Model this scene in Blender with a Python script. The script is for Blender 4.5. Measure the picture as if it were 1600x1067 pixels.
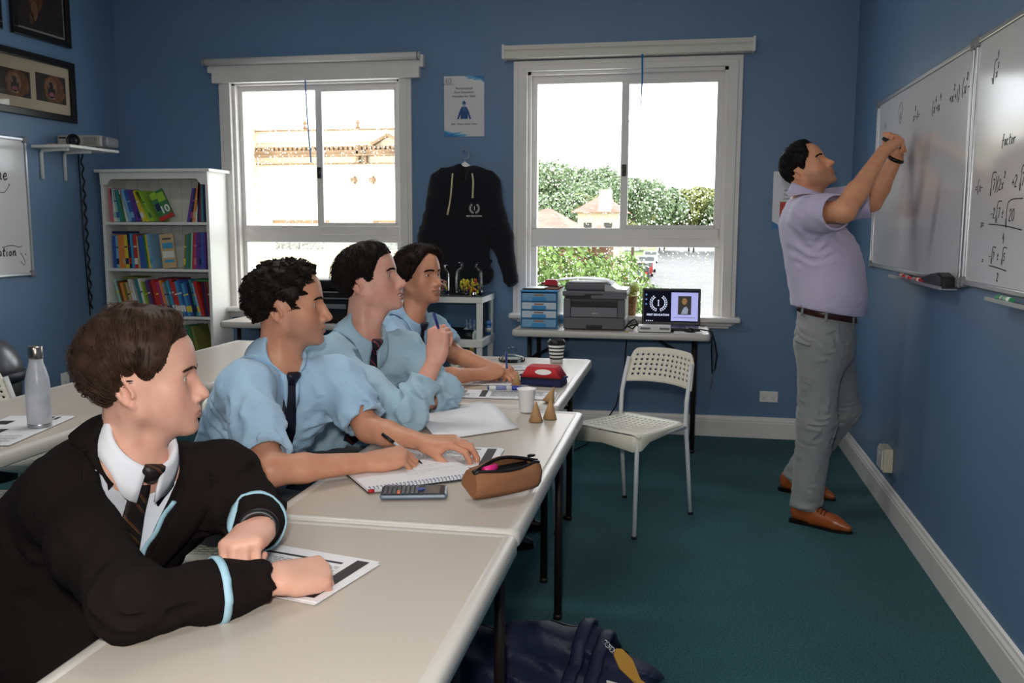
import bpy, bmesh, math, random
import numpy as np
from mathutils import Vector, Matrix, Euler

for _o in list(bpy.data.objects):
    bpy.data.objects.remove(_o)
SC = bpy.context.scene
COL = SC.collection
PI = math.pi

# ---------------------------------------------------------------- camera
def make_camera():
    f, yaw, pitch, roll = 1420.0, .1883, -.1277, .003
    cy, sy, cp, sp = math.cos(yaw), math.sin(yaw), math.cos(pitch), math.sin(pitch)
    F = Vector((-sy * cp, cy * cp, sp)); R0 = Vector((cy, sy, 0)); U0 = R0.cross(F)
    R = math.cos(roll) * R0 + math.sin(roll) * U0
    U = -math.sin(roll) * R0 + math.cos(roll) * U0
    cd = bpy.data.cameras.new('camera'); cd.sensor_width = 36.0; cd.sensor_fit = 'HORIZONTAL'
    cd.lens = f / 1600.0 * 36.0; cd.clip_start = .05; cd.clip_end = 500
    co = bpy.data.objects.new('camera', cd); COL.objects.link(co)
    m = Matrix((R, U, -F)).transposed().to_4x4(); m.translation = Vector((0, 0, 1.3808))
    co.matrix_world = m; SC.camera = co
make_camera()

# ---------------------------------------------------------------- sky and lamps
def make_world():
    w = bpy.data.worlds.new('overcast_sky'); SC.world = w; w.use_nodes = True
    bg = w.node_tree.nodes['Background']
    bg.inputs['Color'].default_value = (.93, .97, 1.0, 1); bg.inputs['Strength'].default_value = 5.0
make_world()

def area(name, loc, target, size, power, color=(1, 1, 1), size_y=None):
    ld = bpy.data.lights.new(name, 'AREA'); ld.energy = power; ld.color = color; ld.size = size
    if size_y: ld.shape = 'RECTANGLE'; ld.size_y = size_y
    o = bpy.data.objects.new(name, ld); COL.objects.link(o); o.location = loc
    d = Vector(target) - Vector(loc); o.rotation_euler = d.to_track_quat('-Z', 'Y').to_euler()
    return o
# the camera's flash, and added fill lights under the ceiling, out of view
area('camera_flash', (-.06, -.03, 1.56), (-.55, 3.6, 1.0), .10, 30, (1.0, .96, .90))
area('ceiling_fill', (-1.0, -.9, 2.93), (-1.0, .6, 0), 1.2, 40, (1.0, .97, .93), 1.2)
area('ceiling_fill', (-1.5, 3.0, 2.93), (-1.5, 3.1, 0), 1.2, 18, (1.0, .97, .93), .3)
def portal(x0, x1, z0, z1, y):
    o = area('window_daylight_portal', ((x0 + x1) / 2, y, (z0 + z1) / 2), ((x0 + x1) / 2, y - 1, (z0 + z1) / 2), x1 - x0, 1, size_y=z1 - z0)
    o.data.cycles.is_portal = True
portal(-3.15, -1.93, .72, 2.36, 6.2)
portal(-1.04, .23, .72, 2.36, 6.2)

SC.view_settings.view_transform = 'Standard'; SC.view_settings.look = 'None'
SC.view_settings.gamma = 1.0; SC.view_settings.use_curve_mapping = False
SC.view_settings.exposure = 0.0

# ---------------------------------------------------------------- materials
def lin(c):
    return tuple((v / 12.92 if v <= .04045 else ((v + .055) / 1.055) ** 2.4) for v in c)
def rgb(r, g, b):
    return lin((r / 255, g / 255, b / 255)) + (1.0,)
MATS = {}
def mat(name, col, rough=.5, metal=0.0, var=0.0, vscale=8.0, bump=0.0, bscale=60.0, spec=.5, coat=0.0,
        trans=0.0, ior=1.45, sss=0.0, emit=0.0, alpha=1.0, stretch=None, sheen=0.0, col2=None):
    if name in MATS: return MATS[name]
    m = bpy.data.materials.new(name); m.use_nodes = True; MATS[name] = m
    nt = m.node_tree; b = nt.nodes['Principled BSDF']; N = nt.nodes; L = nt.links
    b.inputs['Base Color'].default_value = col; b.inputs['Roughness'].default_value = rough
    b.inputs['Metallic'].default_value = metal; b.inputs['Specular IOR Level'].default_value = spec
    b.inputs['Coat Weight'].default_value = coat; b.inputs['Transmission Weight'].default_value = trans
    b.inputs['IOR'].default_value = ior; b.inputs['Alpha'].default_value = alpha
    b.inputs['Sheen Weight'].default_value = sheen
    if sss:
        b.inputs['Subsurface Weight'].default_value = sss; b.inputs['Subsurface Radius'].default_value = (1, .35, .2)
        b.inputs['Subsurface Scale'].default_value = .008
    if emit:
        b.inputs['Emission Color'].default_value = col; b.inputs['Emission Strength'].default_value = emit
    if var or bump or col2:
        tc = N.new('ShaderNodeTexCoord'); mp = N.new('ShaderNodeMapping'); L.new(tc.outputs['Object'], mp.inputs[0])
        if stretch: mp.inputs['Scale'].default_value = stretch
    if var or col2:
        nz = N.new('ShaderNodeTexNoise'); nz.inputs['Scale'].default_value = vscale; nz.inputs['Detail'].default_value = 4
        L.new(mp.outputs[0], nz.inputs['Vector'])
        mx = N.new('ShaderNodeMix'); mx.data_type = 'RGBA'
        c2 = col2 or tuple(min(1, v * (1 + var)) for v in col[:3]) + (1,)
        c1 = col if col2 else tuple(v * (1 - var) for v in col[:3]) + (1,)
        mx.inputs[6].default_value = c1; mx.inputs[7].default_value = c2
        rp = N.new('ShaderNodeMapRange'); rp.inputs[1].default_value = .3; rp.inputs[2].default_value = .7
        L.new(nz.outputs['Fac'], rp.inputs[0]); L.new(rp.outputs[0], mx.inputs[0]); L.new(mx.outputs[2], b.inputs['Base Color'])
    if bump:
        n2 = N.new('ShaderNodeTexNoise'); n2.inputs['Scale'].default_value = bscale; n2.inputs['Detail'].default_value = 3
        L.new(mp.outputs[0], n2.inputs['Vector'])
        bp = N.new('ShaderNodeBump'); bp.inputs['Strength'].default_value = bump; bp.inputs['Distance'].default_value = .01
        L.new(n2.outputs['Fac'], bp.inputs['Height']); L.new(bp.outputs[0], b.inputs['Normal'])
    return m

# ---------------------------------------------------------------- bmesh shape helpers
def newbm(): return bmesh.new()
def box(bm, c, s, bev=0.0, rot=None, seg=2, mi=0):
    r = bmesh.ops.create_cube(bm, size=1.0); vs = r['verts']
    bmesh.ops.scale(bm, vec=s, verts=vs)
    fs = list({f for v in vs for f in v.link_faces})
    if bev:
        es = list({e for v in vs for e in v.link_edges})
        q = bmesh.ops.bevel(bm, geom=es, offset=bev, segments=seg, affect='EDGES', profile=.5)
        vs = list({v for f in q['faces'] for v in f.verts} | {v for v in vs if v.is_valid})
        fs = list({f for v in vs for f in v.link_faces})
    for f in fs: f.material_index = mi
    if rot is not None: bmesh.ops.rotate(bm, cent=(0, 0, 0), matrix=(rot if isinstance(rot, Matrix) else Euler(rot).to_matrix()), verts=vs)
    bmesh.ops.translate(bm, vec=c, verts=vs)
    return vs
def boxb(bm, x0, x1, y0, y1, z0, z1, bev=0.0, mi=0):
    return box(bm, ((x0 + x1) / 2, (y0 + y1) / 2, (z0 + z1) / 2), (abs(x1 - x0), abs(y1 - y0), abs(z1 - z0)), bev, mi=mi)
def frame_of(d):
    d = Vector(d).normalized(); a = Vector((0, 0, 1)) if abs(d.z) < .9 else Vector((1, 0, 0))
    u = d.cross(a).normalized(); return d, u, d.cross(u)
def tube(bm, pts, r, n=8, closed=False, caps=True, mi=0, flat=None):
    """sweep a circle (or ellipse) along points; r is a number or a list"""
    P = [Vector(p) for p in pts]; m = len(P)
    rr = r if hasattr(r, '__len__') else [r] * m
    rings = []; u = None
    for i in range(m):
        if closed: t = P[(i + 1) % m] - P[i - 1]
        else: t = P[min(i + 1, m - 1)] - P[max(i - 1, 0)]
        t = t.normalized() if t.length > 1e-9 else Vector((0, 0, 1))
        if u is None: u = frame_of(t)[1]
        u = (u - t * u.dot(t)); u = u.normalized() if u.length > 1e-6 else frame_of(t)[1]
        v = t.cross(u)
        ring = []
        for k in range(n):
            a = 2 * PI * k / n
            o = u * (math.cos(a) * rr[i]) + v * (math.sin(a) * rr[i])
            if flat is not None: o -= Vector(flat[0]) * o.dot(Vector(flat[0])) * (1 - flat[1])
            ring.append(bm.verts.new(P[i] + o))
        rings.append(ring)
    q = m if closed else m - 1
    for i in range(q):
        A, B = rings[i], rings[(i + 1) % m]
        for k in range(n):
            f = bm.faces.new((A[k], A[(k + 1) % n], B[(k + 1) % n], B[k])); f.smooth = True; f.material_index = mi
    if caps and not closed:
        f = bm.faces.new(rings[0][::-1]); f.material_index = mi
        f = bm.faces.new(rings[-1]); f.material_index = mi
    return [v for g in rings for v in g]
def cyl(bm, p0, p1, r0, r1=None, n=20, mi=0):
    return tube(bm, [p0, p1], [r0, r0 if r1 is None else r1], n=n, mi=mi)
def lathe(bm, prof, c=(0, 0, 0), n=28, M=None, mi=0, ribs=0, ribamp=0.0, cap=True):
    """profile of (radius, height) about +Z"""
    rings = []; c = Vector(c)
    for (r, z) in prof:
        ring = []
        for k in range(n):
            a = 2 * PI * k / n
            q = r * (1 + (ribamp * math.cos(ribs * a) if ribs else 0))
            p = Vector((q * math.cos(a), q * math.sin(a), z))
            if M is not None: p = M @ p
            ring.append(bm.verts.new(p + c))
        rings.append(ring)
    for i in range(len(rings) - 1):
        for k in range(n):
            f = bm.faces.new((rings[i][k], rings[i][(k + 1) % n], rings[i + 1][(k + 1) % n], rings[i + 1][k])); f.smooth = True; f.material_index = mi
    if cap:
        if prof[0][0] > 1e-4: bm.faces.new(rings[0][::-1]).material_index = mi
        if prof[-1][0] > 1e-4: bm.faces.new(rings[-1]).material_index = mi
    return [v for g in rings for v in g]
def prism(bm, poly, fn, h, mi=0, smooth=False):
    """poly: list of 2-D points, fn(a,b,t)->3-D, extruded t from 0 to h"""
    A = [bm.verts.new(fn(a, b, 0.0)) for a, b in poly]; B = [bm.verts.new(fn(a, b, h)) for a, b in poly]
    n = len(poly)
    fs = [bm.faces.new(A[::-1]), bm.faces.new(B)]
    for k in range(n):
        f = bm.faces.new((A[k], A[(k + 1) % n], B[(k + 1) % n], B[k])); f.smooth = smooth; fs.append(f)
    for f in fs: f.material_index = mi
    return A + B
def rrect(x0, x1, y0, y1, r, seg=5):
    out = []
    for cx, cy, a0 in ((x1 - r, y1 - r, 0), (x0 + r, y1 - r, 90), (x0 + r, y0 + r, 180), (x1 - r, y0 + r, 270)):
        for k in range(seg + 1):
            a = math.radians(a0 + 90 * k / seg); out.append((cx + r * math.cos(a), cy + r * math.sin(a)))
    return out
def quad(bm, a, b, c, d, mi=0):
    f = bm.faces.new([bm.verts.new(p) for p in (a, b, c, d)]); f.material_index = mi; return f
def polyface(bm, pts, mi=0):
    f = bm.faces.new([bm.verts.new(p) for p in pts]); f.material_index = mi; return f
def gridsurf(bm, fn, nu, nv, closeu=False, mi=0):
    V = [[bm.verts.new(fn(i / (nu if closeu else nu - 1), j / (nv - 1))) for j in range(nv)] for i in range(nu)]
    for i in range(nu if closeu else nu - 1):
        for j in range(nv - 1):
            f = bm.faces.new((V[i][j], V[(i + 1) % nu][j], V[(i + 1) % nu][j + 1], V[i][j + 1])); f.smooth = True; f.material_index = mi
    return V

# ---------------------------------------------------------------- objects
def obj(name, bm, m, parent=None, world=False, smooth=False):
    if isinstance(bm, bmesh.types.BMesh):
        bmesh.ops.recalc_face_normals(bm, faces=bm.faces[:])
        me = bpy.data.meshes.new(name); bm.to_mesh(me); bm.free()
    else: me = bm
    for q in (m if isinstance(m, (list, tuple)) else [m]): me.materials.append(q)
    if smooth:
        me.polygons.foreach_set('use_smooth', [True] * len(me.polygons))
    o = bpy.data.objects.new(name, me); COL.objects.link(o)
    if parent is not None:
        o.parent = parent
        if world: o.matrix_parent_inverse = WM(parent).inverted()
    return o
def WM(o):
    m = Matrix.LocRotScale(o.location, o.rotation_euler, o.scale)
    if o.parent is not None: m = WM(o.parent) @ o.matrix_parent_inverse @ m
    return m
def tag(o, label, cat, group=None, kind=None):
    if label: o['label'] = label
    if cat: o['category'] = cat
    if group: o['group'] = group
    if kind: o['kind'] = kind
    return o
def thing(name, label, cat, loc=(0, 0, 0), rotz=0.0, group=None):
    o = bpy.data.objects.new(name, None); COL.objects.link(o); o.empty_display_size = .05
    o.location = loc; o.rotation_euler = (0, 0, rotz)
    return tag(o, label, cat, group)
def struct(name, bm, m, parent=None):
    o = obj(name, bm, m, parent)
    if parent is None: o['kind'] = 'structure'
    return o
def dup(root, loc=None, rotz=None, label=None, rot=None):
    r = root.copy(); COL.objects.link(r)
    if loc is not None: r.location = loc
    if rotz is not None: r.rotation_euler = (0, 0, rotz)
    if rot is not None: r.rotation_euler = rot
    if label: r['label'] = label
    def kids(a, b):
        for ch in list(a.children):
            c = ch.copy(); COL.objects.link(c); c.parent = b; kids(ch, c)
    kids(root, r)
    return r
def text_mesh(s, size, M, extrude=.0004, align='CENTER', shear=0.0, bold=0.0, spacing=1.0):
    cu = bpy.data.curves.new('lettering', 'FONT'); cu.body = s; cu.size = size; cu.align_x = align; cu.align_y = 'CENTER'
    cu.extrude = extrude; cu.shear = shear; cu.offset = bold; cu.space_character = spacing; cu.resolution_u = 3
    t = bpy.data.objects.new('lettering', cu); COL.objects.link(t)
    dg = bpy.context.evaluated_depsgraph_get()
    me = bpy.data.meshes.new_from_object(t.evaluated_get(dg)); bpy.data.objects.remove(t); bpy.data.curves.remove(cu)
    me.materials.clear(); me.transform(M); return me
def merge_meshes(meshes):
    bm = newbm()
    for me in meshes: bm.from_mesh(me); bpy.data.meshes.remove(me)
    return bm
def XZ(x, y, z):      # plane facing -Y (text on the window wall)
    return Matrix.Translation((x, y, z)) @ Matrix.Rotation(PI / 2, 4, 'X')
def YZr(x, y, z):     # plane on the right wall, facing -X: text runs towards the camera (-Y)
    return Matrix.Translation((x, y, z)) @ Matrix.Rotation(-PI / 2, 4, 'Z') @ Matrix.Rotation(PI / 2, 4, 'X')
def YZl(x, y, z):     # plane on the left wall, facing +X: text runs away from the camera (+Y)
    return Matrix.Translation((x, y, z)) @ Matrix.Rotation(PI / 2, 4, 'Z') @ Matrix.Rotation(PI / 2, 4, 'X')
# ================================================================ implicit-surface modelling (soft bodies, cloth, heads)
import openvdb
def smin(a, b, k):
    if k <= 0: return np.minimum(a, b)
    h = np.maximum(k - np.abs(a - b), 0) / k
    return np.minimum(a, b) - h * h * k * .25
def smax(a, b, k): return -smin(-a, -b, k)
def nv(v): v = np.asarray(v, float); return v / np.linalg.norm(v)
def s_cone(P, a, b, ra, rb, flat=None):
    a = np.asarray(a, np.float32); b = np.asarray(b, np.float32); ab = b - a
    if flat is not None:      # (axis, factor): squash the cross-section along an axis
        n = np.asarray(flat[0], np.float32); f = flat[1]
        ab2 = ab
        w = (P - a); t = np.clip((w @ ab) / max(float(ab @ ab), 1e-9), 0, 1)
        q = w - t[:, None] * ab2; h = q @ n
        q = q + n[None, :] * (h * (1 / f - 1))[:, None]
        return (np.sqrt((q * q).sum(1)) - (ra + (rb - ra) * t)) * (f if f < 1 else 1.0)
    w = P - a; t = np.clip((w @ ab) / max(float(ab @ ab), 1e-9), 0, 1)
    q = w - t[:, None] * ab
    return np.sqrt((q * q).sum(1)) - (ra + (rb - ra) * t)
def s_ell(P, c, r, R=None):
    q = P - np.asarray(c, np.float32)
    if R is not None: q = q @ np.asarray(R, np.float32)
    r = np.asarray(r, np.float32)
    k0 = np.sqrt(((q / r) ** 2).sum(1)); k1 = np.sqrt(((q / (r * r)) ** 2).sum(1))
    return k0 * (k0 - 1) / np.maximum(k1, 1e-6)
def s_box(P, c, h, rad=0.0, R=None):
    q = P - np.asarray(c, np.float32)
    if R is not None: q = q @ np.asarray(R, np.float32)
    d = np.abs(q) - (np.asarray(h, np.float32) - rad)
    return np.sqrt((np.maximum(d, 0) ** 2).sum(1)) + np.minimum(d.max(1), 0) - rad
class Vol:
    def __init__(s, lo, hi, v):
        s.v = v; s.lo = np.asarray(lo, float); s.n = np.ceil((np.asarray(hi, float) - s.lo) / v).astype(int) + 1
        s.D = np.full(s.n, .2, np.float32)
    def block(s, lo, hi):
        a = np.clip(np.floor((np.asarray(lo) - s.lo) / s.v).astype(int), 0, s.n - 1); b = np.clip(np.ceil((np.asarray(hi) - s.lo) / s.v).astype(int) + 1, 1, s.n)
        b = np.maximum(b, a + 1)
        ax = [(s.lo[i] + s.v * np.arange(a[i], b[i])).astype(np.float32) for i in range(3)]
        G = np.stack(np.meshgrid(*ax, indexing='ij'), -1).reshape(-1, 3)
        return (slice(a[0], b[0]), slice(a[1], b[1]), slice(a[2], b[2])), G, tuple(b - a)
    def add(s, fn, lo, hi, k=.01, op='u', pad=None):
        m = (k + 3 * s.v) if pad is None else pad
        sl, G, sh = s.block(np.asarray(lo) - m, np.asarray(hi) + m)
        d = fn(G).reshape(sh); c = s.D[sl]
        s.D[sl] = smin(c, d, k) if op == 'u' else (smax(c, -d, k) if op == 's' else smax(c, d, k))
        return s
    def cone(s, a, b, ra, rb=None, k=.015, op='u', flat=None):
        rb = ra if rb is None else rb; a = np.asarray(a, float); b = np.asarray(b, float); r = max(ra, rb) * (1.0 if flat is None else max(1.0, flat[1]))
        return s.add(lambda P: s_cone(P, a, b, ra, rb, flat), np.minimum(a, b) - r, np.maximum(a, b) + r, k, op)
    def ell(s, c, r, R=None, k=.015, op='u'):
        c = np.asarray(c, float); m = max(r)
        return s.add(lambda P: s_ell(P, c, r, R), c - m, c + m, k, op)
    def box(s, c, h, rad=0.0, R=None, k=.01, op='u'):
        c = np.asarray(c, float); m = float(np.linalg.norm(h)) if R is not None else np.asarray(h, float)
        return s.add(lambda P: s_box(P, c, h, rad, R), c - m, c + m, k, op)
    def sample(s, P):
        q = (np.asarray(P, float) - s.lo) / s.v; q = np.clip(q, 0, np.array(s.n) - 1.001); i = q.astype(int); f = q - i
        o = 0
        for dx in (0, 1):
            for dy in (0, 1):
                for dz in (0, 1):
                    w = (f[:, 0] if dx else 1 - f[:, 0]) * (f[:, 1] if dy else 1 - f[:, 1]) * (f[:, 2] if dz else 1 - f[:, 2])
                    o = o + w * s.D[i[:, 0] + dx, i[:, 1] + dy, i[:, 2] + dz]
        return o
    def grad(s, P):
        P = np.asarray(P, float); e = s.v; g = np.stack([s.sample(P + np.eye(3)[i] * e) - s.sample(P - np.eye(3)[i] * e) for i in range(3)], 1)
        return g / np.maximum(np.linalg.norm(g, axis=1)[:, None], 1e-9)
    def project(s, P, off=0.0, it=6):
        P = np.asarray(P, float).copy()
        for _ in range(it): P -= s.grad(P) * (s.sample(P) - off)[:, None]
        return P
    def cast(s, P, d, off=0.0, step=.004, n=80):
        """march from P along d until the surface (+off) is met"""
        P = np.asarray(P, float).copy(); P0 = P.copy(); d = nv(d); live = np.ones(len(P), bool)
        for _ in range(n):
            v = s.sample(P) - off; live &= v > 5e-4
            if not live.any(): break
            P[live] += d * np.clip(v[live], .0005, step * 4)[:, None]
        bad = np.abs(s.sample(P) - off) > .008
        if bad.any():
            tr = ((P - P0) @ d); P[bad] = P0[bad] + d * (np.median(tr[~bad]) if (~bad).any() else .13)
        return P
    def mesh(s, name, adapt=0.0, disp=None):
        D = s.D
        g = openvdb.FloatGrid(.2); g.copyFromArray(np.ascontiguousarray(D, dtype=np.float32)); 
        pts, tris, quads = g.convertToPolygons(isovalue=0.0, adaptivity=adapt)
        pts = pts * s.v + s.lo
        me = bpy.data.meshes.new(name)
        nt, nq = len(tris), len(quads)
        me.vertices.add(len(pts)); me.vertices.foreach_set('co', pts.astype(np.float32).ravel())
        loops = np.concatenate([tris[:, ::-1].ravel(), quads[:, ::-1].ravel()]).astype(np.int32)
        me.loops.add(len(loops)); me.loops.foreach_set('vertex_index', loops)
        me.polygons.add(nt + nq)
        st = np.concatenate([np.arange(nt) * 3, nt * 3 + np.arange(nq) * 4]).astype(np.int32)
        me.polygons.foreach_set('loop_start', st)
        me.polygons.foreach_set('use_smooth', np.ones(nt + nq, bool))
        me.update(calc_edges=True); me.validate()
        return me
def folds(P, amp, freq, dirs, seed=0, warp=.35):
    """cloth creases: sums of warped ridges"""
    rg = np.random.RandomState(seed); o = np.zeros(len(P), np.float32)
    w = np.sin(P @ rg.normal(size=3).astype(np.float32) * freq * .35 + 1.3) + np.sin(P @ rg.normal(size=3).astype(np.float32) * freq * .5)
    for d, a in dirs:
        d = np.asarray(d, np.float32); ph = rg.uniform(0, 6)
        s = np.sin(P @ d * freq + w * warp * 3 + ph)
        o += a * (.55 * np.clip(1.01 - np.sqrt(s * s + .02), 0, 1) ** 1.5 + .45 * (.5 + .5 * np.cos(2 * (P @ d * freq + w * warp * 3 + ph)))) - a * .35
    return o * amp
def vcol(me, name, vals):
    a = me.attributes.new(name, 'FLOAT', 'POINT'); a.data.foreach_set('value', np.asarray(vals, np.float32)); return a
def vcoords(me):
    c = np.empty(len(me.vertices) * 3, np.float32); me.vertices.foreach_get('co', c); return c.reshape(-1, 3)
# ================================================================ the room shell
YB, XR, XL, YF, ZC = 6.04, 1.0, -4.04, -2.6, 3.0
M_wall = mat('blue_wall_paint', rgb(98, 128, 160), .42, var=.05, vscale=2.5, bump=.02, bscale=90)
M_ceil = mat('white_ceiling_paint', rgb(228, 226, 220), .8)
M_trim = mat('white_gloss_paint', rgb(226, 222, 218), .35, var=.03, vscale=6)
M_white = mat('white_painted_wood', rgb(232, 231, 226), .4, var=.02)
M_black = mat('black_plastic', rgb(18, 18, 20), .4)
M_dkmetal = mat('dark_brown_metal', rgb(40, 32, 30), .45, metal=.3)
M_alu = mat('aluminium', rgb(178, 180, 184), .32, metal=.9)
M_grey = mat('grey_plastic', rgb(120, 122, 126), .5)
M_paper = mat('white_paper', rgb(238, 237, 240), .6)
M_ink = mat('black_ink', rgb(28, 28, 32), .6)
M_inkfaint = mat('faint_ink', rgb(120, 122, 128), .6)

def carpet():
    m = bpy.data.materials.new('teal_carpet'); m.use_nodes = True; nt = m.node_tree; N = nt.nodes; L = nt.links
    b = N['Principled BSDF']; b.inputs['Roughness'].default_value = 1.0; b.inputs['Specular IOR Level'].default_value = .1
    b.inputs['Sheen Weight'].default_value = .08; b.inputs['Sheen Roughness'].default_value = .5
    tc = N.new('ShaderNodeTexCoord')
    n1 = N.new('ShaderNodeTexNoise'); n1.inputs['Scale'].default_value = 150; n1.inputs['Detail'].default_value = 3
    n2 = N.new('ShaderNodeTexNoise'); n2.inputs['Scale'].default_value = 2.2; n2.inputs['Detail'].default_value = 5
    wv = N.new('ShaderNodeTexWave'); wv.inputs['Scale'].default_value = 60; wv.inputs['Distortion'].default_value = 6; wv.inputs['Detail'].default_value = 2
    for q in (n1, n2, wv): L.new(tc.outputs['Object'], q.inputs['Vector'])
    r = N.new('ShaderNodeValToRGB'); r.color_ramp.elements[0].position = .3; r.color_ramp.elements[1].position = .72
    r.color_ramp.elements[0].color = rgb(21, 67, 74); r.color_ramp.elements[1].color = rgb(48, 114, 121)
    L.new(n1.outputs['Fac'], r.inputs[0])
    mx = N.new('ShaderNodeMix'); mx.data_type = 'RGBA'; mx.blend_type = 'MULTIPLY'; mx.inputs[0].default_value = .45
    r2 = N.new('ShaderNodeMapRange'); r2.inputs[1].default_value = .35; r2.inputs[2].default_value = .65; r2.inputs[3].default_value = .6
    L.new(n2.outputs['Fac'], r2.inputs[0]); L.new(r.outputs[0], mx.inputs[6]); L.new(r2.outputs[0], mx.inputs[7]); L.new(mx.outputs[2], b.inputs['Base Color'])
    ad = N.new('ShaderNodeMath'); ad.operation = 'ADD'; L.new(n1.outputs['Fac'], ad.inputs[0]); L.new(wv.outputs['Fac'], ad.inputs[1])
    bp = N.new('ShaderNodeBump'); bp.inputs['Strength'].default_value = .5; bp.inputs['Distance'].default_value = .006
    L.new(ad.outputs[0], bp.inputs['Height']); L.new(bp.outputs[0], b.inputs['Normal'])
    return m
M_carpet = carpet()

T = .24
bm = newbm(); boxb(bm, XL - T, XR + T, YF - T, YB + T, -.12, 0); struct('floor', bm, M_carpet)
bm = newbm(); boxb(bm, XL - T, XR + T, YF - T, YB + T, ZC, ZC + .12); struct('ceiling', bm, M_ceil)
bm = newbm(); boxb(bm, XR, XR + T, YF, YB, 0, ZC); struct('wall_right', bm, M_wall)
bm = newbm(); boxb(bm, XL - T, XL, YF, YB, 0, ZC); struct('wall_left', bm, M_wall)
bm = newbm(); boxb(bm, XL - T, XR + T, YF - T, YF, 0, ZC); struct('wall_front', bm, M_wall)
WO = [(-3.15, -1.925, .742, 2.36), (-1.05, .232, .742, 2.375)]          # the two window openings
bm = newbm()
xs = [XL - T, WO[0][0], WO[0][1], WO[1][0], WO[1][1], XR + T]
for i in (0, 2, 4): boxb(bm, xs[i], xs[i + 1], YB, YB + T, 0, ZC)
for (a, b_, c, d) in WO:
    boxb(bm, a, b_, YB, YB + T, 0, c); boxb(bm, a, b_, YB, YB + T, d, ZC)
struct('wall_back', bm, M_wall)

def skirting(name, p0, p1, nrm):
    """stepped skirting board from p0 to p1; nrm points into the room"""
    prof = [(0, 0), (.02, 0), (.02, .098), (.017, .104), (.017, .112), (.010, .122), (.008, .132), (0, .138)]
    p0 = Vector(p0); d = Vector(p1) - p0; n = Vector(nrm); bm = newbm()
    prism(bm, prof, lambda a, b, t: p0 + n * a + Vector((0, 0, b)) + d * t, 1.0)
    struct(name, bm, M_trim)
skirting('baseboard_back', (XL, YB, 0), (XR, YB, 0), (0, -1, 0))
skirting('baseboard_right', (XR, YF, 0), (XR, YB - .02, 0), (-1, 0, 0))
skirting('baseboard_left', (XL, YF, 0), (XL, YB - .02, 0), (1, 0, 0))

# ---------------------------------------------------------------- windows
def wet_glass():
    """clear pane with rain drops: the drops are small refracting lenses"""
    m = bpy.data.materials.new('rainy_window_glass'); m.use_nodes = True; nt = m.node_tree; N = nt.nodes; L = nt.links
    N.remove(N['Principled BSDF']); out = N['Material Output']
    tr = N.new('ShaderNodeBsdfTransparent'); gl = N.new('ShaderNodeBsdfGlossy'); gl.inputs['Roughness'].default_value = .02
    fr = N.new('ShaderNodeFresnel'); fr.inputs['IOR'].default_value = 1.45
    mix = N.new('ShaderNodeMixShader'); L.new(fr.outputs[0], mix.inputs[0]); L.new(tr.outputs[0], mix.inputs[1]); L.new(gl.outputs[0], mix.inputs[2])
    tc = N.new('ShaderNodeTexCoord'); vo = N.new('ShaderNodeTexVoronoi'); vo.inputs['Scale'].default_value = 62; vo.inputs['Randomness'].default_value = 1
    L.new(tc.outputs['Object'], vo.inputs['Vector'])
    sz = N.new('ShaderNodeMapRange'); sz.inputs[3].default_value = .02; sz.inputs[4].default_value = .40
    sep = N.new('ShaderNodeSeparateColor'); L.new(vo.outputs['Color'], sep.inputs[0]); L.new(sep.outputs[0], sz.inputs[0])
    lt = N.new('ShaderNodeMath'); lt.operation = 'LESS_THAN'; L.new(vo.outputs['Distance'], lt.inputs[0]); L.new(sz.outputs[0], lt.inputs[1])
    rf = N.new('ShaderNodeBsdfRefraction'); rf.inputs['IOR'].default_value = 1.33; rf.inputs['Roughness'].default_value = .15
    bp = N.new('ShaderNodeBump'); bp.inputs['Strength'].default_value = 1; bp.inputs['Distance'].default_value = .02; bp.invert = True
    L.new(vo.outputs['Distance'], bp.inputs['Height']); L.new(bp.outputs[0], rf.inputs['Normal'])
    m2 = N.new('ShaderNodeMixShader'); L.new(lt.outputs[0], m2.inputs[0]); L.new(mix.outputs[0], m2.inputs[1]); L.new(rf.outputs[0], m2.inputs[2])
    L.new(m2.outputs[0], out.inputs['Surface']); return m
M_wet = wet_glass()
M_cord = mat('blue_cord', rgb(52, 120, 190), .6)
M_blind = mat('cream_blind_cassette', rgb(214, 210, 200), .45)

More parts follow.
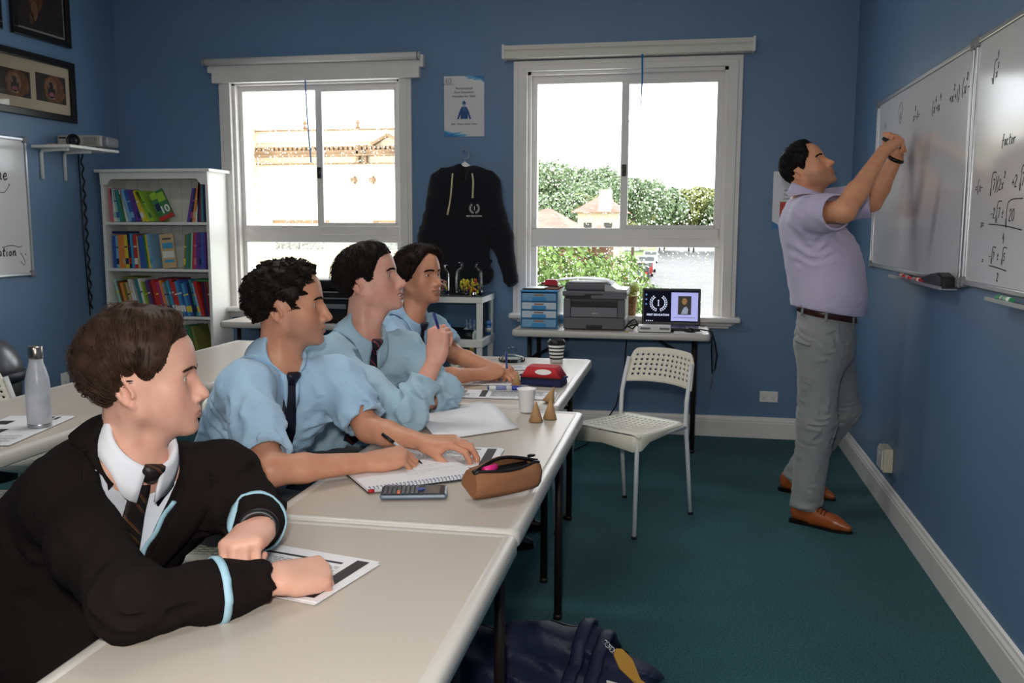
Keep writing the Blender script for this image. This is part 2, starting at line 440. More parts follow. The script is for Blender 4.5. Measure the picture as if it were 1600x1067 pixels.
def make_window(n, op, cas, glass, mullx, sillx):
    x0, x1, z0, z1 = op; cx0, cx1, cz1 = cas
    w = thing('window_%d' % n, None, None, ((x0 + x1) / 2, YB, z0)); w['kind'] = 'structure'
    def P(name, fn, m=M_trim):
        b = newbm(); fn(b); return obj(name, b, m, w, world=True)
    steps = [(.0, .024), (.028, .034), (.052, .026), (.072, .016)]     # stepped casing mouldings, from outside in
    def side(xa, xb):
        def fn(b):
            s = 1 if xb > xa else -1; wd = abs(xb - xa)
            for k, (o_, th) in enumerate(steps):
                if o_ < wd - .006: boxb(b, xa + s * o_, xb - s * .0015 * (k if k != 1 else -.4), YB - th, YB + .002 + k * .001, z0 + .001 * k, z1 + .018 + k * .001, .004)
        return fn
    P('casing', side(cx0, x0)); P('casing', side(cx1, x1))
    def head(b):
        for k, (o_, th) in enumerate(steps):
            if cz1 - o_ > z1 + .004: boxb(b, cx0 + o_ + .0004, cx1 - o_ - .0004, YB - th - .0006, YB + .0025 + k * .001, z1 - .001 + .0015 * (k if k != 1 else -.4), cz1 - o_, .004)
    P('casing', head)
    def jamb(b):                                                         # lining of the opening
        boxb(b, x0, x0 + .022, YB, YB + T, z0, z1); boxb(b, x1 - .022, x1, YB, YB + T, z0, z1)
        boxb(b, x0, x1, YB, YB + T, z1 - .022, z1); boxb(b, x0, x1, YB, YB + T, z0 - .01, z0 + .02)
    P('jamb', jamb)
    sx0, sx1, sz = sillx
    P('sill', lambda b: boxb(b, sx0, sx1, YB - .105, YB + .04, sz - .036, sz, .012))
    P('apron', lambda b: (boxb(b, sx0 + .05, sx1 - .05, YB - .05, YB, sz - .062, sz - .036, .006), boxb(b, sx0 + .07, sx1 - .07, YB - .035, YB, sz - .078, sz - .06, .005)))
    gx0, gx1, gb0, gb1, gu0, gu1 = glass                                 # low pane z, high pane z
    ys = YB + .05
    P('rail', lambda b: (boxb(b, x0 + .02, x1 - .02, ys, ys + .05, gb1, gu0, .006), boxb(b, mullx, x1 - .03, ys - .012, ys + .02, gb1 + .055, gu0 - .004, .005)))
    def lower(b):
        boxb(b, x0 + .02, gx0, ys, ys + .045, z0, gb1); boxb(b, gx1, x1 - .02, ys, ys + .045, z0, gb1); boxb(b, gx0 - .01, gx1 + .01, ys, ys + .045, z0, gb0)
    P('lower_sash', lower)
    def upper(b):
        boxb(b, x0 + .02, gx0, ys, ys + .06, gu0 - .01, z1); boxb(b, gx1, x1 - .02, ys, ys + .06, gu0 - .01, z1); boxb(b, gx0 - .01, gx1 + .01, ys + .001, ys + .059, gu1, z1)
    P('upper_sash', upper)
    def mull(b):
        boxb(b, mullx - .024, mullx + .024, ys + .0, ys + .03, gu0 - .004, gu1 + .004, .004)
        boxb(b, mullx + .024, gx1, ys, ys + .03, gu0 - .004, gu0 + .02, .004); boxb(b, mullx + .024, gx1, ys, ys + .03, gu1 - .012, gu1 + .006, .003)
        boxb(b, gx1 - .012, gx1 + .003, ys, ys + .03, gu0, gu1, .003)
    P('sliding_sash', mull)
    P('latch', lambda b: (boxb(b, mullx - .017, mullx + .013, ys - .012, ys + .002, 1.70, 1.775, .004), boxb(b, mullx - .009, mullx + .005, ys - .022, ys - .01, 1.725, 1.75, .003)), M_black)
    P('pane', lambda b: quad(b, (gx0 - .005, ys + .034, gb0 - .005), (gx1 + .005, ys + .034, gb0 - .005), (gx1 + .005, ys + .034, gb1 + .005), (gx0 - .005, ys + .034, gb1 + .005)), M_wet)
    P('pane', lambda b: quad(b, (gx0 - .005, ys + .045, gu0 - .005), (mullx, ys + .045, gu0 - .005), (mullx, ys + .045, gu1 + .005), (gx0 - .005, ys + .045, gu1 + .005)), M_wet)
    P('pane', lambda b: quad(b, (mullx, ys + .008, gu0 - .005), (gx1 + .002, ys + .008, gu0 - .005), (gx1 + .002, ys + .030, gu1 + .005), (mullx, ys + .030, gu1 + .005)), M_wet)
    return w
make_window(1, WO[0], (-3.238, -1.842, 2.352), (-3.098, -1.974, .76, 1.252, 1.372, 2.302), -2.533, (-3.285, -1.79, .797))
make_window(2, WO[1], (-1.142, .321, 2.440), (-.994, .181, .765, 1.236, 1.362, 2.302), -.414, (-1.158, .354, .794))

bl = thing('roller_blind', 'white roller blind in a deep stepped pelmet over the left window', 'blind', (-2.53, YB, 2.35))
bm = newbm(); boxb(bm, -3.272, -1.776, 5.985, YB, 2.350, 2.466, .004); obj('pelmet_board', bm, M_trim, bl, True)
bm = newbm(); boxb(bm, -3.305, -1.748, 5.99, YB, 2.42, 2.50, .004); obj('backing_board', bm, M_trim, bl, True)
bm = newbm(); cyl(bm, (-3.318, 5.965, 2.488), (-1.765, 5.965, 2.488), .024, n=18); obj('roller', bm, M_trim, bl, True)
for x in (-3.300, -1.775):
    bm = newbm(); boxb(bm, x - .004, x + .004, 5.937, 5.99, 2.46, 2.514, .003); obj('bracket', bm, M_grey, bl, True)
bm = newbm(); tube(bm, [(-2.575, 5.975, 2.35), (-2.571, 5.985, 2.1), (-2.553, 5.99, 1.80)], .0045, 6); obj('pull_cord', bm, M_cord, bl, True)
bl = thing('roller_blind', 'white roller blind cassette mounted above the right window frame', 'blind', (-.41, YB, 2.44))
bm = newbm()
prism(bm, [(5.945, 2.449), (5.945, 2.486), (5.952, 2.494), (5.945, 2.502), (5.948, 2.528), (6.04, 2.533), (6.04, 2.447)], lambda a, b, t: Vector((-1.19 + 1.56 * t, a, b)), 1.0)
obj('cassette', bm, M_blind, bl, True)
for x in (-1.198, .378):
    bm = newbm(); boxb(bm, x - .008, x + .008, 5.938, YB, 2.444, 2.536, .004); obj('end_cap', bm, M_trim, bl, True)
bm = newbm(); tube(bm, [(-.305, 5.955, 2.45), (-.303, 5.97, 2.3), (-.311, 5.98, 2.07)], [.007, .006, .0015], 6); obj('pull_cord', bm, M_cord, bl, True)
# ================================================================ outside the windows
GZ = -4.0
M_road = mat('wet_asphalt', rgb(84, 84, 84), .5, var=.25, vscale=.25, spec=.35)
M_lawn = mat('verge_grass', rgb(120, 140, 80), .9, var=.2, vscale=2)
M_cream = mat('cream_render', rgb(208, 194, 164), .8, var=.05, vscale=1.2)
M_mould = mat('weathered_moulding', rgb(128, 104, 78), .85, var=.25, vscale=5)
M_brick = mat('brown_brickwork', rgb(112, 84, 66), .9, var=.2, vscale=6)
M_roof = mat('red_roof_tiles', rgb(196, 104, 88), .7, var=.2, vscale=2)
M_tower = mat('pale_concrete', rgb(220, 218, 214), .8)
M_dkglass = mat('dark_window_glass', rgb(70, 76, 74), .15)
M_hazeglass = mat('haze_paled_glass', rgb(176, 180, 178), .3)  # tower glass, its colour paled to stand for distance haze
M_bark = mat('bark', rgb(84, 68, 54), .9)
def leafmat(name, c, c2):
    m = mat(name, c, .5, col2=c2, vscale=1.3, spec=.3); return m
M_leafA = leafmat('leaf_bright_green', rgb(74, 98, 40), rgb(116, 140, 70))
M_leafB = leafmat('leaf_hazed_green', rgb(92, 112, 80), rgb(136, 152, 116))  # distant trees: haze is put into the paler leaf colour
M_leafC = leafmat('leaf_hazed_olive', rgb(112, 120, 70), rgb(150, 152, 98))  # olive for distant trees, paled for the haze as well
bm = newbm(); boxb(bm, -60, 60, 20, 260, GZ - .2, GZ - .06); struct('ground_verge', bm, M_lawn)
bm = newbm()
prism(bm, [(-3.3, 30), (9.5, 30), (9.5, 260), (-7.6, 260)], lambda a, b, t: Vector((a, b, GZ - .06 + t)), .06)
struct('street', bm, M_road)

def crown_mesh(name, R, H, n, leaf, seed, m, lobes=9):
    """a tree crown: many small leaves on overlapping lobes, joined as one mesh"""
    rg = np.random.RandomState(seed)
    lc = np.c_[rg.uniform(-.62, .62, lobes) * R, rg.uniform(-.62, .62, lobes) * R, rg.uniform(.28, .74, lobes) * H]
    lr = rg.uniform(.34, .5, lobes) * min(R, H * .62)
    k = rg.randint(0, lobes, n); d = rg.normal(size=(n, 3)); d /= np.linalg.norm(d, axis=1)[:, None]
    c = lc[k] + d * (lr[k] * rg.uniform(.72, 1.06, n))[:, None]
    nrm = d + rg.normal(scale=.5, size=(n, 3)); nrm /= np.linalg.norm(nrm, axis=1)[:, None]
    t = np.cross(nrm, rg.normal(size=(n, 3))); t /= np.linalg.norm(t, axis=1)[:, None]; b = np.cross(nrm, t)
    s = (leaf * rg.uniform(.6, 1.3, n))[:, None]
    V = np.stack([c - t * s, c - b * s * .45 + nrm * s * .1, c + t * s, c + b * s * .45 + nrm * s * .1], 1).reshape(-1, 3)
    me = bpy.data.meshes.new(name); F = np.arange(n * 4).reshape(n, 4)
    me.from_pydata(V.tolist(), [], F.tolist()); me.materials.append(m); return me
CR = [crown_mesh('foliage', 3.9, 5.5, 9000, .21, 1, M_leafB, 12), crown_mesh('foliage', 4.3, 5.0, 9000, .22, 2, M_leafB, 12),
      crown_mesh('foliage', 3.7, 4.6, 8000, .2, 3, M_leafC, 11)]
def tree(name, label, loc, h, cm, mt, sc=(1, 1, 1), group=None, rz=0.0, trunk=.16):
    t = thing(name, label, 'tree', loc, rz, group)
    f = bpy.data.objects.new('foliage', cm); COL.objects.link(f); f.parent = t; f.location = (0, 0, h); f.scale = sc; f['kind'] = 'stuff'
    b = newbm(); cyl(b, (0, 0, 0), (0, 0, h + 1.6 * sc[2]), trunk, trunk * .6, 10); obj('trunk', b, M_bark, t)
    return t
HH = (4.6, 4.2, 3.9)
for i, (x, y, top, k, s, lb) in enumerate([
    (-10.0, 62, 5.2, 0, .8, 'tall bushy green tree at the left edge of the right window view'),
    (-12.6, 92, 6.8, 1, 1.0, 'hazy green tree in front of the left far tower'),
    (-10.1, 98, 6.7, 0, 1.0, 'hazy green tree behind the red roofed house with the chimney'),
    (-7.2, 90, 6.1, 1, .95, 'hazy green tree just left of the right window latch'),
    (-4.8, 84, 5.0, 0, .85, 'green tree just right of the window latch over the street'),
    (-2.3, 96, 5.7, 1, 1.1, 'rounded green tree at the far end of the street'),
    (.8, 100, 4.9, 2, 1.05, 'olive green tree over the right side of the street'),
    (3.1, 92, 5.4, 1, .95, 'tall hazy tree at the right edge of the window view'),
    (-7.3, 50, 3.2, 1, .66, 'green tree behind the nearest red roof peak'),
    (-5.9, 58, 3.0, 2, .6, 'olive tree left of the far house with white gable'),
    (-3.75, 47, 2.0, 2, .5, 'low olive green tree on the verge left of the parked cars'),
    (.2, 70, 2.9, 2, .7, 'yellowish green tree right of the street in the window'),
    (2.3, 70, 2.9, 0, .75, 'green tree at the right edge beside the yellowish tree'),
    (-5.3, 92, 2.9, 2, .8, 'olive tree over the far parked cars'),
    (-3.6, 118, 3.2, 1, 1.0, 'hazy tree closing the end of the street'),
    (-13.5, 70, 3.9, 1, .9, 'green tree filling the gap behind the nearest roof'),
    (-8.6, 76, 4.2, 0, .8, 'green tree behind the far chimney')]):
    if i in (5, 6, 7, 11, 12, 14): f_ = 185 / y; x, y, top, s = x * f_, 185 + i, 1.38 + (top - 1.38) * f_, s * f_     # beyond the end of the street
    tree('street_tree', lb, (x, y, GZ), top - GZ - HH[k] * s, CR[k], None, (s, s, s), None, i * 1.3)
cm = crown_mesh('foliage', 1.75, 3.4, 22000, .062, 7, M_leafA, 18)
tree('bushy_tree', 'bright green bushy tree close below the right window', (-2.55, 14.2, GZ), 2.25, cm, None, (1, .8, 1), None, .4, .1)
tree('bushy_tree', 'nearer bright green bush at the left edge below the right window', (-3.35, 13.2, GZ), 2.0, cm, None, (.8, .8, 1), None, 2.4, .1)
tree('bushy_tree', 'bright green bush by the verge, right of the other bushes below the window', (-1.35, 16.0, GZ), 2.15, cm, None, (.66, .8, .9), None, 1.2, .1)
cm2 = crown_mesh('foliage', 1.0, 2.2, 2600, .1, 9, M_leafC, 8)
tree('kerb_shrub', 'small olive shrub on the verge beside the nearest white car', (-4.6, 62, GZ), 1.4, cm2, None, (1.2, 1.2, 1), None, 0, .06)

def house(label, c, w, d, zw, zr, wallm, chim=None, gable=False):
    h = thing('house', label, 'house', (c[0], c[1], GZ))
    b = newbm(); boxb(b, c[0] - w / 2, c[0] + w / 2, c[1], c[1] + d, GZ, zw); obj('wall', b, wallm, h, True)
    b = newbm(); e = .3; x0, x1, y0, y1 = c[0] - w / 2 - e, c[0] + w / 2 + e, c[1] - e, c[1] + d + e
    rx = w * .06; A = [(x0, y0, zw), (x1, y0, zw), (x1, y1, zw), (x0, y1, zw)]; m_ = (y0 + y1) / 2
    R1, R2 = (c[0] - rx, m_, zr), (c[0] + rx, m_, zr)
    V = [b.verts.new(p) for p in A + [R1, R2]]
    for q in ((0, 1, 5, 4), (1, 2, 5), (2, 3, 4, 5), (3, 0, 4), (3, 2, 1, 0)): b.faces.new([V[i] for i in q])
    r = obj('roof', b, M_roof, h, True)
    if chim:
        b = newbm(); boxb(b, chim[0] - .3, chim[0] + .3, chim[1], chim[1] + .6, zw, chim[2]); obj('chimney', b, M_cream, h, True)
    for k in (-1, 1):
        b = newbm(); boxb(b, c[0] + k * w * .25 - w * .1, c[0] + k * w * .25 + w * .1, c[1] - .03, c[1] + .05, zw - 1.6, zw - .5); obj('window', b, M_dkglass, h, True)
house('nearest red tiled roof in the lower left of the right window', (-5.35, 33, 0), 2.3, 5, 1.1, 2.0, M_brick)
house('house with red roof and white chimney among the trees', (-4.3, 45, 0), 2.0, 5, 2.0, 2.9, M_cream, (-3.95, 44.8, 3.1))
house('low red roofed house between the two tiled roofs', (-3.7, 38, 0), 1.0, 3, .7, 1.4, M_brick)

def tower(label, x, w, top, y):
    t = thing('tower_block', label, 'building', (x, y, GZ), group=None)
    b = newbm(); boxb(b, x - w / 2, x + w / 2, y, y + 8, GZ, top); obj('wall', b, M_tower, t, True)
    nfl = 6
    for i in range(nfl):
        z = top - 1.3 - i * 2.6
        for k in range(3):
            xx = x + (k - 1) * w * .3
            b = newbm(); boxb(b, xx - w * .09, xx + w * .09, y - .15, y + .1, z - .8, z + .5); obj('window', b, M_hazeglass, t, True)
tower('pale high rise tower left of the window latch', -17.0, 5.6, 18.4, 190)
tower('pale slim tower block right of the window latch', -11.4, 3.0, 17.0, 195)
tower('lower pale tower block at far left over the trees', -26.0, 6.5, 15.4, 200)

# cars parked along the left kerb, seen from behind
def carbody(label, x, y, col, rz=0.0, hatch=True, s=1.0):
    c = thing('parked_car', label, 'car', (x, y, GZ), rz)
    pm = mat('car_paint_%s' % col[0], col[1], .25, coat=.6)
    L_, W_ = 4.1 * s, 1.72 * s
    prof = [(0, .28), (0, .95), (.12, 1.02), (.38, 1.44), (.75, 1.5), (1.9, 1.46), (2.6, 1.0), (3.9, .86), (4.1, .6), (4.1, .28)]
    b = newbm(); prism(b, [(p[0] * s, p[1] * s) for p in prof], lambda a, z, t: Vector((-W_ / 2 + W_ * t, a, z)), 1.0)
    bmesh.ops.bevel(b, geom=b.edges[:], offset=.06, segments=2, affect='EDGES'); obj('body', b, pm, c)
    b = newbm(); prism(b, [(.13, 1.04), (.36, 1.40), (.30, 1.42), (.06, 1.04)], lambda a, z, t: Vector((-W_ * .42 + W_ * .84 * t, a * s, z * s)), 1.0); obj('rear_window', b, M_dkglass, c)
    for sx in (-1, 1):
        b = newbm(); prism(b, [(.5, 1.04), (.7, 1.38), (1.8, 1.36), (2.35, 1.04)], lambda a, z, t: Vector((sx * (W_ / 2 - .02 + .03 * t), a * s, z * s)), 1.0); obj('side_window', b, M_dkglass, c)
        b = newbm(); boxb(b, sx * W_ * .34 - .12, sx * W_ * .34 + .12, -.03, .05, .72 * s, .95 * s, .02); obj('tail_light', b, mat('red_tail_light', rgb(190, 40, 36), .3), c)
        for yy in (.75, 3.3):
            b = newbm(); cyl(b, (sx * (W_ / 2 - .2), yy * s, .31 * s), (sx * (W_ / 2 + .01), yy * s, .31 * s), .31 * s, n=18); obj('wheel', b, M_black, c)
    return c
WHITE, DARK, RED = ('white', rgb(226, 228, 230)), ('dark', rgb(50, 54, 60)), ('red', rgb(150, 50, 48))
carbody('nearest white hatchback parked at the kerb', -4.5, 79, WHITE, .03)
carbody('dark grey car parked ahead of the white hatchback', -4.3, 88, DARK, .03)
carbody('red car parked beyond the dark grey car', -4.25, 97, RED, .03)
carbody('white van like car parked farther along the kerb', -4.5, 106, WHITE, .03, s=1.25)
carbody('farthest white car parked near the trees', -5.0, 132, WHITE, .03, s=1.15)

# the cream facade across the street from the left window
fb = thing('rendered_building', 'cream rendered building with moulded parapet outside the left window', 'building', (-7.5, 18, GZ))
def FP(name, fn, m=M_cream):
    b = newbm(); fn(b); return obj(name, b, m, fb, True)
FP('wall', lambda b: boxb(b, -14, -3.9, 18, 24, GZ, 3.05))
FP('parapet', lambda b: boxb(b, -14, -3.9, 17.96, 18.3, 3.05, 3.29))
FP('cornice', lambda b: (boxb(b, -14, -3.9, 17.82, 18.05, 2.76, 2.80), boxb(b, -14, -3.9, 17.86, 18.05, 2.80, 2.88)), M_mould)
FP('coping', lambda b: boxb(b, -14, -3.9, 17.9, 18.4, 3.28, 3.31), M_mould)
FP('string_course', lambda b: boxb(b, -14, -3.9, 17.93, 18.05, 2.60, 2.625), M_mould)
for i in range(44):
    x = -9.6 + i * .1
    FP('dentil', lambda b: boxb(b, x, x + .055, 17.88, 18.02, 2.885, 2.955), M_mould)
def ped(b):
    prism(b, [(-6.35, 2.99), (-5.97, 3.2), (-5.6, 2.99), (-5.66, 2.97), (-5.97, 3.14), (-6.29, 2.97)], lambda a, z, t: Vector((a, 17.84 + .3 * t, z)), 1.0)
FP('pediment', ped, M_mould)
for x in (-6.62, -6.46): FP('bracket', lambda b: (boxb(b, x - .03, x + .03, 17.86, 18, 2.62, 2.98, .01)), M_mould)
for x in (-6.72, -6.32): FP('floodlight', lambda b: (boxb(b, x - .05, x + .05, 17.84, 18, 2.24, 2.32, .01), boxb(b, x - .012, x + .012, 17.95, 18.0, 2.2, 2.36)), M_mould)
for x in (-7.85, -6.70): FP('finial', lambda b: lathe(b, [(.03, 0), (.05, .06), (.02, .1), (.05, .16), (.0, .22)], (x, 18.15, 3.3), 12), M_mould)
for a, b_ in ((-8.5, -7.32), (-6.3, -5.2)):
    w_ = FP('window', lambda b: boxb(b, a, b_, 17.95, 18.02, .1, 1.42))
    fb_ = newbm(); boxb(fb_, a - .03, b_ + .03, 17.92, 17.97, 1.40, 1.46); obj('lintel', fb_, M_mould, w_)
    for k in (0, 1):
        xa = a + .02 + k * (b_ - a) * .5
        pb = newbm(); boxb(pb, xa, xa + (b_ - a) * .5 - .05, 17.93, 17.96, .86, 1.05); obj('pane', pb, mat('obscured_glass', rgb(120, 122, 112), .3, var=.7, vscale=22), w_)
FP('rough_pier', lambda b: boxb(b, -9.8, -8.86, 17.1, 18, GZ, 4.6), mat('flaking_render', rgb(206, 190, 160), .9, var=.35, vscale=6, bump=.4, bscale=8))
# ================================================================ tables and chairs
M_top = mat('beige_moulded_plastic', rgb(200, 190, 178), .34, var=.03, vscale=400, bump=.03, bscale=300, spec=.4)
M_edge = mat('pale_grey_plastic_edge', rgb(208, 203, 196), .3)
M_perf = mat('cream_polypropylene', rgb(232, 228, 212), .38, spec=.45)
M_steelw = mat('white_powder_coated_steel', rgb(222, 224, 226), .35)
TZ = .74
def folding_table(name, label, x0, x1, y0, y1, axis='y', group=None, legs=None, h=TZ, sag=.25):
    """moulded top with a raised rim, two folding leg frames with braces"""
    t = thing(name, label, 'table', ((x0 + x1) / 2, (y0 + y1) / 2, 0), 0, group)
    b = newbm(); out = rrect(x0, x1, y0, y1, .028, 6); inn = rrect(x0 + .03, x1 - .03, y0 + .03, y1 - .03, .02, 6)
    prof = [(0.006, -.042), (0, -.036), (0, -.010), (.004, -.003), (.011, 0.0), (.024, 0.0), (.028, -.002)]
    rings = []
    cx, cy = (x0 + x1) / 2, (y0 + y1) / 2
    for off, dz in prof:
        k = rrect(x0 + off, x1 - off, y0 + off, y1 - off, max(.028 - off, .008), 6); rings.append([b.verts.new((p[0], p[1], h + dz)) for p in k])
    for A, B in zip(rings[:-1], rings[1:]):
        for i in range(len(A)):
            f = b.faces.new((A[i], A[(i + 1) % len(A)], B[(i + 1) % len(A)], B[i])); f.smooth = True; f.material_index = 1
    f = b.faces.new(rings[-1]); f.material_index = 0
    f = b.faces.new(rings[0][::-1]); f.material_index = 1
    obj('tabletop', b, [M_top, M_edge], t, True)
    la, lb = legs or ((.2, .2))
    ends = [(y0 + la, 1), (y1 - lb, -1)] if axis == 'y' else [(x0 + la, 1), (x1 - lb, -1)]
    for e, s in ends:
        for q in ((x0 + .08, x1 - .08) if axis == 'y' else (y0 + .08, y1 - .08)):
            b = newbm()
            p = (lambda a, z: (q, a, z)) if axis == 'y' else (lambda a, z: (a, q, z))
            tube(b, [p(e, 0.012), p(e, h - .05)], .014, 12); tube(b, [p(e, 0), p(e, .02)], .016, 12)
            obj('leg', b, M_dkmetal, t, True)
        b = newbm()
        p = (lambda q, a, z: (q, a, z)) if axis == 'y' else (lambda q, a, z: (a, q, z))
        a0, a1 = ((x0 + .08, x1 - .08) if axis == 'y' else (y0 + .08, y1 - .08))
        tube(b, [p(a0, e, h - .20), p(a1, e, h - .20)], .010, 10); obj('crossbar', b, M_dkmetal, t, True)
        b = newbm(); mid = (a0 + a1) / 2
        tube(b, [p(mid, e, h - .20), p(mid, e + s * .26, h - .05)], .009, 10); obj('brace', b, M_dkmetal, t, True)
    return t
folding_table('folding_table', 'nearest folding table, where the blazer boy leans', -.89, -.328, .56, 1.808, legs=(.2, .25))
folding_table('folding_table', 'middle folding table with notebook, calculator and brown pencil case', -.905, -.332, 1.815, 3.08, legs=(.2, .04))
folding_table('folding_table', 'far folding table with striped coffee cup and red pencil case', -.99, -.432, 3.15, 4.33, legs=(.21, .2))
folding_table('folding_table', 'folding table on the left carrying the marble bottle', -2.45, -1.87, 1.98, 3.27)
folding_table('folding_table', 'empty folding table behind the curly haired boy', -2.45, -1.87, 3.33, 4.65)
folding_table('folding_table', 'folding table under the right window holding printer and laptop', -1.045, .155, 5.46, 5.99, 'x', legs=(.1, .09))
folding_table('folding_table', 'folding table under the left window behind the seated boys', -3.03, -1.83, 5.52, 6.0, 'x', legs=(.1, .1))

def perforated(b, fn, nx, ny, hole=.30, solid=lambda i, j: False, mi=0):
    """a sheet of nx x ny cells each with an eight-sided hole; fn(u,v) gives the surface"""
    c = {}
    def V(u, v):
        k = (round(u, 5), round(v, 5))
        if k not in c: c[k] = b.verts.new(fn(u, v))
        return c[k]
    for i in range(nx):
        for j in range(ny):
            u0, v0, du, dv = i / nx, j / ny, 1 / nx, 1 / ny
            ring = [V(u0 + du * a, v0 + dv * q) for a, q in ((0, 0), (.5, 0), (1, 0), (1, .5), (1, 1), (.5, 1), (0, 1), (0, .5))]
            if solid(i, j): b.faces.new(ring).smooth = True; continue
            inn = [b.verts.new(fn(u0 + du * (.5 + hole * math.cos(math.radians(225 + 45 * k))), v0 + dv * (.5 + hole * math.sin(math.radians(225 + 45 * k))))) for k in range(8)]
            for k in range(8): b.faces.new((ring[k], ring[(k + 1) % 8], inn[(k + 1) % 8], inn[k])).smooth = True
def make_chair(label):
    """white perforated plastic chair, forward is +x"""
    t = thing('perforated_chair', label, 'chair')
    b = newbm()
    def seat(u, v):                                                     # u back to front, v right to left
        x = -.19 + .40 * u; y = (v - .5) * (.36 + .04 * u); z = .452 - .022 * math.sin(PI * min(1, max(0, u * 1.05))) * (1 - (2 * v - 1) ** 2) + .006 * u
        z -= .012 * max(0, (abs(2 * v - 1) - .8) / .2) ** 2
        return (x, y, z)
    perforated(b, seat, 14, 14, .27, lambda i, j: i in (0, 12, 13) or j in (0, 13))
    o = obj('seat', b, M_perf, t); md = o.modifiers.new('thickness', 'SOLIDIFY'); md.thickness = .005; md.offset = -1
    b = newbm()                                                          # the apron that turns down round the seat
    path = [(-.19, -.18), (.12, -.197), (.185, -.20), (.21, -.17), (.212, 0), (.21, .17), (.185, .20), (.12, .197), (-.19, .18)]
    depth = [.012, .030, .060, .066, .048, .066, .060, .030, .012]
    A = [b.verts.new((x, y, .448 + .006 * (x + .19) / .4)) for x, y in path]; B = [b.verts.new((x * 1.015, y * 1.012, .447 - d)) for (x, y), d in zip(path, depth)]
    for i in range(len(A) - 1): b.faces.new((A[i], A[i + 1], B[i + 1], B[i])).smooth = True
    o = obj('apron', b, M_perf, t); md = o.modifiers.new('thickness', 'SOLIDIFY'); md.thickness = .006; md.offset = 0
    md = o.modifiers.new('round', 'BEVEL'); md.width = .003
    b = newbm()
    def back(u, v):
        ang = (u - .5) * 1.0; tp = 1.0 + .10 * (1 - v); y = math.sin(ang) * .395 * tp * .97
        corner = max(0, (abs(2 * u - 1) - .80) / .20)
        z = .605 + .165 * v - (corner ** 2.2) * .045 * (v > .5) * (2 * v - 1) + .012 * (1 - (2 * u - 1) ** 2) * 1.0
        return (-.205 - .05 * v - .40 * (math.cos(ang) - math.cos(.5)) , y, z)
    perforated(b, back, 14, 7, .25, lambda i, j: i in (0, 13) or j in (0, 6))
    o = obj('backrest', b, M_perf, t); md = o.modifiers.new('thickness', 'SOLIDIFY'); md.thickness = .007; md.offset = 0
    for s in (-1, 1):
        b = newbm(); tube(b, [(.235, s * .206, .006), (.195, s * .183, .40), (.19, s * .18, .44)], .0105, 12); obj('front_leg', b, M_steelw, t)
        b = newbm(); tube(b, [(-.237, s * .196, .006), (-.205, s * .193, .28), (-.185, s * .190, .45), (-.19, s * .189, .56), (-.21, s * .186, .64), (-.235, s * .180, .73)], .0105, 12); l_ = obj('back_leg', b, M_steelw, t)
        b = newbm(); tube(b, [(-.185, s * .190, .435), (0, s * .186, .432), (.19, s * .18, .43)], .009, 10); obj('side_rail', b, M_steelw, t)
        for x, y in ((.236, .2065), (-.238, .196)):
            b = newbm(); cyl(b, (x, s * y, 0), (x, s * y, .012), .013, n=12); obj('foot', b, M_black, t)
    return t
ch = make_chair('white perforated chair standing alone on the carpet by the window desk')
ch.location = (-.24, 4.234, 0); ch.rotation_euler = (0, 0, math.radians(-122.6))
CH = [((-2.60, 3.20), 4, 'white perforated chair behind the left table, its backrest showing by the bottle'),
      ((-2.36, 2.52), 0, 'white perforated chair pushed under the left table below the bottle'),
      ((-1.33, 1.56), 0, 'white perforated chair under the boy in the dark blazer'),
      ((-1.42, 2.42), 0, 'white perforated chair under the curly haired boy in pale blue'),
      ((-1.33, 2.94), 0, 'white perforated chair under the boy with the red striped tie'),
      ((-1.42, 3.76), 0, 'white perforated chair under the farthest boy by the sweet jars'),
      ((-.775, 4.12), 0, 'white perforated chair at the far end of the row, seen past a bare forearm')]
for (x, y), a, lb in CH: dup(ch, (x, y, 0), math.radians(a), lb)
# ================================================================ bookcase and books
def bookcase():
    x0, x1, y0, y1, H_ = -4.005, -3.195, 5.742, 6.028, 1.752
    t = thing('bookcase', 'tall white wooden bookcase full of books in the back left corner', 'bookcase', ((x0 + x1) / 2, (y0 + y1) / 2, 0))
    def P(n, *a, bev=.003, m=M_white):
        b = newbm(); boxb(b, *a, bev); return obj(n, b, m, t, True)
    P('side_panel', x0, x0 + .022, y0, y1, 0, H_ - .02); P('side_panel', x1 - .022, x1, y0, y1, 0, H_ - .02)
    P('top_board', x0 - .028, x1 + .028, y0 - .03, y1 + .006, H_ - .022, H_, bev=.006)
    b = newbm(); a0, a1, z0, z1 = x0, x1, H_ - .085, H_ - .022
    prism(b, [(a0, z1), (a0, z0 - .02), (a0 + .05, z0 - .02), (a0 + .075, z0 + .012), (a0 + .09, z0 + .018), (a1 - .09, z0 + .018), (a1 - .075, z0 + .012), (a1 - .05, z0 - .02), (a1, z0 - .02), (a1, z1)],
          lambda a, z, q: Vector((a, y0 - .004 + q, z)), .02)
    obj('valance', b, M_white, t, True)
    for z in (1.392, 1.070, .742, .415, .09): P('shelf', x0 + .02, x1 - .02, y0 + .004, y1 - .01, z - .02, z)
    P('plinth', x0 + .02, x1 - .02, y0 + .012, y0 + .03, 0, .072)
    n = 9
    for i in range(n):                                                   # tongue-and-groove back
        w = (x1 - x0 - .04) / n; xa = x0 + .02 + i * w; P('back_board', xa + .0015, xa + w - .0015, y1 - .012, y1, .06, H_ - .03, bev=.002)
bookcase()
